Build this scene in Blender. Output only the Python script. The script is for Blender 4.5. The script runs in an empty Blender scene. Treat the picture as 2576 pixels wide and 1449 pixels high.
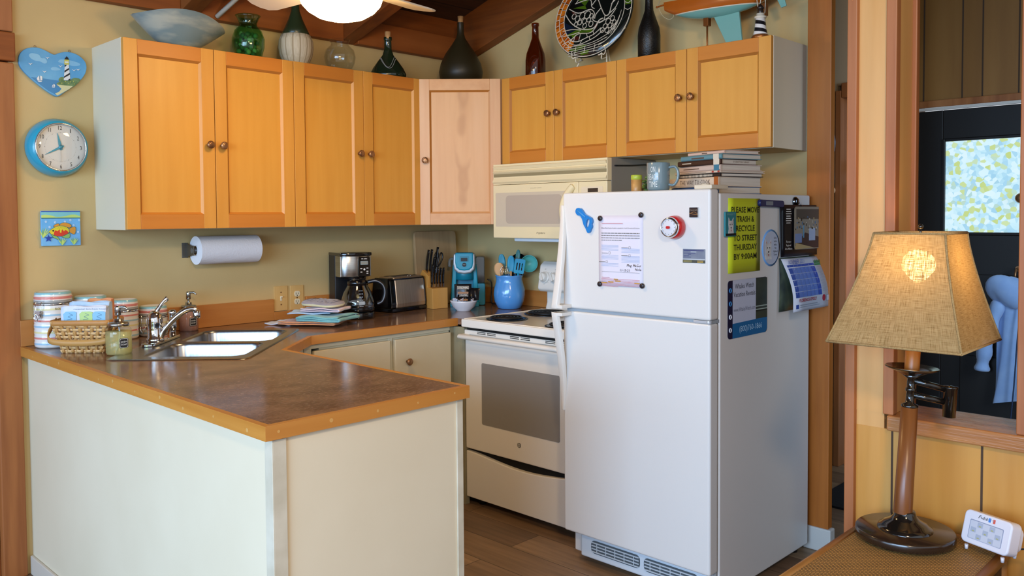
import bpy, bmesh, math, random
from math import sin, cos, pi, radians, sqrt
from mathutils import Vector, Matrix

SC = bpy.context.scene
COL = SC.collection

# ---------------------------------------------------------------- camera, sky, light, exposure
cam_data = bpy.data.cameras.new('camera')
cam = bpy.data.objects.new('camera', cam_data)
COL.objects.link(cam)
SC.camera = cam
_yaw, _pitch, _roll = .7697, -.0369, -.0068
_f = Vector((cos(_pitch)*cos(_yaw), cos(_pitch)*sin(_yaw), sin(_pitch)))
_r = Vector((sin(_yaw), -cos(_yaw), 0)); _u = _r.cross(_f)
_r2 = cos(_roll)*_r + sin(_roll)*_u; _u2 = -sin(_roll)*_r + cos(_roll)*_u
_m = Matrix((( _r2.x, _u2.x, -_f.x), (_r2.y, _u2.y, -_f.y), (_r2.z, _u2.z, -_f.z))).to_4x4()
_m.translation = Vector((-3.471, -3.7273, 1.4229))
cam.matrix_world = _m
cam_data.sensor_width = 36.0
cam_data.lens = 2132.89/2576*36
cam_data.shift_x = 1.48/2576
cam_data.shift_y = -104.03/2576
cam_data.clip_start = .02

world = bpy.data.worlds.new('daylight'); SC.world = world
world.use_nodes = True
_bg = world.node_tree.nodes['Background']
_bg.inputs[0].default_value = (.86, .92, 1.0, 1)
_bg.inputs[1].default_value = .68

def area_light(name, loc, target, sx, sy, power, col):
    d = bpy.data.lights.new(name, 'AREA'); d.shape = 'RECTANGLE'; d.size = sx; d.size_y = sy
    d.energy = power; d.color = col
    o = bpy.data.objects.new(name, d); COL.objects.link(o); o.location = loc
    d.spread = radians(100)
    o.rotation_euler = (Vector(target)-Vector(loc)).to_track_quat('-Z', 'Y').to_euler()
    return o
# daylight of the big living-room windows to the left of and behind the camera
area_light('window_light_left', (-6.2, -3.5, 1.75), (-1.2, -1.6, .10), 3.0, 1.5, 52, (.42, .66, 1.0))
area_light('window_light_far_left', (-6.6, -1.2, 1.3), (0, -1.4, .7), 2.4, 1.4, 14, (.42, .68, 1.0))
# added cool fill for the hall and the sweater, its source unseen
area_light('entry_fill_light', (.15, -4.45, 1.7), (1.75, -2.2, 1.0), 1.0, 1.5, 14, (.62, .80, 1.0))
# the living room's own ceiling lamp, behind and above the camera
_ld = bpy.data.lights.new('living_room_lamp', 'POINT'); _ld.energy = 85; _ld.color = (1.0, .72, .42); _ld.shadow_soft_size = .14
_lo = bpy.data.objects.new('living_room_lamp', _ld); COL.objects.link(_lo); _lo.location = (-3.5, -4.3, 2.45)

SC.view_settings.view_transform = 'Standard'
SC.view_settings.look = 'None'
SC.view_settings.gamma = 1.0
SC.view_settings.exposure = 0.66
SC.view_settings.use_curve_mapping = False
SC.cycles.use_denoising = True
SC.cycles.max_bounces = 10
SC.cycles.transmission_bounces = 10
SC.cycles.transparent_max_bounces = 12
SC.cycles.caustics_reflective = False
SC.cycles.caustics_refractive = False

# ---------------------------------------------------------------- helpers: colour and materials
def lin(c):
    if isinstance(c, str):
        c = c.lstrip('#'); c = [int(c[i:i+2], 16) for i in (0, 2, 4)]
    out = []
    for v in c:
        v /= 255.0
        out.append(v/12.92 if v <= .04045 else ((v+.055)/1.055)**2.4)
    return (*out, 1)

MATS = {}
def M(name, c1, c2=None, scale=(1, 1, 1), nscale=5, detail=4, lo=.35, hi=.65, rough=.5, metal=0, bump=0, bscale=300,
      bvec=(1, 1, 1), trans=0, ior=1.45, coat=0, emit=None, estr=0, alpha=1, spec=.5, sheen=0, c3=None, s3=None, n3=3, l3=.5, h3=.7, coord='Object', aniso=0):
    if name in MATS: return MATS[name]
    m = bpy.data.materials.new(name); m.use_nodes = True
    nt = m.node_tree; N = nt.nodes; L = nt.links
    b = N['Principled BSDF']
    b.inputs['Base Color'].default_value = lin(c1)
    b.inputs['Roughness'].default_value = rough
    b.inputs['Metallic'].default_value = metal
    b.inputs['Transmission Weight'].default_value = trans
    b.inputs['IOR'].default_value = ior
    b.inputs['Coat Weight'].default_value = coat
    b.inputs['Coat Roughness'].default_value = .08
    b.inputs['Specular IOR Level'].default_value = spec
    b.inputs['Sheen Weight'].default_value = sheen
    b.inputs['Alpha'].default_value = alpha
    if aniso: b.inputs['Anisotropic'].default_value = aniso
    if emit is not None:
        b.inputs['Emission Color'].default_value = lin(emit); b.inputs['Emission Strength'].default_value = estr
    tc = None
    def coords(sc):
        nonlocal tc
        if tc is None:
            tc = N.new('ShaderNodeTexCoord')
        mp = N.new('ShaderNodeMapping'); mp.inputs['Scale'].default_value = sc
        L.new(tc.outputs[coord], mp.inputs['Vector'])
        return mp.outputs['Vector']
    def noise(sc, ns, det, lo, hi):
        n = N.new('ShaderNodeTexNoise'); n.inputs['Scale'].default_value = ns; n.inputs['Detail'].default_value = det
        L.new(coords(sc), n.inputs['Vector'])
        r = N.new('ShaderNodeMapRange'); r.inputs['From Min'].default_value = lo; r.inputs['From Max'].default_value = hi
        L.new(n.outputs['Fac'], r.inputs['Value'])
        return r.outputs['Result']
    last = None
    if c2 is not None:
        f = noise(scale, nscale, detail, lo, hi)
        mx = N.new('ShaderNodeMix'); mx.data_type = 'RGBA'
        mx.inputs['A'].default_value = lin(c1); mx.inputs['B'].default_value = lin(c2)
        L.new(f, mx.inputs['Factor']); last = mx.outputs['Result']
        if c3 is not None:
            f = noise(s3 or scale, n3, 5, l3, h3)
            m2 = N.new('ShaderNodeMix'); m2.data_type = 'RGBA'
            L.new(last, m2.inputs['A']); m2.inputs['B'].default_value = lin(c3)
            L.new(f, m2.inputs['Factor']); last = m2.outputs['Result']
        L.new(last, b.inputs['Base Color'])
    if bump:
        n = N.new('ShaderNodeTexNoise'); n.inputs['Scale'].default_value = bscale; n.inputs['Detail'].default_value = 2
        L.new(coords(bvec), n.inputs['Vector'])
        bp = N.new('ShaderNodeBump'); bp.inputs['Strength'].default_value = bump; bp.inputs['Distance'].default_value = .002
        L.new(n.outputs['Fac'], bp.inputs['Height']); L.new(bp.outputs['Normal'], b.inputs['Normal'])
    MATS[name] = m
    return m

def wood(name, c1, c2, axis='z', c3=None, rough=.42, fine=1.0, coat=0, bump=.05):
    st = {'x': (.6, 9, 9), 'y': (9, .6, 9), 'z': (9, 9, .6)}[axis]
    st = tuple(v*fine for v in st)
    s3 = {'x': (.35, 3, 3), 'y': (3, .35, 3), 'z': (3, 3, .35)}[axis]
    bv = {'x': (.03, 1, 1), 'y': (1, .03, 1), 'z': (1, 1, .03)}[axis]
    return M(name, c1, c2, scale=st, nscale=3.5, detail=7, lo=.33, hi=.68, rough=rough, c3=c3, s3=s3, n3=2.2, l3=.5, h3=.8, coat=coat, bump=bump, bscale=260, bvec=bv)

def thin_glass(name, tint='#ffffff', refl=.10, rough=.02, body=0.0, bodycol='#888888'):
    """a thin clear wall: lets light straight through and mirrors a little, more at grazing angles"""
    if name in MATS: return MATS[name]
    m = bpy.data.materials.new(name); m.use_nodes = True; nt = m.node_tree; N = nt.nodes; L = nt.links
    for n in list(N): N.remove(n)
    out = N.new('ShaderNodeOutputMaterial'); tr = N.new('ShaderNodeBsdfTransparent'); tr.inputs['Color'].default_value = lin(tint)
    gl = N.new('ShaderNodeBsdfGlossy'); gl.inputs['Roughness'].default_value = rough
    lw = N.new('ShaderNodeLayerWeight'); lw.inputs['Blend'].default_value = .25
    mr = N.new('ShaderNodeMapRange'); mr.inputs['To Min'].default_value = refl*.5; mr.inputs['To Max'].default_value = min(1, refl*4.5); L.new(lw.outputs['Facing'], mr.inputs['Value'])
    ms = N.new('ShaderNodeMixShader'); L.new(mr.outputs['Result'], ms.inputs[0]); L.new(tr.outputs[0], ms.inputs[1]); L.new(gl.outputs[0], ms.inputs[2])
    last = ms
    if body:
        df = N.new('ShaderNodeBsdfDiffuse'); df.inputs['Color'].default_value = lin(bodycol)
        m2 = N.new('ShaderNodeMixShader'); m2.inputs[0].default_value = body; L.new(ms.outputs[0], m2.inputs[1]); L.new(df.outputs[0], m2.inputs[2]); last = m2
    L.new(last.outputs[0], out.inputs['Surface']); MATS[name] = m
    return m

# ---------------------------------------------------------------- helpers: shapes (all add to a bmesh)
def new(): return bmesh.new()
I4 = Matrix.Identity(4)
def T(x, y, z): return Matrix.Translation((x, y, z))
def RX(a): return Matrix.Rotation(a, 4, 'X')
def RY(a): return Matrix.Rotation(a, 4, 'Y')
def RZ(a): return Matrix.Rotation(a, 4, 'Z')
def SCL(x, y, z): return Matrix.Diagonal((x, y, z, 1))

def face(bm, vs, mi=0, smooth=False):
    try:
        f = bm.faces.new(vs); f.material_index = mi; f.smooth = smooth
        return f
    except ValueError:
        return None

def box(bm, lo, hi, mi=0, X=I4):
    (x0, y0, z0), (x1, y1, z1) = lo, hi
    v = [bm.verts.new(X @ Vector(p)) for p in ((x0,y0,z0),(x1,y0,z0),(x1,y1,z0),(x0,y1,z0),(x0,y0,z1),(x1,y0,z1),(x1,y1,z1),(x0,y1,z1))]
    for q in ((0,3,2,1),(4,5,6,7),(0,1,5,4),(1,2,6,5),(2,3,7,6),(3,0,4,7)):
        face(bm, [v[i] for i in q], mi)
    return bm

def prism(bm, pts, depth, X=I4, mi=0, smooth=False):
    """outline in local XY extruded along +Z by depth"""
    a = sum(pts[i][0]*pts[(i+1) % len(pts)][1]-pts[(i+1) % len(pts)][0]*pts[i][1] for i in range(len(pts)))
    if a < 0: pts = pts[::-1]
    n = len(pts)
    b = [bm.verts.new(X @ Vector((p[0], p[1], 0))) for p in pts]
    t = [bm.verts.new(X @ Vector((p[0], p[1], depth))) for p in pts]
    face(bm, b[::-1], mi); face(bm, t, mi)
    for i in range(n):
        face(bm, [b[i], b[(i+1) % n], t[(i+1) % n], t[i]], mi, smooth)
    return bm

def lathe(bm, prof, seg=32, X=I4, mi=0, smooth=True, close=True, sx=1, sy=1, mats=None):
    """profile [(r,z)...] around Z"""
    rings = []
    for r, z in prof:
        if r < 1e-6: rings.append([bm.verts.new(X @ Vector((0, 0, z)))])
        else: rings.append([bm.verts.new(X @ Vector((r*sx*cos(2*pi*k/seg), r*sy*sin(2*pi*k/seg), z))) for k in range(seg)])
    for i in range(len(rings)-1):
        a, b = rings[i], rings[i+1]
        m_ = mats[i] if mats else mi
        for k in range(seg):
            k2 = (k+1) % seg
            if len(a) == 1 and len(b) == 1: continue
            if len(a) == 1: face(bm, [a[0], b[k2], b[k]], m_, smooth)
            elif len(b) == 1: face(bm, [a[k], a[k2], b[0]], m_, smooth)
            else: face(bm, [a[k], a[k2], b[k2], b[k]], m_, smooth)
    if close:
        if len(rings[0]) > 1: face(bm, rings[0][::-1], mats[0] if mats else mi)
        if len(rings[-1]) > 1: face(bm, rings[-1], mats[-1] if mats else mi)
    return bm

def tube(bm, pts, rad, seg=10, X=I4, mi=0, caps=True, flat=1.0, closed=False):
    pts = [Vector(p) for p in pts]; n = len(pts)
    rr = rad if isinstance(rad, (list, tuple)) else [rad]*n
    tg = []
    for i in range(n):
        if closed: d = pts[(i+1) % n]-pts[i-1]
        else: d = pts[min(i+1, n-1)]-pts[max(i-1, 0)]
        tg.append(d.normalized() if d.length > 1e-9 else Vector((0, 0, 1)))
    up = Vector((0, 0, 1)) if abs(tg[0].z) < .9 else Vector((1, 0, 0))
    nrm = (up - tg[0]*up.dot(tg[0])).normalized()
    rings = []
    for i in range(n):
        nrm = (nrm - tg[i]*nrm.dot(tg[i]))
        nrm = nrm.normalized() if nrm.length > 1e-9 else tg[i].orthogonal().normalized()
        bi = tg[i].cross(nrm)
        rings.append([bm.verts.new(X @ (pts[i] + (nrm*cos(2*pi*k/seg)*flat + bi*sin(2*pi*k/seg))*rr[i])) for k in range(seg)])
    for i in range(n if closed else n-1):
        a, b = rings[i], rings[(i+1) % n]
        for k in range(seg):
            face(bm, [a[k], a[(k+1) % seg], b[(k+1) % seg], b[k]], mi, True)
    if caps and not closed:
        face(bm, rings[0][::-1], mi); face(bm, rings[-1], mi)
    return bm

def ball(bm, c, r, X=I4, mi=0, seg=16, rings=10, s=(1, 1, 1)):
    prof = [(r*sin(pi*i/rings), -r*cos(pi*i/rings)) for i in range(rings+1)]
    prof[0] = (0, -r); prof[-1] = (0, r)
    return lathe(bm, prof, seg, X @ T(*c) @ SCL(*s), mi)

def smooth_pts(pts, n=6, closed=False):
    """Catmull-Rom through points"""
    pts = [Vector(p) for p in pts]; out = []; m = len(pts)
    rng = range(m) if closed else range(m-1)
    for i in rng:
        if closed: p0, p1, p2, p3 = pts[i-1], pts[i], pts[(i+1) % m], pts[(i+2) % m]
        else: p0, p1, p2, p3 = pts[max(i-1, 0)], pts[i], pts[i+1], pts[min(i+2, m-1)]
        for k in range(n):
            t = k/n
            out.append(.5*((2*p1)+(-p0+p2)*t+(2*p0-5*p1+4*p2-p3)*t*t+(-p0+3*p1-3*p2+p3)*t**3))
    if not closed: out.append(pts[-1])
    return out

def rrect(w, h, r, n=5, cx=0, cy=0):
    pts = []
    for (x, y, a0) in ((w/2-r, h/2-r, 0), (-w/2+r, h/2-r, 90), (-w/2+r, -h/2+r, 180), (w/2-r, -h/2+r, 270)):
        for k in range(n+1):
            a = radians(a0+90*k/n)
            pts.append((cx+x+r*cos(a), cy+y+r*sin(a)))
    return pts

def circ(r, n=24, cx=0, cy=0, sx=1, sy=1): return [(cx+r*sx*cos(2*pi*k/n), cy+r*sy*sin(2*pi*k/n)) for k in range(n)]

def grid(bm, fn, nu, nv, mi=0, smooth=True, X=I4, mfn=None):
    vs = [[bm.verts.new(X @ Vector(fn(i/nu, j/nv))) for j in range(nv+1)] for i in range(nu+1)]
    for i in range(nu):
        for j in range(nv):
            face(bm, [vs[i][j], vs[i+1][j], vs[i+1][j+1], vs[i][j+1]], mfn(i/nu, j/nv) if mfn else mi, smooth)
    return bm

def text(bm, s, X=I4, w=None, h=.01, mi=0, ext=.0002, shear=0, bold=0, align='CENTER', space=1.0, res=2):
    """letters in local XY facing +Z, baseline at y=0, stretched to width w and capital height h"""
    cu = bpy.data.curves.new('tmp_text', 'FONT'); cu.body = s; cu.size = 1; cu.extrude = 0; cu.shear = shear; cu.offset = bold
    cu.align_x = align; cu.space_character = space; cu.resolution_u = res
    ob = bpy.data.objects.new('tmp_text', cu)
    me = ob.to_mesh()
    if len(me.vertices):
        xs = [v.co.x for v in me.vertices]
        sy = h/.69
        sx = (w/(max(xs)-min(xs))) if w else sy
        off = -(max(xs)+min(xs))/2*sx if align == 'CENTER' else -min(xs)*sx
        vs = [bm.verts.new(X @ Vector((v.co.x*sx+off, v.co.y*sy, ext))) for v in me.vertices]
        for p in me.polygons:
            face(bm, [vs[i] for i in p.vertices], mi)
    ob.to_mesh_clear(); bpy.data.objects.remove(ob); bpy.data.curves.remove(cu)
    return bm

# ---------------------------------------------------------------- helpers: objects
def obj(name, bm, mats, parent=None, bevel=0, label=None, seg=2, subsurf=0, solid=0):
    me = bpy.data.meshes.new(name)
    bm.normal_update(); bm.to_mesh(me); bm.free()
    for m in (mats if isinstance(mats, (list, tuple)) else [mats]): me.materials.append(m)
    o = bpy.data.objects.new(name, me); COL.objects.link(o)
    if parent is not None: o.parent = parent
    if solid:
        md = o.modifiers.new('thickness', 'SOLIDIFY'); md.thickness = solid; md.offset = 0
    if bevel:
        md = o.modifiers.new('bevel', 'BEVEL'); md.width = bevel; md.segments = seg; md.limit_method = 'ANGLE'; md.angle_limit = radians(40)
        md.harden_normals = False
    if subsurf:
        md = o.modifiers.new('subdivision', 'SUBSURF'); md.levels = subsurf; md.render_levels = subsurf
    if label: o['label'] = label
    return o

def tag(o, label, cat, group=None, loc=None, rz=None):
    o['label'] = label; o['category'] = cat
    if group: o['group'] = group
    if loc is not None: o.location = loc
    if rz is not None: o.rotation_euler = (0, 0, rz)
    return o

def thing(name, label, cat, loc=(0, 0, 0), rz=0, group=None):
    o = bpy.data.objects.new(name, None); COL.objects.link(o); o.empty_display_size = .05
    return tag(o, label, cat, group, loc, rz)

def struct(name, bm, mats, bevel=0, parent=None):
    o = obj(name, bm, mats, parent, bevel)
    if parent is None: o['kind'] = 'structure'
    return o

def dup(src, label=None, loc=None, rz=None, group=None):
    """a copy of a thing with copies of its parts and their sub-parts"""
    r = src.copy(); COL.objects.link(r)
    if label: r['label'] = label
    if loc is not None: r.location = loc
    if rz is not None: r.rotation_euler = (0, 0, rz)
    if group: r['group'] = group
    for ch in list(src.children):
        c = ch.copy(); COL.objects.link(c); c.parent = r
        for g in list(ch.children):
            d = g.copy(); COL.objects.link(d); d.parent = c
    return r

R90 = -pi/2      # things on the stove wall: local -Y faces world -X
# ---------------------------------------------------------------- materials of the place
wall_paint = M('wall_paint_tan', '#ccb27c', '#c4aa74', nscale=2.5, lo=.3, hi=.7, rough=.75, bump=.12, bscale=140)
hall_paint = M('hall_paint', '#b3a084', rough=.8)
cream_paint = M('cream_paint', '#e2d6ba', '#dccfb2', nscale=2, rough=.5, bump=.1, bscale=60)
white_melamine = M('white_melamine', '#dcd2b8', rough=.45)
maple_v = wood('maple_upright', '#d2923c', '#d89944', 'z', c3='#cb8a36')
maple_h = wood('maple_rail', '#c97d2e', '#c2762a', 'x', c3='#cf8738')
maple_p = wood('maple_panel', '#da9c42', '#d5963c', 'z', c3='#d08f38')
pink_v = wood('pale_maple_upright', '#d9a878', '#d29c6c', 'z', c3='#e0b488')
pink_h = wood('pale_maple_rail', '#d8a06a', '#d09660', 'x', c3='#dcaa78')
def cathedral():
    m = wood('pale_maple_panel', '#dca872', '#d6a06a', 'z', c3='#e0b080', fine=1.0)
    nt = m.node_tree; N = nt.nodes; L = nt.links; b = N['Principled BSDF']; src = b.inputs['Base Color'].links[0].from_socket
    tc = N.new('ShaderNodeTexCoord'); sp = N.new('ShaderNodeSeparateXYZ'); L.new(tc.outputs['Object'], sp.inputs[0])
    def mth(op, a, bb, c=None):
        n = N.new('ShaderNodeMath'); n.operation = op
        for i, v in enumerate((a, bb, c)):
            if v is None: continue
            if isinstance(v, (int, float)): n.inputs[i].default_value = v
            else: L.new(v, n.inputs[i])
        return n.outputs[0]
    u = mth('MULTIPLY', mth('SUBTRACT', sp.outputs['X'], sp.outputs['Y']), .7071)
    nz = N.new('ShaderNodeTexNoise'); nz.inputs['Scale'].default_value = 5; L.new(tc.outputs['Object'], nz.inputs['Vector'])
    ph = mth('ADD', mth('MULTIPLY_ADD', mth('MULTIPLY', u, u), 260, mth('MULTIPLY', sp.outputs['Z'], -2.6)), mth('MULTIPLY', nz.outputs['Fac'], 1.6))
    w = mth('POWER', mth('MULTIPLY_ADD', mth('SINE', mth('MULTIPLY', ph, 6.283), 0), .5, .5), 3)
    mask = mth('MAXIMUM', mth('SUBTRACT', 1.0, mth('MULTIPLY', mth('MULTIPLY', u, u), 420)), 0)
    mx = N.new('ShaderNodeMix'); mx.data_type = 'RGBA'; L.new(src, mx.inputs['A']); mx.inputs['B'].default_value = lin('#c08a56')
    L.new(mth('MULTIPLY', mth('MULTIPLY', w, mask), .75), mx.inputs['Factor']); L.new(mx.outputs['Result'], b.inputs['Base Color'])
    return m
pink_p = cathedral()
bead_shade = M('groove_shadow_wood', '#b0722f', rough=.6)
cab_under = M('cabinet_underside', '#b3a075', rough=.6)
bronze = M('antique_bronze', '#b0845c', '#80583a', scale=(1, 1, 1), nscale=30, rough=.34, metal=.75)
edge_wood_x = wood('counter_edge_oak_x', '#c0803a', '#b5732f', 'x', c3='#cc9048', rough=.35)
edge_wood_y = wood('counter_edge_oak_y', '#c88a3e', '#b97930', 'y', c3='#d29a50', rough=.35)
splash_x = wood('backsplash_oak_x', '#bf7f40', '#b07034', 'x', c3='#c88c4c', rough=.4)
splash_y = wood('backsplash_oak_y', '#bf7f40', '#b07034', 'y', c3='#c88c4c', rough=.4)
laminate = M('laminate_counter', '#8b6a53', '#65493a', scale=(1.0, 1.35, 1), nscale=9, detail=16, lo=.34, hi=.66, rough=.15, c3='#a08069', s3=(1.0, 2.2, 1), n3=60, l3=.46, h3=.80)
redwood_z = wood('redwood_post', '#a56534', '#8e5228', 'z', c3='#b87a48', rough=.5)
redwood_y = wood('redwood_rafter', '#854818', '#6a3610', 'y', c3='#925424', rough=.55)
redwood_x = wood('redwood_header', '#94501c', '#7c3f12', 'x', c3='#a05a26', rough=.55)
fir_z = wood('fir_trim', '#c06c24', '#ad5e1c', 'z', c3='#cc7c34', rough=.45)
fir_red = wood('stained_trim', '#a5673c', '#93582f', 'z', c3='#b27648', rough=.5)
ply = wood('birch_plywood', '#d2a160', '#c69252', 'z', c3='#dcb074', rough=.4, fine=.35)
ply_low = wood('birch_plywood_low', '#c79044', '#b77f36', 'z', c3='#d6a560', rough=.35, fine=.4)
dark_panel = wood('entry_panelling', '#97672f', '#875a28', 'z', c3='#9f7038', rough=.5, fine=.3)
groove_dark = M('panel_groove', '#4a3524', rough=.8)
sill_wood = wood('rough_fir_sill', '#a9703e', '#8a5630', 'y', c3='#bb8450', rough=.22, fine=1.6, bump=.4)
black_door = M('black_door_paint', '#1c1917', rough=.5, bump=.1)
trim_white = M('trim_white', '#d6cfc4', rough=.55)

def floor_material():
    m = bpy.data.materials.new('vinyl_plank_floor'); m.use_nodes = True
    nt = m.node_tree; N = nt.nodes; L = nt.links; b = N['Principled BSDF']
    tc = N.new('ShaderNodeTexCoord'); mp = N.new('ShaderNodeMapping')
    mp.inputs['Rotation'].default_value = (0, 0, pi/2)
    L.new(tc.outputs['Object'], mp.inputs['Vector'])
    br = N.new('ShaderNodeTexBrick'); br.offset = .37; br.offset_frequency = 2
    br.inputs['Scale'].default_value = 1; br.inputs['Brick Width'].default_value = 1.22; br.inputs['Row Height'].default_value = .18
    br.inputs['Mortar Size'].default_value = .0016; br.inputs['Mortar Smooth'].default_value = .1; br.inputs['Bias'].default_value = 0
    br.inputs['Color1'].default_value = lin('#9a7c5e'); br.inputs['Color2'].default_value = lin('#745a44'); br.inputs['Mortar'].default_value = lin('#3c2d20')
    L.new(mp.outputs['Vector'], br.inputs['Vector'])
    mp2 = N.new('ShaderNodeMapping'); mp2.inputs['Scale'].default_value = (10, .7, 1); L.new(tc.outputs['Object'], mp2.inputs['Vector'])
    nz = N.new('ShaderNodeTexNoise'); nz.inputs['Scale'].default_value = 3; nz.inputs['Detail'].default_value = 9; L.new(mp2.outputs['Vector'], nz.inputs['Vector'])
    mr = N.new('ShaderNodeMapRange'); mr.inputs['From Min'].default_value = .35; mr.inputs['From Max'].default_value = .7; mr.inputs['To Min'].default_value = .72; mr.inputs['To Max'].default_value = 1.2
    L.new(nz.outputs['Fac'], mr.inputs['Value'])
    mx = N.new('ShaderNodeMix'); mx.data_type = 'RGBA'; mx.blend_type = 'MULTIPLY'; mx.inputs['Factor'].default_value = 1
    L.new(br.outputs['Color'], mx.inputs['A']); L.new(mr.outputs['Result'], mx.inputs['B']); L.new(mx.outputs['Result'], b.inputs['Base Color'])
    b.inputs['Roughness'].default_value = .42
    return m

def plank_ceiling():
    m = bpy.data.materials.new('dark_plank_ceiling'); m.use_nodes = True
    nt = m.node_tree; N = nt.nodes; L = nt.links; b = N['Principled BSDF']
    tc = N.new('ShaderNodeTexCoord')
    br = N.new('ShaderNodeTexBrick'); br.offset = .5
    br.inputs['Scale'].default_value = 1; br.inputs['Brick Width'].default_value = 3.2; br.inputs['Row Height'].default_value = .14
    br.inputs['Mortar Size'].default_value = .004
    br.inputs['Color1'].default_value = lin('#56361f'); br.inputs['Color2'].default_value = lin('#452917'); br.inputs['Mortar'].default_value = lin('#1a0f08')
    L.new(tc.outputs['Object'], br.inputs['Vector'])
    mp2 = N.new('ShaderNodeMapping'); mp2.inputs['Scale'].default_value = (1, 9, 1); L.new(tc.outputs['Object'], mp2.inputs['Vector'])
    nz = N.new('ShaderNodeTexNoise'); nz.inputs['Scale'].default_value = 3.5; nz.inputs['Detail'].default_value = 8; L.new(mp2.outputs['Vector'], nz.inputs['Vector'])
    mr = N.new('ShaderNodeMapRange'); mr.inputs['From Min'].default_value = .3; mr.inputs['From Max'].default_value = .7; mr.inputs['To Min'].default_value = .55; mr.inputs['To Max'].default_value = 1.25
    L.new(nz.outputs['Fac'], mr.inputs['Value'])
    mx = N.new('ShaderNodeMix'); mx.data_type = 'RGBA'; mx.blend_type = 'MULTIPLY'; mx.inputs['Factor'].default_value = 1
    L.new(br.outputs['Color'], mx.inputs['A']); L.new(mr.outputs['Result'], mx.inputs['B']); L.new(mx.outputs['Result'], b.inputs['Base Color'])
    b.inputs['Roughness'].default_value = .7
    return m

# ---------------------------------------------------------------- the room shell
struct('floor', box(new(), (-7, -7.2, -.06), (3.2, 2.2, 0)), floor_material())
KS = .296                                   # slope of the roof: it rises away from the sink wall
def roof(y): return 2.3235 - KS*y           # underside of the rafters
struct('wall_back', box(new(), (-2.44, 0, 0), (.12, .12, 2.58)), wall_paint)
def gable(x0, x1, y0, y1, up=.26):
    bm = new()
    prism(bm, [(y0, 0), (y1, 0), (y1, roof(y1)+up), (y0, roof(y0)+up)], x1-x0, Matrix(((0,0,1,x0),(1,0,0,0),(0,1,0,0),(0,0,0,1))))
    return bm
struct('wall_right', gable(0, .12, -2.135, 0), wall_paint)
_bm = new(); box(_bm, (-.045, -2.238, .10), (-.005, -2.136, roof(-2.2)+.3))
struct('trim_1', _bm, fir_z, .003)
_bm = new(); box(_bm, (-.05, -2.25, 0), (-.002, -2.13, .1))
struct('baseboard_right', _bm, trim_white, .006)
# roof planks, rafters and the header above the sink wall
_bm = new()
prism(_bm, [(1.2, roof(1.2)+.24), (-7.2, roof(-7.2)+.24), (-7.2, roof(-7.2)+.30), (1.2, roof(1.2)+.30)], 10.2, Matrix(((0,0,1,-7),(1,0,0,0),(0,1,0,0),(0,0,0,1))))
struct('ceiling', _bm, plank_ceiling())
def rafter(n, x0, x1):
    bm = new()
    prism(bm, [(0.0, roof(0)), (-7, roof(-7)), (-7, roof(-7)+.245), (0.0, roof(0)+.245)], x1-x0, Matrix(((0,0,1,x0),(1,0,0,0),(0,1,0,0),(0,0,0,1))))
    struct(n, bm, redwood_y, .004)
rafter('trim_2', -.075, -.004); rafter('trim_3', -.905, -.815); rafter('trim_4', -1.765, -1.675)
for n, a, b in (('trim_5', -.815, -.075), ('trim_6', -1.675, -.905), ('trim_7', -2.43, -1.765)):
    struct(n, box(new(), (a, -.05, roof(0)), (b, -.001, roof(0)+.13)), redwood_x, .003)
struct('wall_back_top', box(new(), (-2.44, -.001, 2.45), (.12, .12, 2.75)), redwood_x)
# post and beam at the left end of the sink wall
_bm = new(); box(_bm, (-2.512, -.02, 0), (-2.4255, .12, 2.03)); box(_bm, (-2.545, .01, 0), (-2.5125, .12, 2.03))
struct('trim_8', _bm, redwood_z, .005)
_bm = new(); box(_bm, (-2.53, -.02, 2.15), (-2.4255, .12, 2.62))
struct('trim_9', _bm, fir_red, .004)
_bm = new(); box(_bm, (-3.4, -.035, 2.035), (-2.423, .10, 2.145))
struct('trim_10', _bm, redwood_x, .004)
struct('wall_left', box(new(), (-6.0, .14, 0), (-2.44, .2, 2.8)), redwood_z)

# partition with the tall pass-through, behind the lamp table
PX = -1.03
_bm = new()
box(_bm, (PX, -2.826, .855), (PX+.11, -2.748, 3.3), 0)
box(_bm, (PX, -2.826, 0), (PX+.11, -2.748, .813), 1)
box(_bm, (PX, -4.6, 0), (PX+.11, -2.826, .813), 1)
box(_bm, (PX, -4.6, .855), (PX+.11, -3.19, 3.3), 0)
box(_bm, (PX+.001, -2.826, .813), (PX+.11, -2.748, .855), 0)
for y in (-2.849, -3.078, -3.39):
    box(_bm, (PX-.0008, y-.0028, 0), (PX+.001, y+.0028, .813), 2)
struct('wall_partition', _bm, [ply, ply_low, groove_dark])
_bm = new(); box(_bm, (PX-.018, -2.748, 0), (PX+.13, -2.720, 3.3))
struct('trim_11', _bm, fir_red, .003)
_bm = new(); box(_bm, (PX-.012, -2.855, .856), (PX+.02, -2.826, 3.3))
struct('trim_12', _bm, fir_red, .003)
_bm = new(); box(_bm, (PX+.02, -2.850, .856), (PX+.125, -2.826, 3.3))
struct('trim_13', _bm, ply, .001)
_bm = new(); box(_bm, (PX+.125, -2.862, .856), (PX+.150, -2.78, 3.3))
struct('trim_14', _bm, fir_red, .003)
_bm = new(); box(_bm, (PX-.012, -3.192, .856), (PX+.12, -3.158, 3.3))
struct('trim_15', _bm, fir_red, .003)
_bm = new(); box(_bm, (PX-.022, -4.6, .813), (PX+.17, -2.840, .856))
struct('trim_16', _bm, sill_wood, .004)

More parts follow.
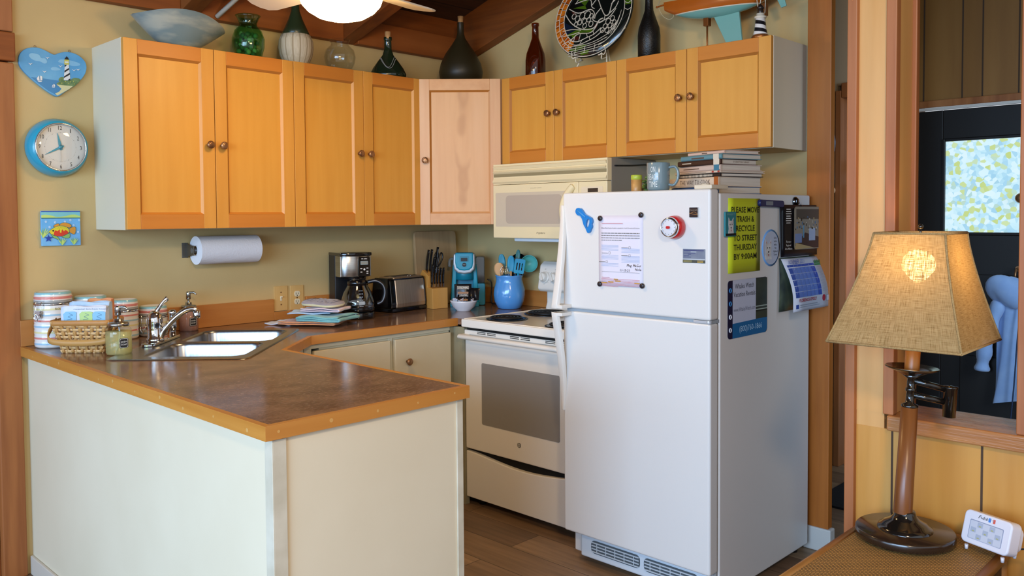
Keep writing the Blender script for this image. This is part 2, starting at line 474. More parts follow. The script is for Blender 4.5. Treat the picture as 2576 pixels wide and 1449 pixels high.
# hall behind the kitchen and the entry beyond the pass-through
HX = 1.2
_bm = new(); box(_bm, (HX, -1.736, 0), (HX+.08, .6, 3.4)); box(_bm, (HX, -2.10, 2.13), (HX+.08, -1.736, 3.4))
struct('wall_hall', _bm, hall_paint)
_bm = new(); box(_bm, (HX-.02, -1.762, 0), (HX+.10, -1.730, 2.10)); box(_bm, (HX-.02, -2.10, 2.06), (HX+.10, -1.7625, 2.14))
struct('trim_17', _bm, fir_red, .003)
struct('wall_hall_end', box(new(), (.12, .0, 0), (HX, .1, 3.2)), hall_paint)  # unseen wall, added to keep world light out of the hall
_bm = new(); box(_bm, (HX+.12, -2.10, .01), (HX+.16, -1.765, 2.05))
struct('door_2', _bm, M('hall_door_white', '#c4c8cc', rough=.5), .003)
EX = 2.0
_bm = new()
box(_bm, (EX, -1.90, 0), (EX+.1, -1.70, 3.4)); box(_bm, (EX, -4.6, 2.07), (EX+.1, -1.90, 3.4)); box(_bm, (EX, -4.6, 0), (EX+.1, -2.86, 2.07))
for y in (-1.924, -2.139, -2.247, -2.434, -2.65, -2.76):
    box(_bm, (EX-.001, y-.004, 2.07), (EX+.001, y+.004, 3.4), 1)
struct('wall_entry', _bm, [dark_panel, groove_dark])
_bm = new(); box(_bm, (EX-.025, -2.9, 2.055), (EX-.001, -1.86, 2.095)); box(_bm, (EX-.025, -1.898, 0), (EX-.001, -1.86, 2.055))
struct('trim_18', _bm, redwood_z, .003)
_bm = new(); box(_bm, (EX-.02, -2.86, 2.036), (EX-.002, -1.90, 2.053))
struct('trim_19', _bm, trim_white, .002)
struct('wall_entry_side', box(new(), (HX+.2, -1.70, 0), (EX+.1, -1.62, 3.4)), dark_panel)
struct('wall_entry_far', box(new(), (PX+.11, -4.7, 0), (EX+.1, -4.6, 3.6)), dark_panel)  # unseen wall, added to stop world light entering from this side

# entry door; its faceted glass glows to stand in for daylight outside
def facet_glass():
    m = bpy.data.materials.new('glowing_facet_glass'); m.use_nodes = True
    nt = m.node_tree; N = nt.nodes; L = nt.links; b = N['Principled BSDF']
    tc = N.new('ShaderNodeTexCoord')
    vo = N.new('ShaderNodeTexVoronoi'); vo.inputs['Scale'].default_value = 42; L.new(tc.outputs['Object'], vo.inputs['Vector'])
    sp = N.new('ShaderNodeSeparateColor'); L.new(vo.outputs['Color'], sp.inputs['Color'])
    r = N.new('ShaderNodeValToRGB'); e = r.color_ramp.elements
    e[0].position = 0; e[0].color = lin('#c9d86a'); e[1].position = 1; e[1].color = lin('#e6fbff')
    for p, c in ((.14, '#d4e6a0'), (.24, '#a5d4ec'), (.5, '#c4ecf8'), (.8, '#dcf8ff')):
        x = e.new(p); x.color = lin(c)
    L.new(sp.outputs[0], r.inputs['Fac'])
    L.new(r.outputs['Color'], b.inputs['Emission Color']); b.inputs['Emission Strength'].default_value = .56
    b.inputs['Base Color'].default_value = lin('#557080'); b.inputs['Roughness'].default_value = .15
    bp = N.new('ShaderNodeBump'); bp.inputs['Strength'].default_value = .5; L.new(sp.outputs[1], bp.inputs['Height']); L.new(bp.outputs['Normal'], b.inputs['Normal'])
    return m
_bm = new()
box(_bm, (EX-.015, -2.04, .01), (EX+.03, -1.905, 2.033)); box(_bm, (EX-.015, -2.86, .01), (EX+.03, -2.725, 2.033))
box(_bm, (EX-.015, -2.725, 1.86), (EX+.03, -2.04, 2.033)); box(_bm, (EX-.015, -2.725, .01), (EX+.03, -2.04, 1.29))
for z in (.30, .78): prism(_bm, rrect(.46, .36, .01), .008, Matrix(((0,0,-1,EX-.014),(-1,0,0,-2.38),(0,1,0,z+.1),(0,0,0,1))))
d = struct('door_1', _bm, black_door, .006)
obj('door_glass', box(new(), (EX+.0, -2.725, 1.29), (EX+.012, -2.04, 1.86)), facet_glass(), d)
_bm = new()
for a, b in (((-2.055, 1.29), (-2.04, 1.86)), ((-2.725, 1.29), (-2.71, 1.86)), ((-2.71, 1.29), (-2.055, 1.305)), ((-2.71, 1.845), (-2.055, 1.86))):
    box(_bm, (EX-.024, a[0], a[1]), (EX-.002, b[0], b[1]))
obj('glass_moulding', _bm, black_door, d, .003)
_bm = new()
lathe(_bm, [(0, 0), (.03, 0), (.03, .008), (.012, .014), (.012, .035), (.026, .045), (.028, .06), (.02, .07), (0, .072)], 20, T(EX-.015, -2.468, 1.50) @ RY(-pi/2))
obj('deadbolt', _bm, bronze, d)
# ---------------------------------------------------------------- upper cabinets
def cab_door(name, w, h, parent, X, knob=None, mats=None, label=None):
    """local: left-bottom-back corner at origin, front towards -Y, thickness .02"""
    mats = mats or [maple_v, maple_h, maple_p, bead_shade]
    st, rl, t, g = .056, .060, .020, .0015
    bm = new()
    box(bm, (g, -t, g), (st, 0, h-g), 0, X); box(bm, (w-st, -t, g), (w-g, 0, h-g), 0, X)
    box(bm, (st, -t, g), (w-st, 0, rl), 1, X); box(bm, (st, -t, h-rl), (w-st, 0, h-g), 1, X)
    box(bm, (st, -t+.010, rl), (w-st, -.003, h-rl), 2, X)
    # sloped inner moulding; shade painted into its left and top sides
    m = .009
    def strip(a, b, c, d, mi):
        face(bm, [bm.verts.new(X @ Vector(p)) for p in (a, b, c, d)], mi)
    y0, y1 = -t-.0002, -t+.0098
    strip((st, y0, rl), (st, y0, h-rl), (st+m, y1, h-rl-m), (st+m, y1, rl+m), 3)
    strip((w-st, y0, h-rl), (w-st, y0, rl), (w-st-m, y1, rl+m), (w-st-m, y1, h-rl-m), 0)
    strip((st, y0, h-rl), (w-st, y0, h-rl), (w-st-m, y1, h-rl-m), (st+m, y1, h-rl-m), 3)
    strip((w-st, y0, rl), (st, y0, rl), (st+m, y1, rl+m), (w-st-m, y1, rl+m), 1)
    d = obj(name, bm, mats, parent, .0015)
    if knob:
        kb = new()
        lathe(kb, [(0, 0), (.008, 0), (.0065, .006), (.006, .012), (.013, .016), (.0165, .021), (.0165, .025), (.012, .029), (0, .030)], 20,
              X @ T(knob[0], -t, knob[1]) @ RX(pi/2))
        for k in (-1, 0, 1):
            box(kb, (-.0010, -.0150+abs(k)*.003, .0285), (.0010, .0150-abs(k)*.003, .0305), 0, X @ T(knob[0], -t, knob[1]) @ RX(pi/2) @ RZ(.6) @ T(k*.006, 0, 0))
        obj('knob', kb, bronze, d)
    return d

def upper_unit(label, loc, rz, w, h, dep, split, side_l=None, side_r=None, knob_z=.22, group='maple wall cabinets'):
    t = thing('wall_cabinet', label, 'cabinet', loc, rz, group)
    bm = new()
    box(bm, (0, -dep, 0), (w, -.0005, h), 0)
    box(bm, (.002, -dep+.002, -.0012), (w-.002, -.001, .0001), 1)
    obj('body', bm, [white_melamine, cab_under], t, .001)
    for a, b, kx in ((0.0, split, split-.030), (split, w, .030)):
        cab_door('door', b-a, h, t, T(a, -dep-.0005, 0), (kx, knob_z))
    return t

UZ0, UZ1, UD = 1.3754, 2.1311, .3010
H = UZ1-UZ0
upper_unit('wide two-door maple wall cabinet at the left end, white side panel, above the paper towels', (-2.128, 0, UZ0), 0, .756, H, UD, .3745, knob_z=.352)
upper_unit('two-door maple wall cabinet between the leftmost cabinet and the corner one', (-1.3715, 0, UZ0), 0, .7585, H, UD, .386, knob_z=.352)
ZM = 1.6875
upper_unit('short two-door maple wall cabinet above the microwave', (0, -.611, ZM), R90, .7405, UZ1-ZM, UD, .361, knob_z=.235)
upper_unit('short two-door maple wall cabinet with cream side, above the refrigerator', (0, -1.352, ZM), R90, .764, UZ1-ZM, UD, .374, knob_z=.235)
# diagonal corner cabinet
t = thing('corner_cabinet', 'single-door diagonal corner wall cabinet in paler pinkish wood', 'cabinet', (0, 0, UZ0), 0, 'maple wall cabinets')
bm = new()
prism(bm, [(-.6125, -.0005), (-.0005, -.0005), (-.0005, -.610), (-.301, -.610), (-.6125, -.301)], H, I4, 0)
obj('body', bm, [wood('pale_body', '#c9965e', '#bf8a52', 'z')], t, .001)
L = sqrt((.6125-.301)**2+(.610-.301)**2)
cab_door('door', L-.014, H, t, T(-.6125-.0095, -.301+.0025, 0) @ RZ(-pi/4) @ T(.004, -.004, 0), (.032, .335), [pink_v, pink_h, pink_p, bead_shade])

# ---------------------------------------------------------------- base cabinets
tb = thing('peninsula_cabinet', 'cream painted peninsula base cabinet under the brown counter', 'cabinet', (-2.1, -.95, 0))
bm = new()
V = lambda x, y: (x+2.1, y+.95)
_p = [V(-1.52, -.002), V(-2.402, -.002), V(-2.402, -1.868), V(-1.776, -1.868), V(-1.776, -.862), V(-1.52, -.604)]
_lo = [bm.verts.new((p[0], p[1], 0)) for p in _p]; _hi = [bm.verts.new((p[0], p[1], .876)) for p in _p]
for i in range(5): face(bm, [_lo[i], _lo[i+1], _hi[i+1], _hi[i]])
face(bm, _lo[::-1])
obj('body', bm, cream_paint, tb, .002)
strip_m = M('cream_strip', '#d2cab5', '#c2b9a2', nscale=12, rough=.55)
bm = new(); box(bm, (-2.404+2.1, -1.876+.95, 0), (-2.366+2.1, -1.868+.95, .876)); box(bm, (-2.406+2.1, -1.876+.95, 0), (-2.4025+2.1, -1.84+.95, .876))
obj('corner_strip', bm, strip_m, tb, .0015)
bm = new(); box(bm, (-1.794+2.1, -1.873+.95, 0), (-1.770+2.1, -1.868+.95, .876))
obj('corner_strip', bm, strip_m, tb, .0015)
bm = new()
box(bm, (-2.414+2.1, -1.86+.95, 0), (-2.4025+2.1, -.01+.95, .075))
obj('baseboard', bm, M('cream_baseboard', '#d0c6b6', rough=.5), tb, .003)
bm = new()
box(bm, (-.026, -.014, .09), (.026, .002, .80), 0, T(-1.648+2.1, -.733+.95, 0) @ RZ(-pi/4) @ T(.08, 0, 0))
obj('corner_stile', bm, cream_paint, tb, .001)

tb = thing('base_cabinet', 'cream base cabinet under the sink-wall counter, two flush doors', 'cabinet', (-1.1, -.3, 0))
O = Vector((1.1, .3, 0))
bm = new()
box(bm, (-1.44+1.1, -.600+.3, 0), (-.692+1.1, -.002+.3, .876), 0)
box(bm, (-1.518+1.1, -.606+.3, .858), (-.692+1.1, -.600+.3, .876), 0)
box(bm, (-1.518+1.1, -.606+.3, .1), (-1.482+1.1, -.600+.3, .858), 0)
box(bm, (-1.070+1.1, -.606+.3, .1), (-1.048+1.1, -.600+.3, .858), 0)
box(bm, (-.664-.028+1.1-.0, -.606+.3, .1), (-.692+1.1, -.600+.3, .858), 0)
obj('body', bm, M('cream_face_frame', '#c9c3a8', rough=.5), tb, .001)
bm = new(); box(bm, (-.6915+1.1, -.606+.3, 0), (-.640+1.1, -.55+.3, .876)); box(bm, (-.668+1.1, -.6845+.3, 0), (-.640+1.1, -.6065+.3, .876))
obj('end_stile', bm, M('grey_cream_stile', '#9b9478', '#877e62', nscale=6, rough=.6), tb, .001)
for a, b, k in ((-1.478, -1.073, None), (-1.044, -.70, -.976)):
    bm = new(); box(bm, (a+1.1, -.624+.3, .11), (b+1.1, -.604+.3, .850))
    d = obj('door', bm, M('base_door_paint', '#d2c4a4', '#cabb99', nscale=3, rough=.45), tb, .003)
    kb = new()
    kx = -.976 if k else -1.44
    lathe(kb, [(0, 0), (.007, 0), (.006, .012), (.015, .016), (.017, .022), (.013, .028), (0, .029)], 20, T(kx+1.1, -.624+.3, .742) @ RX(pi/2))
    if k: obj('knob', kb, bronze, d)
    else: kb.free()

# ---------------------------------------------------------------- worktop with the sink cut-out
ZC = .917
SINK = Vector((-1.876, -.493, 0)); SU = Vector((.7071, .7071, 0)); SV = Vector((.7071, -.7071, 0))   # SU away from the camera, SV to the right
outer = [(-2.431, 0), (-2.431, -1.89), (-1.758, -1.89), (-1.758, -.868), (-1.4965, -.631), (-.66, -.631), (-.66, -.684), (0, -.684), (0, 0)]
def inset(pts, d):
    out = []; n = len(pts)
    for i in range(n):
        p0, p1, p2 = Vector(pts[i-1]), Vector(pts[i]), Vector(pts[(i+1) % n])
        e1, e2 = (p1-p0).normalized(), (p2-p1).normalized()
        n1, n2 = Vector((-e1.y, e1.x)), Vector((-e2.y, e2.x))
        k = (n1+n2)/(1+n1.dot(n2))
        out.append(p1+k*d)
    return [tuple(p) for p in out]
inn = inset(outer, .018)
inn[0] = (inn[0][0], 0); inn[-1] = (0, 0); inn[-2] = (0, -.684); inn[-3] = (-.66, -.684); inn[-4] = (-.66, inn[-4][1])
cw = thing('worktop', 'brown mottled laminate worktop with golden wood edge, L-shaped, around the sink', 'counter', (-1.6, -.6, ZC))
OW = Vector((1.6, .6, 0))
bm = new()
lo_ = [bm.verts.new(Vector((p[0], p[1], 0))+OW) for p in inn]
hole = [SINK+SU*a+SV*b for a, b in ((-.385, -.248), (.385, -.248), (.385, .248), (-.385, .248))]
hi_ = [bm.verts.new(p+OW) for p in hole]
ed = [bm.edges.new((lo_[i], lo_[(i+1) % len(lo_)])) for i in range(len(lo_))]+[bm.edges.new((hi_[i], hi_[(i+1) % 4])) for i in range(4)]
bmesh.ops.triangle_fill(bm, use_beauty=True, use_dissolve=False, edges=ed, normal=(0, 0, 1))
r_ = bmesh.ops.extrude_face_region(bm, geom=list(bm.faces))
for v in r_['geom']:
    if isinstance(v, bmesh.types.BMVert): v.co.z -= .03
bmesh.ops.recalc_face_normals(bm, faces=list(bm.faces))
obj('laminate_top', bm, laminate, cw)
bm = new()
path = outer[:7]; pin = inn[:7]
pin[5] = (-.66, inn[5][1]); pin[6] = (-.66+.0001, -.684)
for i in range(5):
    a, b, c, d = path[i], path[i+1], pin[i+1], pin[i]
    q = [Vector((p[0], p[1], 0))+OW for p in (a, b, c, d)]
    lo = [bm.verts.new(p+Vector((0, 0, -.0365))) for p in q]; hi = [bm.verts.new(p+Vector((0, 0, .0004))) for p in q]
    mi = 1 if i in (0, 2) else 0
    face(bm, lo, mi); face(bm, hi[::-1], mi)
    for k in range(4): face(bm, [lo[(k+1) % 4], lo[k], hi[k], hi[(k+1) % 4]], mi)
bmesh.ops.recalc_face_normals(bm, faces=list(bm.faces))
# filler plugs and nail heads on the edging
rnd = random.Random(4)
for k in range(11):
    y = -.15-1.65*k/10+rnd.uniform(-.03, .03); z = rnd.uniform(-.024, -.010)
    prism(bm, circ(rnd.uniform(.003, .006), 10), .0006, Matrix(((0,0,-1,-2.4311+1.6),(0,1,0,y+.6),(1,0,0,z),(0,0,0,1))), 2)
for k in range(5):
    x = -2.41+.60*k/4+rnd.uniform(-.02, .02); z = rnd.uniform(-.026, -.010)
    prism(bm, circ(rnd.uniform(.003, .006), 10), .0006, Matrix(((1,0,0,x+1.6),(0,0,-1,-1.8901+.6),(0,1,0,z),(0,0,0,1))), 2)
obj('wood_edge', bm, [edge_wood_x, edge_wood_y, M('wood_filler', '#cb9a56', rough=.5)], cw, .003)
bm = new()
for a, b, h in ((-2.43, -1.313, .104), (-1.313, -1.131, .040), (-1.131, -.0, .104)):
    box(bm, (a+1.6, -.020+.6, .0005), (b+1.6, -.001+.6, h))
obj('backsplash', bm, splash_x, cw, .002)
bm = new(); box(bm, (-.020+1.6, -.684+.6, .0005), (-.001+1.6, -.0205+.6, .088))
obj('backsplash', bm, splash_y, cw, .002)
# ---------------------------------------------------------------- appliances
enamel = M('white_enamel', '#e9e4da', rough=.22, coat=.3)
enamel_top = M('cooktop_enamel', '#ece0cc', rough=.12, coat=.4)
fridge_white = M('textured_white_steel', '#dcdad6', rough=.33, bump=.06, bscale=500)
plastic_white = M('white_plastic', '#e6e2d8', rough=.35)
bisque = M('bisque_plastic', '#e9d9ae', rough=.38)
bisque_dk = M('bisque_dark_slot', '#8f8360', rough=.6)
mw_glass = M('microwave_window', '#b8aa98', rough=.22, spec=.6)
mw_pale = M('microwave_window_surround', '#cdbfa6', rough=.25)
grey_steel = M('painted_grey_steel', '#8b857a', rough=.45)
black_plastic = M('black_plastic', '#17171a', rough=.35)
black_gloss = M('black_gloss', '#0c0c0e', rough=.08, coat=.5)
burner_black = M('burner_coil', '#161618', rough=.45)
chrome = M('chrome', '#d8dadd', rough=.06, metal=1)
steel = M('brushed_steel', '#b9b8b5', '#a8a7a3', scale=(1, 1, 40), nscale=6, rough=.25, metal=1)
oven_glass = M('oven_window_glass', '#8e8a85', rough=.22, spec=.6)
dark = M('dark_gap', '#0a0a0a', rough=.8)  # near-black painted in for the shade inside gaps and slots
ink = M('black_ink', '#1a1a1c', rough=.6)
ink_soft = M('grey_ink', '#77746e', rough=.6)

FX = Matrix(((1,0,0,0),(0,0,-1,0),(0,1,0,0),(0,0,0,1)))     # local XY drawing -> XZ plane facing -Y
def front(x, y, z): return T(x, y, z) @ FX

# ---- stove
st = thing('stove', 'white freestanding electric stove with coil burners between worktop and refrigerator', 'stove', (0, -.6865, 0), R90)
W_ = .760
bm = new(); box(bm, (.002, -.628, .03), (W_-.002, -.03, .876))
obj('body', bm, enamel, st, .003)
bm = new()
box(bm, (0, -.690, .882), (W_, -.03, .921))
obj('cooktop', bm, [enamel, enamel_top], st, .006, seg=3)
bm = new()
# raised lip around the shallow well
for a, b in (((.012, -.680), (W_-.012, -.672)), ((.012, -.125), (W_-.012, -.117)), ((.012, -.672), (.020, -.125)), ((W_-.020, -.672), (W_-.012, -.125))):
    box(bm, (a[0], a[1], .919), (b[0], b[1], .9245))
obj('cooktop_rim', bm, enamel_top, st, .002)
bm = new(); box(bm, (.02, -.668, .868), (W_-.02, -.60, .884))
obj('shadow_gap', bm, dark, st)
def burner(x, y, R):
    bm = new()
    lathe(bm, [(R+.012, .0005), (R+.014, .0035), (R+.004, .0045), (R-.004, .002), (R*.3, .0012), (0, .0012)], 36, T(x, y, .9215), 0, close=False)
    d = obj('drip_pan', bm, M('black_drip_pan', '#1c1c1f', rough=.25), st)
    bm = new(); pts = []
    n = 4 if R < .09 else 5
    for k in range(n*24+1):
        a = 2*pi*k/24; r = .018+(R-.022)*k/(n*24)
        pts.append((x+r*cos(a), y+r*sin(a), .932))
    tube(bm, pts, .0042, 6)
    for k in range(3):
        a = 2*pi*k/3+.4
        tube(bm, [(x, y, .927), (x+R*.95*cos(a), y+R*.95*sin(a), .927)], .0025, 6)
    obj('coil', bm, burner_black, d)
for x, y, R in ((.182, -.555, .088), (.19, -.27, .105), (.585, -.555, .105), (.575, -.27, .088)): burner(x, y, R)
# pot-like grate seen flat on the near burner pan: a black simmer plate
bm = new()
box(bm, (.0, -.664, .283), (W_, -.634, .864))
d = obj('oven_door', bm, enamel, st, .006, seg=3)
bm = new(); prism(bm, rrect(.494, .297, .008), .002, front(.117+.247, -.664, .418+.1485))
obj('oven_window', bm, oven_glass, d)
bm = new()
tube(bm, [(.005, -.705, .838), (W_-.005, -.705, .838)], .0165, 14, flat=.75)
for x in (.02, W_-.02): box(bm, (x-.02, -.705, .828), (x+.02, -.66, .848))
obj('door_handle', bm, plastic_white, d, .002)
bm = new(); box(bm, (.004, -.672, .846), (W_-.004, -.650, .868))
obj('vent_trim', bm, plastic_white, d, .003)
bm = new()
for g in (.095, .315, .535, .68):
    for k in range(2):
        for z in (.8630, .8555):
            box(bm, (g+k*.068, -.6726, z-.0017), (g+k*.068+.058, -.671, z+.0017))
obj('vent_slots', bm, dark, d)
bm = new()
lathe(bm, [(0, 0), (.0115, 0), (.0115, .0012), (0, .0012)], 24, front(.362, -.6642, .361), 0, False)
lathe(bm, [(0, .0013), (.0095, .0013)], 24, front(.362, -.6642, .361), 1, False, False)
text(bm, 'GE', front(.362, -.6642, .357) @ T(0, 0, .0016), .0125, .008, 0, shear=.25)
obj('badge', bm, [M('badge_dark', '#44413c', rough=.3, metal=.5), M('badge_light', '#b9b5ac', rough=.3)], d)
# drawer with the sagging upper edge
bm = new()
top = [(.0+W_*k/20, .270-.030*sin(pi*k/20)**1.6) for k in range(21)]
prism(bm, [(0, .042), (W_, .042)]+top[::-1], .026, front(0, -.636, 0))
obj('drawer', bm, enamel, st, .004)
bm = new(); box(bm, (.01, -.640, .225), (W_-.01, -.60, .286))  # dark block stands in for the shade above the sagging drawer
obj('drawer_gap_shade', bm, dark, st)
for x in (.05, W_-.05):
    for y in (-.6, -.08): obj('levelling_foot', lathe(new(), [(.018, 0), (.018, .035)], 12, T(x, y, 0)), black_plastic, st)
# backguard with the tilted control panel
bm = new()
RX90 = Matrix(((0,0,1,0),(1,0,0,0),(0,1,0,0),(0,0,0,1)))   # draw in YZ, extrude along X
prism(bm, [(-.120, .9205), (-.105, .96), (-.105, 1.03), (-.03, 1.03), (-.03, .9205)], W_-.07, T(.035, 0, 0) @ RX90)
obj('backguard', bm, enamel, st, .012, seg=4)
bm = new()
prism(bm, [(-.172, 1.035), (-.150, 1.160), (-.125, 1.178), (-.03, 1.178), (-.03, 1.022), (-.155, 1.022)], W_-.065, T(.030, 0, 0) @ RX90)
pn = obj('control_panel', bm, enamel, st, .010, seg=4)
tl = Matrix.Rotation(-.174, 4, 'X')
for x in (.077, .147, .55, .62):
    bm = new(); X = T(x, -.163, 1.097) @ tl @ FX
    lathe(bm, [(0, 0), (.031, 0), (.031, .004), (.025, .007), (.022, .022), (.019, .026), (0, .026)], 28, X)
    box(bm, (-.005, -.021, .024), (.005, .021, .032), 0, X @ RZ(.5))
    obj('knob', bm, plastic_white, pn, .001)
bm = new()
for x in (.077, .147, .55, .62):
    X = T(x, -.163, 1.097) @ tl @ FX
    for a in range(45, 360, 45):
        box(bm, (-.0007, .0350, .0002), (.0007, .0380, .0006), 0, X @ RZ(radians(a)))
    text(bm, 'OFF', X @ T(0, .041, .0002), .010, .004, 0)
lathe(bm, [(0, .0006), (.003, .0006)], 12, T(.112, -.163, 1.06) @ tl @ FX, 0, False, False)
obj('dial_marks', bm, ink_soft, pn)

# ---- microwave
mw = thing('microwave', 'bisque over-the-range microwave under the short maple cabinet', 'microwave', (0, -.612, 1.308), R90)
W_, H_ = .738, .3775
bm = new(); box(bm, (.002, -.355, .004), (W_, -.001, H_-.001))
obj('body', bm, grey_steel, mw, .002)
bm = new()
box(bm, (0, -.387, .272), (W_, -.3545, H_-.002))
box(bm, (.004, -.3882, .3485), (W_-.004, -.386, .3655), 1); box(bm, (.004, -.3882, .310), (W_-.004, -.386, .326), 1)
prism(bm, [(-.3865, .3665), (-.396, .362), (-.388, .3485)], W_-.01, T(.005, 0, 0) @ RX90, 0)
prism(bm, [(-.3865, .345), (-.398, .335), (-.388, .3265)], W_-.01, T(.005, 0, 0) @ RX90, 0)
prism(bm, [(-.3865, .306), (-.397, .285), (-.388, .276)], W_-.004, T(.002, 0, 0) @ RX90, 0)
obj('vent_grille', bm, [bisque, bisque_dk], mw, .0015)
bm = new(); box(bm, (0, -.390, .0), (.568, -.3545, .270))
d = obj('door', bm, bisque, mw, .004, seg=3)
bm = new(); prism(bm, rrect(.500, .172, .006), .0015, front(.020+.25, -.390, .144))
prism(bm, rrect(.372, .142, .020), .0025, front(.094+.186, -.390, .144), 1)
obj('window', bm, [mw_pale, mw_glass], d)
bm = new()
pts = smooth_pts([(.540, -.391, .250), (.530, -.402, .235), (.515, -.425, .19), (.510, -.435, .13), (.516, -.420, .06), (.535, -.395, .02)], 5)
tube(bm, pts, [.007]+[.012]*(len(pts)-2)+[.007], 10, flat=1.4)
obj('handle', bm, bisque, d)
bm = new(); text(bm, 'Frigidaire', front(.33, -.3902, .024), .058, .0085, 0, shear=.45)
obj('lettering', bm, M('brown_ink', '#5a4632', rough=.6), d)
bm = new(); text(bm, 'GALLERY SERIES', front(.30, -.3902, .247), .075, .0035, 0)
obj('lettering', bm, M('tan_ink', '#9a8a66', rough=.6), d)
bm = new(); box(bm, (.570, -.389, .0), (W_, -.3545, .270))
cp = obj('control_panel', bm, bisque, mw, .003)
bm = new()
prism(bm, rrect(.128, .034, .006), .0012, front(.651, -.389, .229), 0)
prism(bm, rrect(.128, .150, .006), .0012, front(.651, -.389, .128), 0)
prism(bm, [(-.030, -.009), (.030, -.009), (.030, .009), (-.030, .009)], .0018, front(.656, -.389, .229), 1)
text(bm, 'SENSOR  COOKING', front(.651, -.3902, .192) @ T(0, 0, .0003), .05, .004, 2)
for r in range(4):
    for c in range(3): prism(bm, rrect(.03, .018, .004), .0018, front(.612+c*.039, -.389, .075+r*.028), 3)
obj('keypad', bm, [M('bisque_key_field', '#e7d7b8', rough=.4), M('mw_display', '#3a3128', rough=.2), M('brown_ink2', '#77664a', rough=.6), M('bisque_key', '#f0e4c8', rough=.4)], cp)
bm = new(); box(bm, (.10, -.34, -.018), (.66, -.22, .004))
obj('cooktop_light', bm, M('frosted_lens', '#dfe8ee', rough=.35), mw, .006)
# black electric cord looped on the side of the microwave
cord = new(); tube(cord, smooth_pts([(.7415, -.335, .340), (.7415, -.2, .345), (.7415, -.085, .352), (.7415, -.06, .340), (.7415, -.058, .30), (.7415, -.058, .2)], 5), .0035, 8)
obj('power_cord', cord, black_plastic, mw)

# ---- refrigerator
fr = thing('refrigerator', 'white top-freezer refrigerator covered in magnets and notices', 'refrigerator', (0, -1.491, 0), R90)
W_ = .677
bm = new(); box(bm, (.003, -.800, .035), (W_, -.082, 1.497))
obj('cabinet', bm, fridge_white, fr, .006, seg=3)
bm = new(); box(bm, (.008, -.8085, .12), (W_-.006, -.799, 1.495))
obj('door_gasket', bm, M('gasket_grey', '#8d8b88', rough=.7), fr)
def fdoor(z0, z1, nm):
    bm = new()
    prof = [(-.808, 0), (-.8525, 0), (-.8645, .012), (-.8655, .06)]
    box(bm, (0, -.8645, z0), (W_, -.808, z1))
    return obj(nm, bm, fridge_white, fr, .009, seg=4)
dz = fdoor(1.0475, 1.511, 'freezer_door'); dl = fdoor(.136, 1.036, 'fresh_food_door')
bm = new(); box(bm, (.01, -.85, 1.036), (W_-.002, -.80, 1.0476))
obj('door_gap', bm, M('gap_pale', '#9aa3aa', rough=.5), fr)
def fhandle(par, sgn, z0, z1):
    bm = new(); n = 18
    sec = []
    for k in range(n+1):
        t = k/n; z = z0+(z1-z0)*t
        out = .062*(1-t)**1.5*(1 if t > .02 else .97) + .002
        wd = .030*(1-.55*t**3)
        sec.append((z, out, wd))
    rows = []
    for z, out, wd in sec:
        xa = -.010
        th = .016*(1-.3*t)
        rows.append([bm.verts.new(p) for p in ((xa, -.8645-out, z), (xa+wd, -.8645-out-.004, z), (xa+wd+.006, -.8645-max(out-th, -.001), z), (xa+.002, -.8645-max(out-th-.004, -.001), z))])
    for a, b in zip(rows[:-1], rows[1:]):
        for k in range(4): face(bm, [a[k], a[(k+1) % 4], b[(k+1) % 4], b[k]], 0, True)
    face(bm, rows[0]); face(bm, rows[-1])
    zz = sorted((z0, z0+(z1-z0)*.035))
    box(bm, (-.008, -.926, zz[0]), (.045, -.8635, zz[1]))
    bmesh.ops.recalc_face_normals(bm, faces=list(bm.faces))
    return obj('handle', bm, M('handle_white', '#e2ded6', rough=.3), par, .002)
fhandle(dz, 1, 1.050, 1.462); fhandle(dl, -1, 1.034, .630)
bm = new()
box(bm, (.060, -.830, .036), (W_-.02, -.80, .128))
gr = obj('toe_grille', bm, M('grille_white', '#ccd6de', rough=.4), fr, .006)
for gx in (.115, .372):
    bm = new(); prism(bm, rrect(.238, .052, .018), .0015, front(gx+.119, -.8305, .088), 0)
    for k in range(4):
        prism(bm, [(-.115, -.0022), (.115, -.0022), (.115, .0022), (-.115, .0022)], .004, front(gx+.119, -.831, .069+k*.0122), 1)
    for k in range(5):
        prism(bm, [(-.0012, -.02), (.0012, -.02), (.0012, .02), (-.0012, .02)], .0042, front(gx+.03+k*.045, -.831, .088), 1)
    obj('vent_louvre', bm, [M('grille_shadow', '#4b545a', rough=.6), M('grille_bar', '#b9c4cc', rough=.4)], gr)
bm = new()
box(bm, (W_-.075, -.850, 1.5115), (W_-.004, -.735, 1.5265)); lathe(bm, [(.016, 1.5115), (.016, 1.530), (.008, 1.531), (0, 1.531)], 16, T(W_-.04, -.83, 0))
obj('top_hinge', bm, M('hinge_cover', '#d8ccb4', rough=.4), fr, .003)
bm = new(); box(bm, (W_-.07, -.862, 1.0365), (W_-.004, -.80, 1.0470)); lathe(bm, [(.011, 1.0362), (.011, 1.0472)], 16, T(W_-.012, -.852, 0))
obj('middle_hinge', bm, M('hinge_pale', '#c6cacf', rough=.3, metal=.4), fr, .001)
for x in (.05, W_-.05):
    for y in (-.74, -.12): obj('roller_foot', lathe(new(), [(.02, 0), (.02, .04)], 12, T(x, y, 0)), black_plastic, fr)
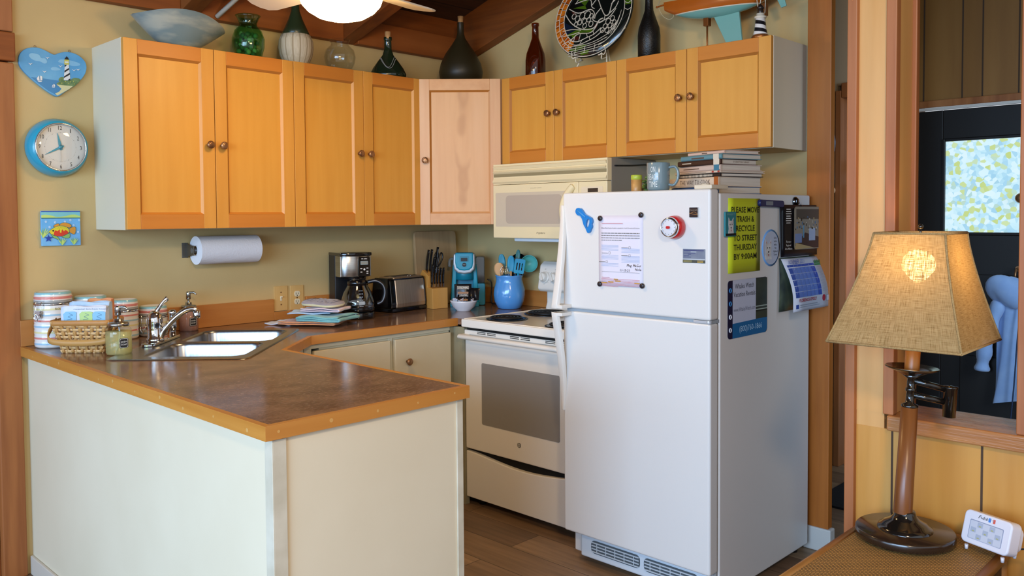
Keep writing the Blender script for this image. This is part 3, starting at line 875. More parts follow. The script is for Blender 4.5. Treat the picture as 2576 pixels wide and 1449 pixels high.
# ---------------------------------------------------------------- sink, taps
Rz45 = pi/4
sk = thing('kitchen_sink', 'stainless steel double-bowl sink set diagonally into the brown worktop', 'sink', (SINK.x, SINK.y, ZC), Rz45)
def loop(bm, pts, z): return [bm.verts.new((p[0], p[1], z)) for p in pts]
bowls = [(-.185, -.045, .335, .372), (.187, -.045, .335, .372)]
bm = new()
o_ = loop(bm, rrect(.806, .506, .035, 5, 0, -.012), .0045)
ed = [bm.edges.new((o_[i], o_[(i+1) % len(o_)])) for i in range(len(o_))]
hl = []
for cx, cy, w, h in bowls:
    l_ = loop(bm, rrect(w, h, .055, 6, cx, cy), .0045); hl.append(l_)
    ed += [bm.edges.new((l_[i], l_[(i+1) % len(l_)])) for i in range(len(l_))]
bmesh.ops.triangle_fill(bm, use_beauty=True, use_dissolve=False, edges=ed, normal=(0, 0, 1))
o2 = loop(bm, rrect(.816, .516, .04, 5, 0, -.012), .0004)
for i in range(len(o_)): face(bm, [o_[i], o2[i], o2[(i+1) % len(o_)], o_[(i+1) % len(o_)]], 0, True)
for (cx, cy, w, h), l_ in zip(bowls, hl):
    prev = l_
    for dw, z in ((.006, -.002), (.010, -.010), (.020, -.10), (.032, -.150), (.060, -.168), (.12, -.174)):
        nx = loop(bm, rrect(w-dw, h-dw, max(.055, .055+dw*.2), 6, cx, cy), z)
        for i in range(len(nx)): face(bm, [prev[i], prev[(i+1) % len(nx)], nx[(i+1) % len(nx)], nx[i]], 0, True)
        prev = nx
    face(bm, prev, 0)
bmesh.ops.recalc_face_normals(bm, faces=list(bm.faces))
sinksteel = M('sink_steel', '#a9abae', '#9b9ea2', scale=(1, 30, 1), nscale=5, rough=.26, metal=1)
obj('basin', bm, sinksteel, sk)
for cx, cy, w, h in bowls:
    bm = new(); lathe(bm, [(.045, -.1735), (.043, -.1715), (.03, -.1765), (0, -.1775)], 28, T(cx, cy, 0), 0, close=False)
    obj('drain', bm, chrome, sk)
# small black wire caddy hung in the far bowl
cd = thing('sink_caddy', 'small black wire caddy hanging in the far sink bowl', 'caddy', (SINK.x+SU.x*.075, SINK.y+SU.y*.075, ZC-.004), Rz45)
bm = new()
for z in (-.006, -.030, -.055): tube(bm, [(p[0], p[1], z) for p in rrect(.05, .12, .012, 4, 0, .02)], .0018, 6, closed=True)
for k in range(7):
    y = .02-.055+.11*k/6
    tube(bm, [(-.025, y, -.006), (-.025, y, -.055), (.025, y, -.055), (.025, y, -.006)], .0014, 6)
obj('wire_basket', bm, black_plastic, cd)

fa = thing('kitchen_faucet', 'chrome single-lever kitchen faucet with curved spout behind the sink', 'faucet', (SINK.x+SU.x*.02-SV.x*.205, SINK.y+SU.y*.02-SV.y*.205, ZC+.0045), Rz45)
bm = new(); prism(bm, rrect(.30, .056, .027, 8), .012)
obj('deck_plate', bm, chrome, fa, .004, seg=3)
bm = new()
lathe(bm, [(.034, .0), (.034, .012), (.029, .018), (.028, .065), (.030, .072), (.030, .088), (.025, .108), (.014, .121), (0, .124)], 28, T(-.06, 0, .01))
obj('column', bm, chrome, fa)
bm = new()
hp = smooth_pts([(-.060, -.002, .118), (-.059, -.010, .136), (-.054, -.024, .158), (-.049, -.042, .178), (-.047, -.048, .183)], 5)
tube(bm, hp, [.013, .0125, .0115, .0105, .0095, .009, .0085, .008, .0075, .007, .007, .0075, .008, .009, .0095, .0098, .0098, .0095, .008, .006, .004][:len(hp)], 12)
obj('lever', bm, chrome, fa)
bm = new()
sp = smooth_pts([(-.060, -.016, .022), (-.058, -.040, .062), (-.050, -.078, .104), (-.040, -.112, .130), (-.032, -.138, .136), (-.028, -.152, .130)], 7)
tube(bm, sp, [.016]*6+[.0145]*(len(sp)-6), 14, flat=.8)
lathe(bm, [(.013, -.012), (.015, 0), (.015, .016), (.008, .022)], 18, T(-.027, -.153, .110))
obj('spout', bm, chrome, fa)
bm = new()
lathe(bm, [(.024, 0), (.022, .006), (.014, .012), (.012, .03)], 20, T(.12, 0, .0))
lathe(bm, [(.012, .025), (.0165, .045), (.017, .062), (.013, .085), (.015, .10), (.017, .108), (.010, .116), (0, .118)], 20, T(.12, 0, 0))
obj('side_spray', bm, chrome, fa)

# ---------------------------------------------------------------- striped canisters
stripe_cols = {'w': M('glaze_white', '#e6e3dc', rough=.12, coat=.5), 'b': M('glaze_blue', '#9fc4d8', rough=.12, coat=.5), 'r': M('glaze_coral', '#d9877c', rough=.12, coat=.5),
               'y': M('glaze_yellow', '#e4dba2', rough=.12, coat=.5), 't': M('glaze_aqua', '#8fc0c4', rough=.12, coat=.5), 'g': M('glaze_grey', '#9b9c98', rough=.15, coat=.5)}
keys = list(stripe_cols); cm = [stripe_cols[k] for k in keys]
def canister(label, x, y, r, h, rz):
    t = thing('canister', label, 'canister', (x, y, ZC+.0003), rz, 'striped ceramic canisters by the wall')
    bh = h*.80 if h > .2 else h-.045
    bm = new(); prof = [(0, 0), (r*.86, 0), (r*.93, .004)]; mats = [0, 0]
    seq = 'wwbwwrwwywwbwwrwwbwwywwr'; n = max(6, int(bh/.0078)); z = .004
    for k in range(n):
        z = .006+(bh-.012)*k/n; c = seq[k % len(seq)]
        prof.append((r*(.975 if k % 3 else .955), z)); mats.append(keys.index(c))
    prof += [(r*.96, bh-.004), (r*.80, bh), (r*.80, bh-.02), (0, bh-.02)]; mats += [0, 0, 0, 0]
    b = obj('jar', lathe(bm, prof, 40, I4, 0, True, False, mats=mats), cm, t)
    bm = new()
    lp = [(0, bh+.001), (r*.95, bh+.001), (r*.97, bh+.004), (r*.97, bh+.010), (r*.94, bh+.013), (r*.96, bh+.017), (r*.96, bh+.024), (r*.92, bh+.027), (r*.93, bh+.031), (r*.91, bh+.0385), (r*.85, bh+.041), (r*.80, bh+.036), (0, bh+.034)]
    lm = [0, 0, 5, 0, 2, 2, 0, 0, 4, 4, 0, 0, 0]
    obj('lid', lathe(bm, lp, 40, I4, 0, True, False, mats=lm), cm, t)
    bm = new(); lathe(bm, [(r*.965, bh-.010), (r*.99, bh-.009), (r*.99, bh-.003), (r*.965, bh-.002)], 40, close=False)
    obj('clamp_band', bm, chrome, t)
    bm = new()
    for s in (-1, 1): tube(bm, [(-r*.97, s*.014, bh+.006), (-r-.006, s*.013, bh+.004), (-r-.008, s*.011, bh-.03), (-r-.004, s*.010, bh-.055)], .0016, 6)
    tube(bm, [(-r-.004, -.010, bh-.055), (-r-.004, .010, bh-.055)], .0016, 6)
    box(bm, (-r-.011, -.009, bh-.058), (-r-.004, .009, bh-.030))
    tube(bm, smooth_pts([(-r-.005, -.012, bh-.035), (-r-.020, -.010, bh-.052), (-r-.016, 0, bh-.07), (-r-.020, .010, bh-.052), (-r-.005, .012, bh-.035)], 4), .0018, 6)
    obj('wire_clip', bm, chrome, t)
    return t
c1 = canister('tallest striped ceramic canister at the left end, marked flour', -2.333, -.100, .071, .222, .55)
bm = new(); text(bm, 'FLOUR', RZ(-.55-.02) @ front(0, -.0712, .150), .030, .009, 0)
obj('lettering', bm, ink, c1)
canister('second tallest striped canister, behind the woven basket', -2.192, -.095, .065, .195, .6)
canister('third tallest striped ceramic canister, behind the dish soap jar', -2.060, -.090, .061, .170, .6)
canister('shortest striped ceramic canister, behind the chrome faucet', -1.933, -.086, .060, .133, .6)

# ---------------------------------------------------------------- woven basket with folded towels
bk = thing('woven_basket', 'small woven splint basket with lowered handle beside the tall canister', 'basket', (-2.286, -.330, ZC+.0005), -pi/4)
splint = M('ash_splint', '#deb67e', '#cfa268', scale=(1, 1, 1), nscale=18, rough=.55)
bm = new()
hb = .122; bw, bd, tw, td = .076, .046, .107, .066
def side(u, v, s):       # u along the side -1..1, v height 0..1
    w = bw+(tw-bw)*v; d = bd+(td-bd)*v
    return {0: (u*w, -d), 1: (w, u*d), 2: (-u*w, d), 3: (-w, -u*d)}[s], {0: (0, -1), 1: (1, 0), 2: (0, 1), 3: (-1, 0)}[s]
rows = 9
for s in range(4):
    ns = 9 if s % 2 == 0 else 6
    for r in range(rows):
        v0 = (r+.12)/rows; v1 = (r+.88)/rows; prev = None; n = ns*4
        for k in range(n+1):
            u = -1+2*k/n
            off = .0028*(1 if 1 else 0)*cos(pi*(k/4+r))
            (x, y), (nx, ny) = side(u, (v0+v1)/2, s)
            (xa, ya), _ = side(u, v0, s); (xb, yb), _ = side(u, v1, s)
            q = [bm.verts.new((xa+nx*off, ya+ny*off, v0*hb)), bm.verts.new((xb+nx*off, yb+ny*off, v1*hb))]
            if prev: face(bm, [prev[0], q[0], q[1], prev[1]], 0, True)
            prev = q
    for k in range(ns):
        u = -1+2*(k+.5)/ns; wv = .55/ns; prev = None
        for j in range(rows*2+1):
            v = j/(rows*2); off = -.0022*cos(pi*(k+j/2+.5)) + .0003
            (xa, ya), (nx, ny) = side(u-wv, v, s); (xb, yb), _ = side(u+wv, v, s)
            q = [bm.verts.new((xa+nx*off, ya+ny*off, v*hb)), bm.verts.new((xb+nx*off, yb+ny*off, v*hb))]
            if prev: face(bm, [prev[0], prev[1], q[1], q[0]], 1, True)
            prev = q
obj('weave', bm, [splint, M('ash_stake', '#ba8a4a', rough=.6)], bk, solid=.0014)
bm = new(); box(bm, (-bw, -bd, 0), (bw, bd, .003))
obj('base', bm, splint, bk)
bm = new()
for k, (e, zz) in enumerate(((.004, hb-.012), (.004, hb-.012))):
    pass
def band(bm, e, z0, z1, rr=.018):
    o1 = rrect(2*tw+2*e, 2*td+2*e, rr, 4); n = len(o1)
    a = [bm.verts.new((p[0], p[1], z0)) for p in o1]; b = [bm.verts.new((p[0], p[1], z1)) for p in o1]
    for i in range(n): face(bm, [a[i], a[(i+1) % n], b[(i+1) % n], b[i]], 0, True)
band(bm, .003, hb-.017, hb+.003)
obj('rim', bm, M('ash_rim', '#c08a4c', '#b37c40', nscale=14, rough=.5), bk, solid=.004)
bm = new()
hnd = smooth_pts([(-tw-.006, -.01, hb-.004), (-tw-.012, -.055, hb-.045), (-tw+.002, -td-.012, hb-.070), (-tw+.05, -td-.018, hb-.078), (0, -td-.018, hb-.080), (tw-.05, -td-.018, hb-.078), (tw-.002, -td-.012, hb-.070), (tw+.012, -.055, hb-.045), (tw+.006, -.01, hb-.004)], 5)
prev = None
for p in hnd:
    q = [bm.verts.new(p+Vector((0, 0, -.011))), bm.verts.new(p+Vector((0, 0, .011)))]
    if prev: face(bm, [prev[0], q[0], q[1], prev[1]], 0, True)
    prev = q
obj('handle', bm, M('ash_handle', '#be8f4e', rough=.5), bk, solid=.004)

def cloth(name, c, c2=None, ns=40): return M(name, c, c2 or c, nscale=ns, lo=.3, hi=.7, rough=.9, sheen=.3, bump=.35, bscale=500)
tw_white = cloth('towel_white_blue', '#dfe3ee', '#cfd8ea'); tw_teal = cloth('towel_teal', '#6fb2b6', '#86c2c0'); tw_orange = cloth('towel_orange', '#df9a68', '#d68c58')
tw_blue = cloth('towel_pale_blue', '#bcd0e4', '#a9c4dc'); tw_pink = cloth('towel_pink', '#e6d2da', '#dcc4cf'); tw_grey = cloth('mitt_grey', '#a39a9c', '#8f878a'); tw_yel = cloth('mitt_yellow', '#d9d3a4')
pat_blue = M('print_blue', '#8fc2dd', rough=.9); pat_green = M('print_green', '#bcd78c', rough=.9); pat_line = M('print_line', '#5c7c96', rough=.9)

def folded(name, label, mats, loc, rz, w, d, lay, th=.007, wave=.003, seed=1, group=None, cat='towel', tilt=None, parent=None):
    """cloth folded back and forth into `lay` layers; folds on the short ends"""
    rnd = random.Random(seed); bm = new(); path = []
    for k in range(lay):
        z = th*(k+.5); s = 1 if k % 2 == 0 else -1
        m = 8
        for j in range(m+1):
            t = j/m; path.append((s*(-w/2+w*t)*(1-.02*k), z))
        if k < lay-1:
            for a in (-60, -20, 20, 60):
                path.append((s*(w/2)*(1-.02*k)+s*th*.62*cos(radians(a)), th*(k+1)+th*.5*sin(radians(a))))
    ny = 12; rowsv = []
    ph = [rnd.uniform(0, 6) for _ in range(4)]
    for j in range(ny+1):
        y = -d/2+d*j/ny; row = []
        for i, (x, z) in enumerate(path):
            dz = wave*(.5+.5*sin(9*x/w+ph[0]+2*y/d))*(z/th/lay+.15)+wave*.6*(.5+.5*sin(11*y/d+ph[1]))*(z/th/lay)
            row.append(bm.verts.new((x+.004*sin(5*y/d+ph[2]), y*(1-.015*sin(i*.9+ph[3])), z+dz)))
        rowsv.append(row)
    for a, b in zip(rowsv[:-1], rowsv[1:]):
        for i in range(len(path)-1): face(bm, [a[i], a[i+1], b[i+1], b[i]], 0, True)
    o = obj(name, bm, mats, parent, solid=th*.80)
    tag(o, label, cat, group, loc, rz)
    if tilt: o.rotation_euler = (tilt[0], tilt[1], rz)
    return o

# folded tea towels standing in the basket
def stand_towel(label, mat, y, h, w, dx, prints=False, lean=.0):
    bm = new(); th = .014
    for k in range(2):
        prof = smooth_pts([(th*(k-.5)-th*.42, -.045), (th*(k-.5)-th*.42, 0.0), (th*(k-.5)-th*.40, h-.012), (th*(k-.5), h), (th*(k-.5)+th*.40, h-.012), (th*(k-.5)+th*.42, 0.0), (th*(k-.5)+th*.42, -.045)], 4)
        rws = []
        for i in range(11):
            x = -w/2+w*i/10
            rws.append([bm.verts.new((x, p.x+.002*sin(i*.9+k), p.y*(1-.03*(i/10-.5)**2*4)+.003*sin(i*.7+k*2))) for p in prof])
        for a, b in zip(rws[:-1], rws[1:]):
            for q in range(len(prof)-1): face(bm, [a[q], a[q+1], b[q+1], b[q]], 0, True)
    t = obj('tea_towel', bm, mat, None, solid=.0025)
    cx, cy = -2.286, -.330; c_, s_ = cos(-pi/4), sin(-pi/4)
    tag(t, label, 'towel', 'tea towels in the basket', (cx+dx*c_-y*s_, cy+dx*s_+y*c_, ZC+hb+.0005), -pi/4)
    if prints:
        bm = new(); F = front(0, -.0165, 0)
        for x, m_ in ((-.048, 0), (.012, 1), (.060, 0)):
            prism(bm, [(x-.024, -.006), (x+.022, -.006), (x+.024, h-.012-.01), (x+.012, h-.010-.008), (x-.016, h-.011-.008), (x-.026, h-.018-.01)], .0006, F, m_)
            tube(bm, [F @ Vector(p) for p in smooth_pts([(x-.012, .002, .001), (x+.008, .006, .001), (x-.008, .014, .001), (x+.010, .020, .001), (x-.004, .026, .001)], 4)], .0007, 5, mi=2)
        text(bm, 'coastal kitchen towel', F @ T(.03, h-.011, .0008), .13, .0045, 2)
        obj('print', bm, [pat_blue, pat_green, pat_line], t)
    return t
stand_towel('front folded tea towel with blue and green print in the woven basket', tw_white, -.026, .052, .168, .004, True)
stand_towel('pale folded tea towel sticking up behind the printed one in the basket', tw_blue, .004, .066, .15, .012)
stand_towel('orange folded tea towel at the back of the woven basket', tw_orange, .034, .074, .09, .036)

# ---------------------------------------------------------------- soap jars
clear = thin_glass('clear_glass', '#fafbfa', .06)
label_blk = M('chalk_label', '#1c1c1e', rough=.6); white_ink = M('white_ink', '#e8e6e0', rough=.6)
def soap_jar(name, label, loc, rz, r, h, liquid, lvl, txt, frosted=False):
    t = thing(name, label, 'soap dispenser', loc, rz)
    glass = M('frosted_jar', '#e9d6cc', rough=.35, trans=.55) if frosted else clear
    bm = new()
    lathe(bm, [(0, 0), (r*.90, 0), (r, .008), (r, h*.70), (r*.96, h*.80), (r*.74, h*.90), (r*.72, h*.93), (r*.72, h)], 32, close=False)
    obj('jar', bm, glass, t, solid=0 if frosted else 0)
    bm = new(); lathe(bm, [(0, .003), (r*.88, .003), (r*.965, .010), (r*.965, h*lvl), (0, h*lvl)], 32, close=False)
    obj('soap', bm, liquid, t)
    bm = new(); lathe(bm, [(r*.73, h*.90), (r*.80, h*.905), (r*.80, h*1.0), (r*.70, h*1.02), (r*.35, h*1.03), (r*.33, h*1.12), (r*.30, h*1.13), (0, h*1.13)], 28, close=False)
    obj('screw_lid', bm, steel, t)
    bm = new()
    lathe(bm, [(.0045, h*1.12), (.0045, h*1.24), (.010, h*1.245), (.010, h*1.245+.028), (.008, h*1.245+.034), (0, h*1.245+.034)], 18, close=False)
    tube(bm, smooth_pts([(0, 0, h*1.245+.026), (.012, -.002, h*1.245+.030), (.028, -.006, h*1.245+.029), (.037, -.008, h*1.245+.022)], 4), [.005]*9+[.0035]*4, 10)
    obj('pump', bm, steel, t)
    bm = new(); tube(bm, smooth_pts([(0, 0, h*1.0), (.004, 0, h*.6), (-.008, 0, h*.12)], 4), .003, 8)
    obj('dip_tube', bm, M('dip_tube_plastic', '#dfe4e6', rough=.3, trans=.4), t)
    bm = new(); F = RZ(.75) @ front(0, -r-.0006, h*.40)
    prism(bm, rrect(.032, .036, .006), .0008, F, 0)
    prism(bm, rrect(.029, .033, .005), .0004, F @ T(0, 0, .0006), 1); prism(bm, rrect(.027, .031, .005), .0004, F @ T(0, 0, .0009), 0)
    for i, s in enumerate(txt): text(bm, s, F @ T(0, .002-.010*i, .0015), .021, .006, 1)
    obj('label_sticker', bm, [label_blk, white_ink], t)
    return t
soap_jar('dish_soap_jar', 'clear glass jar of yellow dish soap with steel pump, in front of the basket', (-2.240, -.506, ZC+.0005), -.75, .046, .118,
         thin_glass('yellow_soap', '#f6f2cc', .05, .05, .30, '#efe8a4'), .74, ('DISH', 'SOAP'))
soap_jar('hand_soap_jar', 'jar of pinkish hand soap with steel pump behind the faucet', (-1.775, -.085, ZC+.0005), -.75, .041, .115,
         thin_glass('pink_soap', '#e0b8a6', .05, .1, .55, '#cf9c88'), .80, ('HAND', 'SOAP'), False)

# ---------------------------------------------------------------- pile of dish towels
px, py, pr_ = -1.262, -.318, -1.02
GT = 'folded dish towels beside the sink'
folded('dish_towel', 'white scalloped towel lying flat at the bottom left of the folded pile', tw_white, (px-.080, py+.150, ZC+.001), pr_-.05, .13, .15, 1, .005, .010, 3, GT)
folded('dish_towel', 'orange folded dish towel at the bottom of the towel pile', tw_orange, (px-.02, py+.01, ZC+.0075), pr_+.05, .27, .17, 2, .006, .005, 4, GT)
folded('dish_towel', 'teal folded dish towel showing its rolled edges in the towel pile', tw_teal, (px+.022, py-.050, ZC+.0250), pr_-.12, .22, .19, 3, .0068, .006, 5, GT)
folded('dish_towel', 'pale blue folded dish towel under the pink one in the towel pile', tw_blue, (px+.0, py+.040, ZC+.0520), pr_+.16, .20, .15, 1, .006, .006, 6, GT)
folded('dish_towel', 'pinkish white folded dish towel near the top of the towel pile', tw_pink, (px+.028, py-.020, ZC+.0645), pr_-.02, .19, .14, 2, .006, .006, 7, GT)
bm = new()
mo = smooth_pts([(-.095, -.05, 0), (-.06, -.066, 0), (.0, -.060, 0), (.06, -.062, 0), (.095, -.035, 0), (.10, .02, 0), (.07, .056, 0), (.0, .050, 0), (-.05, .06, 0), (-.095, .04, 0), (-.108, 0, 0)], 4, True)
n = len(mo); rings = []
for s, z in ((.96, 0), (1.0, .006), (1.0, .010), (.96, .016), (.75, .021), (.4, .024)):
    rings.append([bm.verts.new((p.x*s, p.y*s, z+(.0025*sin(p.x*150) if s < .9 else 0))) for p in mo])
for i, (a, b) in enumerate(zip(rings[:-1], rings[1:])):
    for k in range(n): face(bm, [a[k], a[(k+1) % n], b[(k+1) % n], b[k]], 1 if i < 2 else 0, True)
face(bm, rings[0][::-1], 1); face(bm, rings[-1], 0)
mt = obj('oven_mitt', bm, [tw_grey, tw_yel])
tag(mt, 'grey quilted oven mitt with yellow edging on top of the towel pile', 'oven mitt', None, (px+.035, py-.005, ZC+.0910), pr_-.25)
mt.rotation_euler = (.06, .03, pr_-.25)
bm = new()
for k in range(9):
    x = -.085+.02*k
    tube(bm, [(x, -.045, .0215), (x+.006, 0, .0245), (x+.002, .042, .021)], .0012, 5)
obj('quilting', bm, M('quilt_line', '#7d7478', rough=.9), mt)

# ---------------------------------------------------------------- coffee maker
cmk = thing('coffee_maker', 'black and steel drip coffee maker with glass carafe beside the toaster', 'coffee maker', (-.965, -.165, ZC+.0003), radians(-14))
bm = new(); box(bm, (-.083, -.105, 0), (.083, .085, .034))
lathe(bm, [(.083, 0), (.083, .034)], 32, T(0, -.09, 0))
obj('base', bm, black_gloss, cmk, .004)
bm = new(); box(bm, (-.083, .0, .034), (.083, .085, .318))
obj('reservoir', bm, black_plastic, cmk, .004)
bm = new(); box(bm, (-.081, -.072, .205), (.081, .0, .310)); lathe(bm, [(.0805, .205), (.0805, .310)], 32, T(0, -.055, 0), sy=.5)
obj('brew_housing', bm, steel, cmk, .003)
bm = new(); box(bm, (-.084, -.078, .310), (.084, .086, .325)); lathe(bm, [(.084, .310), (.084, .325)], 32, T(0, -.057, 0), sy=.52)
obj('lid', bm, black_gloss, cmk, .003)
bm = new(); prism(bm, rrect(.064, .100, .010), .006, front(.034, -.0935, .256), 0)
lathe(bm, [(.055, .196), (.045, .207)], 24, T(0, -.05, 0))
pnl = obj('control_panel', bm, black_gloss, cmk, .002)
bm = new(); F = front(.034, -.1000, .256)
prism(bm, rrect(.040, .019, .003), .0006, F @ T(0, .018, 0), 0); prism(bm, rrect(.036, .015, .002), .0006, F @ T(0, .018, .0004), 1)
text(bm, 'Mr. Coffee', F @ T(0, .036, .0003), .030, .006, 2, shear=.2, bold=.02)
for x, y in ((-.016, -.010), (.016, -.008), (-.016, -.027), (.016, -.024), (.016, -.034)): prism(bm, rrect(.010, .004, .001), .0006, F @ T(x, y, 0), 2)
prism(bm, circ(.005, 16), .0006, F @ T(0, -.014, 0), 2)
obj('display', bm, [M('lcd_bezel', '#8fa9b4', rough=.2, metal=.3), M('lcd_face', '#8c8d84', rough=.3), white_ink], pnl)
ca = new(); lathe(ca, [(0, .036), (.072, .037), (.084, .052), (.084, .078), (.070, .128), (.052, .160), (.048, .172)], 36, T(0, -.088, 0), close=False)
carafe_glass = thin_glass('carafe_glass', '#b9c2c6', .22)
cf = obj('carafe', ca, carafe_glass, cmk)
bm = new(); lathe(bm, [(.046, .163), (.052, .165), (.050, .188), (.030, .196), (0, .197)], 32, T(0, -.088, 0), close=False)
obj('carafe_collar', bm, black_gloss, cf)
obj('carafe_band', lathe(new(), [(.0845, .040), (.086, .048), (.0855, .056)], 36, T(0, -.088, 0), close=False), black_gloss, cf)
bm = new()
hp = smooth_pts([(.045, -.118, .180), (.078, -.140, .186), (.110, -.150, .165), (.120, -.152, .125), (.108, -.148, .085), (.086, -.136, .072)], 5)
tube(bm, hp, .0125, 10, flat=.8)
obj('carafe_handle', bm, black_plastic, cf)
bm = new(); tube(bm, [p+Vector((-.004, -.0110, 0)) for p in hp], .0030, 8)
obj('handle_inlay', bm, M('grey_inlay', '#6f767d', rough=.35), cf)
bm = new(); F = T(0, -.088, 0)
for k in range(6):
    z = .066+.015*k; rr = .0845-(max(0, z-.078))*.28+.0006
    for a in (-1.75, ):
        box(bm, (rr, -.007, z-.0012), (rr+.0006, .004, z+.0012), 0, F @ RZ(a)); box(bm, (rr, .007, z-.0018), (rr+.0006, .012, z+.0018), 0, F @ RZ(a))
prism(bm, rrect(.03, .017, .003), .0008, F @ RZ(-.12) @ front(0, -.0838, .082), 0)
obj('level_marks', bm, M('carafe_print', '#aab4ba', rough=.5), cf)

# ---------------------------------------------------------------- toaster
to = thing('toaster', 'stainless steel two-slice toaster with black ends beside the coffee maker', 'toaster', (-.622, -.124, ZC+.0003), radians(8))
bm = new(); box(bm, (-.135, -.077, .004), (.135, .077, .022)); 
for x in (-.11, .11):
    for y in (-.06, .06): lathe(bm, [(.01, 0), (.01, .006)], 10, T(x, y, 0))
obj('base', bm, black_gloss, to, .003)
bm = new()
prism(bm, [(-.076, .022), (-.078, .045), (-.064, .168), (-.052, .184), (.052, .184), (.064, .168), (.078, .045), (.076, .022)], .222, T(-.100, 0, 0) @ RX90)
obj('shell', bm, M('toaster_steel', '#cbb8a2', '#b8a48e', scale=(60, 1, 1), nscale=6, rough=.36, metal=.82), to, .006, seg=3)
for a in (-.136, .122):
    bm = new(); prism(bm, [(-.074, .022), (-.076, .045), (-.062, .166), (-.050, .180), (.050, .180), (.062, .166), (.076, .045), (.074, .022)], .014 if a > 0 else .036, T(a, 0, 0) @ RX90)
    obj('end_cap', bm, black_gloss, to, .005, seg=3)
bm = new()
box(bm, (-.118, -.0665, .170), (.128, .0665, .1765)); 
obj('trim_line', bm, black_gloss, to, .002)
bm = new()
for y in (-.026, .026): box(bm, (-.085, y-.013, .1838), (.105, y+.013, .1855), 1); box(bm, (-.08, y-.009, .1850), (.10, y+.009, .1862), 0)
for x in (.015, .035): ball(bm, (x, -.05, .186), .005, mi=1, s=(1, 1, .5))
obj('slots', bm, [dark, chrome], to, .001)
bm = new(); box(bm, (-.150, -.012, .120), (-.134, .012, .134))
obj('lever', bm, black_plastic, to, .003)

# ---------------------------------------------------------------- cutting board and knife block
bm = new(); prism(bm, rrect(.310, .418, .022), .018, front(0, 0, .209))
cb = obj('cutting_board', bm, wood('bamboo_board', '#b99c72', '#a88a62', 'z', c3='#c6ab84', rough=.55), None, .003)
tag(cb, 'tall bamboo cutting board leaning on the wall behind the knife block', 'cutting board', None, (-.292, -.0500, ZC+.0005), 0)
cb.rotation_euler = (radians(-3.5), 0, 0)
kb_ = thing('knife_block', 'light wood knife block full of black-handled knives', 'knife block', (-.421, -.165, ZC+.0004), radians(-8))
kw = wood('beech_block', '#d19a4e', '#c18a40', 'z', c3='#dba962', rough=.4, fine=.8)
bm = new(); prism(bm, [(-.075, 0), (-.075, .112), (-.020, .116), (-.034, .176), (.030, .208), (.075, .15), (.045, 0)], .098, T(-.049, 0, 0) @ RX90)
obj('block', bm, kw, kb_, .002)
blk_h = M('knife_handle', '#141416', rough=.25); riv = M('rivet', '#b8bbbd', rough=.2, metal=1)
def knife(x, y, z, ang, ln, wd=.010, th=.008, yaw=0.0):
    X = T(x, y, z) @ RX(ang) @ RY(yaw)
    bm = new()
    n = 8; rw = []
    for k in range(n+1):
        t = k/n; w = wd*(.85+.25*sin(pi*t*1.0)+(.18*t*t)); z_ = ln*t
        rw.append([bm.verts.new(X @ Vector((th*.5*cos(2*pi*j/8), w*sin(2*pi*j/8)+.004*sin(pi*t), z_))) for j in range(8)])
    for a, b in zip(rw[:-1], rw[1:]):
        for j in range(8): face(bm, [a[j], a[(j+1) % 8], b[(j+1) % 8], b[j]], 0, True)
    face(bm, rw[0][::-1]); face(bm, rw[-1])
    for t in (.12, .5, .9): ball(bm, (0, 0, 0), .0022, X @ T(0, .0, ln*t) @ SCL(2.0, 1, 1), 1, 8, 6)
    box(bm, (-.0012, -.008, -.018), (.0012, .008, .002), 1, X)
    o = obj('knife', bm, [blk_h, riv], None)
    return o
def place_knife(label, *a, **k):
    o = knife(*a, **k); tag(o, label, 'knife', 'black-handled knives in the knife block', (-.421, -.165, ZC+.0004), radians(-8)); return o
place_knife('leftmost large black-handled knife at the back of the block', -.036, .005, .204, .22, .118, wd=.011)
place_knife('second large black-handled knife at the back of the block', -.014, .005, .204, .20, .120, wd=.011)
place_knife('tallest black knife handle in the middle of the block', .016, .000, .200, .05, .135, wd=.011, yaw=.12)
place_knife('short black-handled knife behind the tallest one in the block', -.003, -.012, .190, .16, .090, wd=.009)
for k, nm in enumerate(('nearest large steak knife in front slots of the block', 'second steak knife in the front slots of the block', 'third steak knife in the front slots of the block', 'fourth steak knife in the front slots of the block', 'rightmost steak knife in the front slots of the block')):
    place_knife(nm, -.036+.0185*k, -.046, .134, .10, .108 if k == 0 else .088, wd=.009 if k else .011, th=.008)
sc = thing('kitchen_scissors', 'black-handled kitchen scissors standing in the knife block', 'scissors', (-.421, -.165, ZC+.0004), radians(-8))
for s, nm in ((-1, 'handle'), (1, 'handle')):
    bm = new(); X = T(.034, -.002, .258) @ RY(.22)
    tube(bm, smooth_pts([(s*.004, 0, -.036), (s*.018, 0, -.012), (s*.026, 0, .018), (s*.020, 0, .042), (s*.010, 0, .044), (s*.004, 0, .022), (s*.004, 0, -.01)], 5, True), .0044, 8, X, closed=True)
    obj('handle', bm, blk_h, sc)
bm = new(); box(bm, (-.008, -.002, -.085), (.008, .002, -.030), 0, T(.034, -.002, .258) @ RY(.22))
obj('blade', bm, riv, sc)

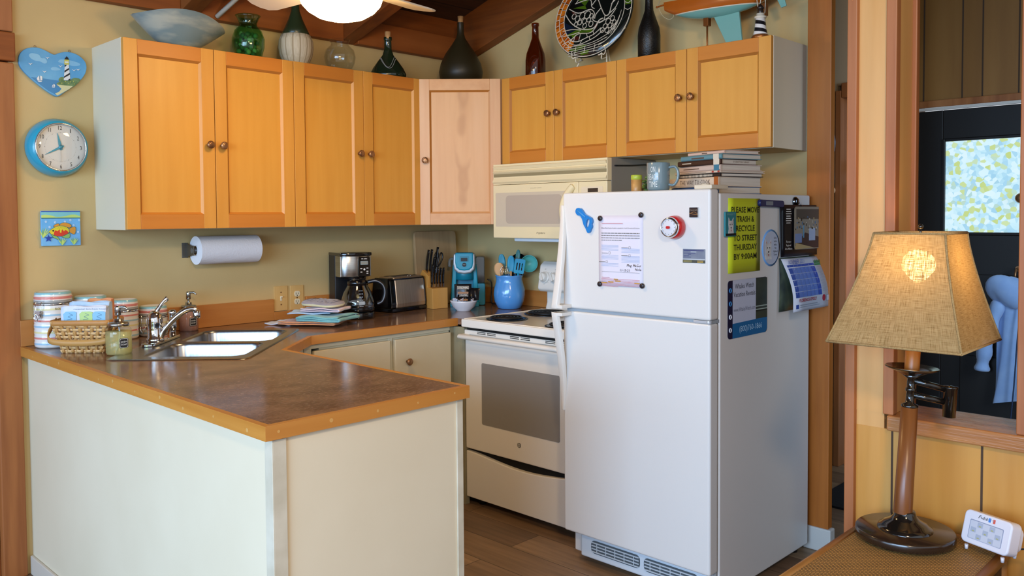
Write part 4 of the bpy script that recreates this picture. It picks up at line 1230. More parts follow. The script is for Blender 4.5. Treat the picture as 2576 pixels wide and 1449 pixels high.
# ---------------------------------------------------------------- pod coffee brewer
tq = M('turquoise_plastic', '#1391ad', rough=.34, coat=.1); tq_d = M('turquoise_dark', '#107a94', rough=.35)
pod_grey = M('silver_plastic', '#a5a7a8', rough=.3, metal=.4); smoke = thin_glass('clear_tank', '#c4cace', .18, .06, .12, '#6d7478')
kg = thing('pod_coffee_brewer', 'turquoise single-cup pod brewer in the corner between the walls', 'coffee maker', (-.217, -.206, ZC+.0003), radians(-45))
bm = new()
prism(bm, [(-.082, 0), (.082, 0), (.082, .03), (.066, .262), (.058, .285), (-.058, .285), (-.066, .262), (-.082, .03)], .085, T(0, .10, 0) @ FX)
obj('tower', bm, tq, kg, .008, seg=3)
bm = new()
box(bm, (-.080, -.088, 0), (.080, .03, .022)); box(bm, (-.060, -.084, .0215), (.060, .0, .0235))
obj('drip_base', bm, tq, kg, .006)
bm = new()
prism(bm, [(-.080, .02), (-.052, .02), (-.044, .215), (-.066, .235)], .05, T(0, .02, 0) @ FX); prism(bm, [(.080, .02), (.052, .02), (.044, .215), (.066, .235)], .05, T(0, .02, 0) @ FX)
obj('side_walls', bm, tq, kg, .005)
bm = new(); prism(bm, [(-.05, .02), (.05, .02), (.044, .20), (-.044, .20)], .004, T(0, .016, 0) @ FX)
obj('cup_recess', bm, tq_d, kg)
bm = new(); lathe(bm, [(.044, .145), (.050, .150), (.050, .190), (.046, .20)], 28, T(0, -.022, 0))
obj('brew_head', bm, tq_d, kg)
bm = new()
hd = [(-.060, .295), (.060, .295), (.062, .235), (.056, .205), (.036, .186), (0, .180), (-.036, .186), (-.056, .205), (-.062, .235)]
prism(bm, hd, .075, T(0, -.005, 0) @ FX)
obj('head_surround', bm, pod_grey, kg, .008, seg=3)
bm = new()
hd2 = [(-.050, .300), (.050, .300), (.051, .245), (.046, .218), (.028, .203), (0, .199), (-.028, .203), (-.046, .218), (-.051, .245)]
prism(bm, hd2, .082, T(0, -.002, 0) @ FX)
lid = obj('lid', bm, tq, kg, .008, seg=3)
bm = new(); prism(bm, rrect(.050, .030, .004), .003, front(0, -.0835, .266), 0); prism(bm, rrect(.036, .020, .003), .004, front(0, -.0835, .262), 1)
lathe(bm, [(0, 0), (.0115, 0), (.0115, .004), (0, .004)], 24, front(0, -.0835, .233), 1, False)
text(bm, 'KEURIG', front(0, -.0880, .2315), .014, .0035, 2)
obj('screen', bm, [tq_d, M('dark_screen', '#23292e', rough=.12), white_ink], lid)
bm = new(); prism(bm, rrect(.052, .150, .012), .11, T(.086, .098, .200) @ FX)
obj('water_tank', bm, smoke, kg, .004)
bm = new(); prism(bm, rrect(.056, .122, .010), .125, T(.086, .099, .0625) @ FX)
obj('tank_base', bm, tq_d, kg, .003)
bm = new(); tube(bm, smooth_pts([(-.058, .03, .262), (-.083, .02, .258), (-.086, 0, .232), (-.084, -.01, .222)], 4), .008, 8)
obj('lid_hinge', bm, M('clear_hinge', '#d5dde0', rough=.1, trans=.7), kg)
bm = new(); tube(bm, smooth_pts([(.125, .075, .14), (.150, .07, .12), (.150, .03, .05), (.152, .02, .008), (.165, -.01, .006), (.18, -.02, .006)], 5), .004, 8)
obj('power_cord', bm, black_plastic, kg)

# ---------------------------------------------------------------- bowl with coffee packets
bw_ = thing('white_bowl', 'small white bowl full of creamers in front of the turquoise brewer', 'bowl', (-.418, -.412, ZC+.0003), 0)
bm = new(); lathe(bm, [(0, .004), (.034, .0), (.038, .0), (.040, .006), (.058, .022), (.070, .048), (.0735, .056), (.071, .056), (.066, .046), (.052, .022), (.03, .012), (0, .011)], 40, close=False)
obj('bowl', bm, M('white_china', '#e3e2e6', rough=.15, coat=.4), bw_)
rnd = random.Random(11)
cream_m = M('creamer_white', '#dcdce4', rough=.5); cream_l = M('creamer_lid', '#c9b4b4', rough=.4)
cr0 = None; k = 0
for ring, cnt, zz in ((.050, 13, .050), (.030, 8, .052), (.010, 3, .053)):
    for j in range(cnt):
        a = 2*pi*j/cnt+ring*40; k += 1
        if cr0 is None:
            bm = new(); lathe(bm, [(0, 0), (.0078, 0), (.0105, .013), (.0130, .0135), (.0130, .0150), (0, .0152)], 14, mats=[0, 0, 0, 0, 1], close=False)
            o = cr0 = obj('creamer_cup', bm, [cream_m, cream_l]); 
            tag(o, 'small white creamer cup heaped in the white bowl', 'creamer', 'creamer cups in the white bowl')
        else:
            o = cr0.copy(); COL.objects.link(o)
        o.location = (-.418+ring*cos(a), -.412+ring*sin(a), ZC+zz+rnd.uniform(-.006, .006)); o.rotation_euler = (rnd.uniform(-.6, .6), rnd.uniform(-.6, .6), rnd.uniform(0, 6))
foil = M('black_foil', '#131114', rough=.28); foil_br = M('bronze_band', '#9a6a45', rough=.4)
def packet(label, x, y, z, w, h, rx, rz, brand, crumple):
    bm = new(); nn = 10
    def f(u, v):
        e = (1-(2*u-1)**4)*(1-(2*v-1)**4)
        return ((u-.5)*w*(1-.05*e), -.012*e-crumple*.006*sin(9*u+3*v)*e, (v-.5)*h)
    grid(bm, f, nn, nn, 0); grid(bm, lambda u, v: (f(u, v)[0], -f(u, v)[1], f(u, v)[2]), nn, nn, 0)
    o = obj('coffee_packet', bm, foil); tag(o, label, 'coffee packet', 'black coffee packets in the white bowl', (x, y, z), rz); o.rotation_euler = (rx, 0, rz)
    if brand:
        bm = new(); F = front(0, -.0195, h*.25)
        prism(bm, rrect(w*.68, .017, .001), .0006, F, 0); prism(bm, rrect(w*.66, .0155, .001), .0006, F @ T(0, 0, .0004), 1)
        text(bm, 'COLONIAL', F @ T(0, -.004, .0013), w*.58, .009, 0, bold=.02)
        prism(bm, rrect(w*.62, .010, .001), .0006, F @ T(0, -.027, -.001), 2)
        obj('printing', bm, [white_ink, foil, foil_br], o)
packet('tall black coffee packet standing at the back of the white bowl', -.402, -.390, ZC+.098, .092, .085, -.16, -.72, True, .3)
packet('crumpled black coffee packet at the right in the white bowl', -.372, -.446, ZC+.088, .060, .066, -.25, -1.25, False, 1.0)
packet('black coffee packet lying low at the front of the white bowl', -.440, -.438, ZC+.066, .068, .050, -.55, -.78, True, .6)

# ---------------------------------------------------------------- crock with utensils
ck = thing('utensil_crock', 'bright blue ceramic crock with scalloped rim full of utensils beside the stove', 'crock', (-.172, -.512, ZC+.0003), 0)
bm = new(); rows_ = []; sg = 48
prof = [(.056, 0), (.064, .004), (.080, .040), (.086, .075), (.084, .105), (.074, .140), (.070, .160), (.074, .174), (.078, .180)]
for j, (r, z) in enumerate(prof):
    rip = .0012 if 2 <= j <= 6 else 0
    rows_.append([bm.verts.new(((r+rip*sin(5*2*pi*k/sg+j*1.3))*cos(2*pi*k/sg), (r+rip*sin(5*2*pi*k/sg+j*1.3))*sin(2*pi*k/sg), z+(.004*abs(sin(6*pi*k/sg)) if j == len(prof)-1 else 0))) for k in range(sg)])
for j, (r, z) in enumerate(((.073, .178), (.066, .160), (.070, .13), (.076, .08), (.055, .012))):
    rows_.append([bm.verts.new((r*cos(2*pi*k/sg), r*sin(2*pi*k/sg), z+(.004*abs(sin(6*pi*k/sg)) if j == 0 else 0))) for k in range(sg)])
for a, b in zip(rows_[:-1], rows_[1:]):
    for k in range(sg): face(bm, [a[k], a[(k+1) % sg], b[(k+1) % sg], b[k]], 0, True)
face(bm, rows_[0][::-1]); face(bm, rows_[-1])
obj('crock', bm, M('crock_glaze', '#5a9fe2', '#5296da', nscale=8, rough=.12, coat=.6, bump=.15, bscale=40), ck)
CK = Vector((-.172, -.512, ZC))
# utensils: built along local Z from the crock floor, leaning outwards; RIGHT is the direction to the right as seen from the room
RGT = Vector((.696, -.718, 0)); TOW = Vector((-.718, -.696, 0))
def utensil(name, label, cat, dr, dt, lean_r, lean_t, build, mats, grp=None):
    d = (Vector((0, 0, 1))+RGT*lean_r+TOW*lean_t).normalized()
    t = thing(name, label, cat, CK+RGT*dr+TOW*dt+Vector((0, 0, .02)))
    xa = RGT-d*RGT.dot(d); xa.normalize(); ya = d.cross(xa)
    t.rotation_euler = Matrix((xa, ya, d)).transposed().to_euler()
    if grp: t['group'] = grp
    build(t, mats)
    return t
ut = M('teal_silicone', '#1c87a8', rough=.4); ut2 = M('blue_silicone', '#2496bd', rough=.4); ut_l = M('aqua_silicone', '#66bfb8', rough=.35); uw = M('pale_wood_spoon', '#d8ad7c', '#cfa06c', scale=(9, 9, 1), nscale=3, rough=.55)
def paddle(zc, w, l, th, mi=0, bm=None, n=14, cup=.0):
    bm = bm or new()
    rw = []
    for i in range(n+1):
        a = pi*i/n; z = zc-l/2*cos(a); hw = max(w/2*sin(a)**.75, .0008)
        rw.append([bm.verts.new((x*hw, y*th*sin(a)**.5+cup*(1-x*x)*sin(a), z)) for x, y in ((-1, 0), (-.6, .8), (0, 1), (.6, .8), (1, 0), (.6, -.8), (0, -1), (-.6, -.8))])
    for a, b in zip(rw[:-1], rw[1:]):
        for j in range(8): face(bm, [a[j], a[(j+1) % 8], b[(j+1) % 8], b[j]], mi, True)
    face(bm, rw[0][::-1], mi); face(bm, rw[-1], mi)
    return bm
def spoon(zc, w, l, hl, cup=.008):
    def b(t, mats):
        obj('head', paddle(zc, w, l, .006, cup=cup), mats[0], t)
        h = new(); tube(h, [(0, 0, 0), (0, 0, zc-l*.42)], .0055, 10); obj('handle', h, mats[1], t)
    return b
utensil('wooden_spoon', 'round wooden spoon at the left of the blue crock', 'spoon', -.030, .02, -.12, .05, spoon(.196, .058, .072, 0, .004), (uw, uw))
utensil('serving_spoon', 'tall blue silicone spoon leaning left in the blue crock', 'spoon', -.010, .0, -.12, -.05, spoon(.235, .038, .085, 0), (ut, ut))
utensil('serving_spoon', 'blue silicone spatula spoon upright in the middle of the crock', 'spoon', .006, .01, .02, .02, spoon(.222, .042, .092, 0), (ut2, uw))
utensil('serving_spoon', 'dark aqua pointed spoon sticking up highest in the crock', 'spoon', .022, -.02, .10, -.06, spoon(.262, .026, .075, 0), (M('dark_aqua', '#2c7a78', rough=.4), ut))
def turner(t, mats):
    bm = new(); w, l, z0 = .056, .080, .174
    pl = rrect(w, l, .008, 4); sl = [rrect(.0065, .040, .003, 3, x, -.002) for x in (-.014, 0, .014)]
    o1 = [bm.verts.new((p[0], .0018, p[1]+z0+l/2)) for p in pl]
    e = [bm.edges.new((o1[i], o1[(i+1) % len(o1)])) for i in range(len(o1))]
    for s in sl:
        l1 = [bm.verts.new((p[0], .0018, p[1]+z0+l/2)) for p in s]
        e += [bm.edges.new((l1[i], l1[(i+1) % len(l1)])) for i in range(len(l1))]
    bmesh.ops.triangle_fill(bm, use_beauty=True, use_dissolve=False, edges=e, normal=(0, 1, 0))
    r = bmesh.ops.extrude_face_region(bm, geom=list(bm.faces))
    for v in r['geom']:
        if isinstance(v, bmesh.types.BMVert): v.co.y -= .0036
    bmesh.ops.recalc_face_normals(bm, faces=list(bm.faces))
    obj('blade', bm, mats[0], t)
    h = new(); tube(h, [(0, 0, 0), (0, 0, z0+.004)], .006, 10); obj('handle', h, mats[1], t)
utensil('slotted_turner', 'blue slotted turner facing the room in the blue crock', 'turner', .022, .024, .16, .06, turner, (ut2, ut2))
utensil('slotted_turner', 'black slotted turner behind the blue one in the crock', 'turner', .018, -.018, .15, -.04, turner, (black_plastic, black_plastic))
def ladle(t, mats):
    bm = new(); prof = [(.046*sin(a), -.046*cos(a)) for a in [pi/2*k/8 for k in range(9)]]; prof[0] = (0, -.046)
    lathe(bm, prof, 28, T(.03, 0, .238) @ RX(radians(80)), 0, True, False)
    obj('bowl', bm, mats[0], t, solid=.002)
    h = new(); tube(h, [(0, 0, 0), (.004, -.006, .195)], .005, 10); obj('handle', h, mats[1], t)
utensil('ladle', 'pale aqua ladle hanging out at the right of the crock', 'ladle', .020, .0, .26, .0, ladle, (ut_l, black_plastic))
utensil('ladle', 'black ladle behind the pale aqua one in the crock', 'ladle', .0, -.026, .10, -.16, ladle, (black_plastic, black_plastic))
def whisk(t, mats):
    bm = new()
    for k in range(5):
        a = pi*k/5; c, s = cos(a), sin(a)
        tube(bm, smooth_pts([(0, 0, .10), (.014*c, .014*s, .14), (.024*c, .024*s, .178), (.016*c, .016*s, .204), (0, 0, .210), (-.016*c, -.016*s, .204), (-.024*c, -.024*s, .178), (-.014*c, -.014*s, .14), (0, 0, .10)], 4), .0010, 5)
    obj('wires', bm, mats[0], t)
    h = new(); tube(h, [(0, 0, 0), (0, 0, .105)], .006, 10); obj('handle', h, mats[1], t)
utensil('whisk', 'small wire whisk at the front of the blue crock', 'whisk', -.014, .022, -.06, .06, whisk, (chrome, steel))
bm = new()

# ---------------------------------------------------------------- switch and outlet plates, paper towels
plate_w = wood('pale_wood_plate', '#d9b371', '#cda463', 'z', c3='#e1c084', rough=.45, fine=.9)
sw = thing('light_switch', 'wooden light switch plate above the backsplash, left of the outlet', 'light switch', (-1.268, -.0005, 1.021), 0)
bm = new(); prism(bm, rrect(.075, .122, .003), .007, front(0, 0, 0)); obj('plate', bm, plate_w, sw, .002)
bm = new(); box(bm, (-.005, -.0085, -.012), (.005, -.0068, .012)); box(bm, (-.0038, -.020, .0), (.0038, -.007, .007), 0, RX(-.3)); obj('toggle', bm, M('ivory_plastic', '#e0d6b8', rough=.4), sw, .001)
bm = new()
for z in (-.03, .03): lathe(bm, [(0, 0), (.0035, 0), (.0035, .0015), (0, .0015)], 12, front(0, -.007, z), 0, False)
obj('screws', bm, bronze, sw)
ot = thing('wall_outlet', 'wooden outlet plate with ivory sockets, right of the light switch', 'outlet', (-1.178, -.0005, 1.019), 0)
bm = new(); prism(bm, rrect(.075, .122, .003), .007, front(0, 0, 0)); obj('plate', bm, plate_w, ot, .002)
for z in (-.0195, .0195):
    bm = new(); prism(bm, [(p[0], max(-.0135, min(.0135, p[1]))) for p in circ(.0165, 28)], .003, front(0, -.0065, z), 0)
    box(bm, (-.0075, -.0100, z-.004), (-.0055, -.0094, z+.006), 1); box(bm, (.0050, -.0100, z-.003), (.0070, -.0094, z+.005), 1)
    lathe(bm, [(0, 0), (.0025, 0)], 10, front(0, -.0099, z-.0085), 1, False, False)
    obj('socket', bm, [M('ivory_plastic', '#e0d6b8', rough=.4), dark], ot)
bm = new(); lathe(bm, [(0, 0), (.0035, 0), (.0035, .0015), (0, .0015)], 12, front(0, -.007, 0), 0, False); obj('screw', bm, bronze, ot)

ph = thing('paper_towel_holder', 'steel wall bracket holding the paper towels under the cabinets', 'paper towel holder', (-1.56, -.0005, 1.275), 0)
for s in (-1, 1):
    bm = new(); x = -.186*1 if s < 0 else .142
    box(bm, (x-.016 if s < 0 else x-.002, -.0025, -.034), (x+.012 if s < 0 else x+.020, 0, .034))
    a = [(0, 0), (-.030, -.012), (-.0735, -.014)]
    prism(bm, [(-.001, -.034), (-.001, .034), (-.05, .022), (-.085, .022), (-.085, -.022), (-.05, -.022)], .002, T(x, 0, 0) @ RX90)
    obj('bracket', bm, M('bracket_steel', '#6e6c66', rough=.4, metal=.9), ph, .001)
bm = new(); tube(bm, [(-.187, -.067, 0), (.146, -.067, 0)], .012, 16); obj('rod', bm, M('rod_grey', '#5b5a58', rough=.4), ph)
bm = new()
rr = .064
outer_ = []
nseg, nlen = 48, 26
def roll(u, v):
    a = 2*pi*v; q = 1+.004*sin(7*a+9*u)
    return (-.168+.294*u, rr*q*cos(a), rr*q*sin(a))
grid(bm, roll, nlen, nseg, 0)
for x, sg_ in ((-.168, -1), (.126, 1)):
    vo = [bm.verts.new((x, rr*cos(2*pi*k/48), rr*sin(2*pi*k/48))) for k in range(48)]; vi = [bm.verts.new((x+sg_*.002, .019*cos(2*pi*k/48), .019*sin(2*pi*k/48))) for k in range(48)]
    for k in range(48): face(bm, [vo[k], vo[(k+1) % 48], vi[(k+1) % 48], vi[k]], 0)
grid(bm, lambda u, v: (-.170+.298*u, .019*cos(2*pi*v), .019*sin(2*pi*v)), 2, 24, 1)
prt = obj('paper_towel_roll', bm, [M('paper_towel', '#e6e5e8', rough=.9, bump=.6, bscale=120), M('cardboard', '#a08a6c', rough=.9)])
tag(prt, 'white paper towel roll on the wall bracket under the cabinets', 'paper towel', None, (-1.56, -.0675, 1.275), 0)
# ---------------------------------------------------------------- things on top of the wall cabinets
ZT = UZ1+.0008
CTOP = 'bottles and vases on top of the cabinets'
# swooping grey art-glass bowl
bm = new()
def swoop(u, v, off=0):
    a = 2*pi*u; ca, sa = cos(a), sin(a); t = v
    rx = .042+(.205-.042)*t**.85; ry = .040+(.125-.040)*t**.85
    z = .006+.128*t**1.25-.022*t*t*cos(2*a)+.012*t**2*sin(a-.9)
    k = 1-off*.03
    return (rx*ca*k, ry*sa*k, z+off*.004)
grid(bm, lambda u, v: swoop(u, v, 0), 64, 12, 0); grid(bm, lambda u, v: swoop(u, v, 1), 64, 12, 0)
lathe(bm, [(.042, 0), (.046, .006), (.0, .0065)], 32)
ob = obj('art_glass_bowl', bm, M('swirled_grey_glass', '#74868a', '#a3a89f', scale=(2, 2, 7), nscale=2.6, detail=4, lo=.42, hi=.60, rough=.28))
tag(ob, 'large swooping grey swirled glass bowl on top of the leftmost cabinet', 'bowl', None, (-1.832, -.175, ZT), .1)
# green glass vase with stones
t = thing('glass_vase', 'green glass vase filled with stones on top of the cabinets', 'vase', (-1.509, -.17, ZT), 0, CTOP)
gg = thin_glass('green_glass', '#c6e6c8', .07)
lathe(bm := new(), [(0, .003), (.044, 0), (.056, .012), (.070, .06), (.072, .10), (.060, .135), (.041, .155), (.039, .170), (.050, .196), (.056, .204), (.053, .204), (.046, .196), (.036, .170), (.038, .156), (.056, .134), (.067, .10), (.064, .06), (.050, .014), (0, .010)], 36, close=False)
obj('vase', bm, gg, t)
rnd = random.Random(8); st_m = [M('stone_green', '#7d9c78', rough=.5), M('stone_pale', '#bccba6', rough=.5), M('stone_dark', '#5c7860', rough=.5)]
for k in range(44):
    z = .020+.105*k/44; R_ = .048 if z < .1 else .038
    a = k*2.4; q = R_*sqrt(rnd.random())*.9
    bm = new(); ball(bm, (0, 0, 0), rnd.uniform(.010, .015), I4, 0, 10, 7, (1, rnd.uniform(.7, 1), rnd.uniform(.6, .9)))
    o = obj('stone', bm, st_m[k % 3]); tag(o, 'small stone inside the green glass vase', 'stone', 'stones in the green vase', (-1.509+q*cos(a), -.17+q*sin(a), ZT+z)); o.rotation_euler = (k, k*.7, k*1.3)
# straw-wrapped wine bottle
t = thing('wine_bottle', 'dark green wine flask with pale straw-wrapped base on the cabinets', 'bottle', (-1.262, -.17, ZT), 0, CTOP)
dkg = M('dark_green_bottle', '#27301c', rough=.25, spec=.4)
lathe(bm := new(), [(.055, .145), (.064, .158), (.052, .185), (.034, .225), (.020, .265), (.0165, .30), (.016, .36), (.018, .362), (.018, .375), (.013, .376), (0, .376)], 32, close=False)
obj('bottle', bm, dkg, t)
bm = new(); rows_ = []; sg = 72
for j, (r, z) in enumerate(((.058, 0), (.056, .018), (.060, .024), (.074, .055), (.080, .090), (.078, .125), (.066, .152), (.050, .156))):
    rows_.append([bm.verts.new(((r+.0016*(k % 2)*(1 if 0 < j < 7 else 0))*cos(2*pi*k/sg), (r+.0016*(k % 2)*(1 if 0 < j < 7 else 0))*sin(2*pi*k/sg), z)) for k in range(sg)])
for a, b in zip(rows_[:-1], rows_[1:]):
    for k in range(sg): face(bm, [a[k], a[(k+1) % sg], b[(k+1) % sg], b[k]], k % 5 == 0, True)
face(bm, rows_[0][::-1])
obj('straw_wrap', bm, [M('pale_straw', '#c9bda4', '#b9ab8e', scale=(40, 40, 2), nscale=4, rough=.8), M('straw_shadow', '#a08f72', rough=.9)], t)
bm = new()
for k in range(4): tube(bm, [(.019*cos(a), .019*sin(a), .325+.008*k+.003*sin(a*2)) for a in [2*pi*i/20 for i in range(20)]], .004, 6, closed=True)
tube(bm, smooth_pts([(-.018, -.008, .328), (-.032, -.012, .312), (-.040, -.012, .292)], 4), .0035, 6)
tube(bm, smooth_pts([(.018, -.008, .335), (.030, -.012, .345), (.020, -.01, .36)], 4), .003, 6)
obj('straw_tie', bm, M('straw_cord', '#b5a67e', rough=.8), t)
# clear round vase
t = thing('glass_vase', 'small clear round glass vase with flared neck on the cabinets', 'vase', (-1.014, -.17, ZT), 0, CTOP)
lathe(bm := new(), [(0, .003), (.040, 0), (.052, .010), (.072, .050), (.078, .080), (.070, .115), (.046, .138), (.042, .146), (.052, .166), (.050, .167), (.040, .147), (.044, .137), (.067, .114), (.0755, .080), (.070, .052), (.050, .013), (0, .008)], 36, close=False)
obj('vase', bm, clear, t)
# dark flask with cork and cord
t = thing('corked_bottle', 'squat dark green corked bottle with a cord, left of the teardrop bottle', 'bottle', (-.715, -.17, ZT), -.7, CTOP)
lathe(bm := new(), [(0, 0), (.070, 0), (.092, .012), (.094, .030), (.080, .060), (.055, .095), (.028, .130), (.019, .160), (.018, .205), (.021, .208), (.021, .222), (.012, .223), (0, .223)], 36, close=False, sy=.6)
obj('bottle', bm, M('green_glass_bottle', '#1c2616', rough=.08, spec=.6), t)
lathe(bm := new(), [(.0135, .215), (.016, .250), (0, .250)], 16, close=False); cork_m = M('cork', '#c79660', '#b58450', nscale=60, rough=.8)
obj('cork', bm, cork_m, t)
bm = new(); tube(bm, smooth_pts([(-.040, -.035, .11), (-.020, -.052, .075), (.0, -.058, .055), (.022, -.052, .06), (.040, -.030, .105)], 5), .0016, 6); tube(bm, smooth_pts([(-.035, -.036, .11), (-.01, -.056, .066), (.012, -.058, .062), (.034, -.036, .115)], 5), .0014, 6)
obj('cord', bm, M('grey_cord', '#8c8a84', rough=.7), t)
# big teardrop bottle on the corner cabinet
t = thing('corked_bottle', 'large matte olive teardrop bottle with cork on the corner cabinet', 'bottle', (-.262, -.237, ZT), 0, CTOP)
lathe(bm := new(), [(0, 0), (.075, 0), (.092, .012), (.118, .055), (.122, .085), (.112, .130), (.085, .185), (.050, .235), (.026, .272), (.0185, .300), (.0175, .355), (.019, .357), (0, .357)], 40, close=False)
obj('bottle', bm, M('matte_olive_glass', '#2e2614', rough=.42, spec=.4), t)
lathe(bm := new(), [(.013, .35), (.0165, .392), (0, .392)], 16, close=False); obj('cork', bm, cork_m, t)
# amber bottle
t = thing('glass_bottle', 'slim amber brown glass bottle left of the stained-glass plate', 'bottle', (-.17, -.713, ZT), 0, CTOP)
lathe(bm := new(), [(0, .006), (.034, 0), (.050, .004), (.053, .012), (.052, .10), (.047, .135), (.030, .180), (.0185, .215), (.0165, .275), (.0195, .278), (.0195, .292), (.013, .293), (.013, .215), (.026, .178), (.043, .133), (.048, .10), (.048, .014), (0, .012)], 36, close=False)
obj('bottle', bm, thin_glass('amber_glass', '#c47a3c', .10, .04, .22, '#6a2c0c'), t)
# black textured bottle
t = thing('glass_bottle', 'tall black textured bottle between the stained-glass plate and the model boat', 'bottle', (-.17, -1.428, ZT), 0, CTOP)
lathe(bm := new(), [(0, 0), (.044, 0), (.052, .006), (.0525, .12), (.048, .155), (.032, .200), (.0205, .235), (.018, .27), (.0175, .345), (.020, .347), (.020, .36), (0, .361)], 36, close=False)
obj('bottle', bm, M('black_pebbled_glass', '#100e0b', rough=.35, bump=.6, bscale=260), t)
# stained-glass plate on a wire easel
pm = Matrix(((1,0,0,0),(0,0,-1,0),(0,1,0,0),(0,0,0,1)))
PR = .224
t = thing('glass_plate', 'round mosaic glass plate, black and green with orange border and white leading', 'plate', (-.172, -1.100, ZT+.272), R90+.10, None)
t.rotation_euler = (radians(-14), 0, R90+.10)
bm = new(); lathe(bm, [(0, .006), (PR*.75, .004), (PR-.004, -.006), (PR, -.002), (PR-.003, .004), (PR*.75, .012), (0, .014)][::-1], 64, front(0, 0, 0) @ SCL(1, 1, 1), 0, close=False)
def on(p, z=.0135):  # plate drawing, u right v up, in plate radii; follows the rim's rise
    r = sqrt(p[0]**2+p[1]**2); zz = (.0145 if r < .75 else .0145-.0095*(r-.75)/.25)
    return front(0, 0, 0) @ Vector((p[0]*PR, p[1]*PR, zz))
disc_m = M('black_glass_plate', '#0b0b0c', '#121a16', nscale=6, rough=.1, coat=.4)
cells = {0: M('mosaic_orange', '#d2761c', '#a8480e', scale=(8, 8, 8), nscale=3, rough=.15), 1: M('mosaic_green', '#4c6a14', '#2e4a10', nscale=12, rough=.15), 2: M('mosaic_blue', '#131e30', rough=.15), 3: M('mosaic_red', '#421a14', rough=.15)}
def cell(pts, mi): 
    face(bm, [bm.verts.new(on(p)+Vector((0, -.0004, 0))) for p in pts], mi+1)
def arcp(r, a0, a1, n=6): return [(r*cos(radians(a0+(a1-a0)*k/n)), r*sin(radians(a0+(a1-a0)*k/n))) for k in range(n+1)]
rings_ = [(.97, .86), (.86, .73)]
for (r1, r0) in rings_:
    a = 118
    while a < 232:
        st_ = 8.5 if r1 > .9 else 10; o_ = 0 if r1 > .9 else 4
        cell(arcp(r1, a+o_, a+o_+st_, 3)+arcp(r0, a+o_+st_, a+o_, 3), 0); a += st_+.8
for a0, a1 in ((40, 58), (18, 30), (5, 14)): cell(arcp(.97, a0, a1, 4)+arcp(.83, a1, a0, 4), 1)
for p, m_ in (([(-.70, -.45), (-.30, -.32), (.10, -.36), (.05, -.44), (-.25, -.42), (-.40, -.50), (-.66, -.62)], 1), ([(-.72, -.10), (-.40, -.28), (-.74, -.30)], 2), ([(-.72, -.33), (-.35, -.33), (-.70, -.44)], 2),
             ([(-.45, .42), (-.20, .20), (-.05, .46), (-.30, .60)], 1), ([(-.52, .20), (-.15, .12), (-.20, .22)], 1), ([(-.45, -.52), (-.30, -.48), (-.20, -.56), (-.42, -.60)], 3), ([(.10, -.30), (.22, -.22), (.18, -.38)], 3), ([(-.55, .12), (-.46, .02), (-.40, .10)], 3),
             ([(-.50, -.78), (-.15, -.70), (.0, -.74), (-.30, -.84)], 1), ([(-.20, -.88), (.05, -.84), (.02, -.92), (-.15, -.94)], 1)):
    cell(p, m_)
def lead(pts, w=.0032, n=5, closed=False):
    w *= .72
    tube(bm, [on((p.x, p.y))+Vector((0, -.0008, 0)) for p in smooth_pts([(a, b, 0) for a, b in pts], n, closed)], w, 6, mi=5, closed=closed)
lead(arcp(.975, 0, 345, 30), .0034, 2, True)
lead(arcp(.86, 112, 240, 16), .0028, 2); lead(arcp(.72, 108, 238, 16), .0032, 2); lead(arcp(.82, -70, 75, 14), .0026, 2)
for a in range(118, 236, 9): lead([(.975*cos(radians(a)), .975*sin(radians(a))), (.86*cos(radians(a)), .86*sin(radians(a)))], .002, 2)
for a in range(122, 236, 11): lead([(.86*cos(radians(a)), .86*sin(radians(a))), (.72*cos(radians(a)), .72*sin(radians(a)))], .002, 2)
for a in (0, 10, 18, 30, 42, 58, 72): lead([(.975*cos(radians(a)), .975*sin(radians(a))), (.9*cos(radians(a-3)), .9*sin(radians(a-3))), (.82*cos(radians(a)), .82*sin(radians(a)))], .0022, 3)
lead([(-.70, .08), (-.50, -.16), (-.20, -.34), (.10, -.36), (.22, -.20), (.32, -.16)], .004)
lead([(-.62, .20), (-.35, .06), (-.05, .10), (.08, -.02), (.06, -.16), (.22, -.24), (.34, -.22)], .0036)
lead([(-.48, .30), (-.10, .34), (-.02, .16), (.06, .10)], .0034); lead([(-.18, .70), (.10, .34), (.24, .08), (.36, -.10), (.46, -.08), (.50, .15), (.60, .34), (.56, .60)], .0036)
lead([(.10, .34), (.55, .62)], .0034); lead([(.10, .34), (-.03, .18)], .003); lead([(.24, .10), (.12, -.04), (.10, -.14)], .003); lead([(.36, -.10), (.34, -.22), (.22, -.26)], .003)
lead([(.48, .14), (.66, .30)], .003); lead([(.46, -.08), (.60, .04), (.66, .18)], .003); lead([(.34, -.22), (.50, -.14), (.62, .02)], .003)
for x, y, s in ((-.46, .00, .055), (-.36, -.07, .06), (-.24, -.02, .07), (-.10, -.02, .08), (-.28, -.17, .05), (-.16, -.16, .055), (-.05, -.14, .05), (-.14, -.27, .05), (.02, -.25, .055), (-.38, -.20, .045), (.0, -.06, .05),
                (.46, -.26, .06), (.56, -.20, .05), (.52, -.36, .05), (.62, -.30, .045), (.40, -.36, .05), (.46, -.46, .05), (.60, -.42, .04), (.34, -.44, .05)):
    lead([(x+s*cos(k), y+s*1.15*sin(k)) for k in [2*pi*i/6 for i in range(6)]], .0026, 3, True)
lead([(-.72, -.32), (-.45, -.31), (-.22, -.36)], .003); lead([(-.72, -.44), (-.45, -.43), (-.25, -.40)], .003); lead([(-.70, -.62), (-.45, -.55), (-.28, -.44), (.0, -.46), (.12, -.40), (.20, -.26)], .0032)
lead([(-.50, -.56), (-.28, -.62), (-.05, -.56), (.14, -.50), (.30, -.38)], .003); lead([(-.55, -.58), (-.30, -.70), (.0, -.64), (.20, -.56), (.36, -.44)], .003)
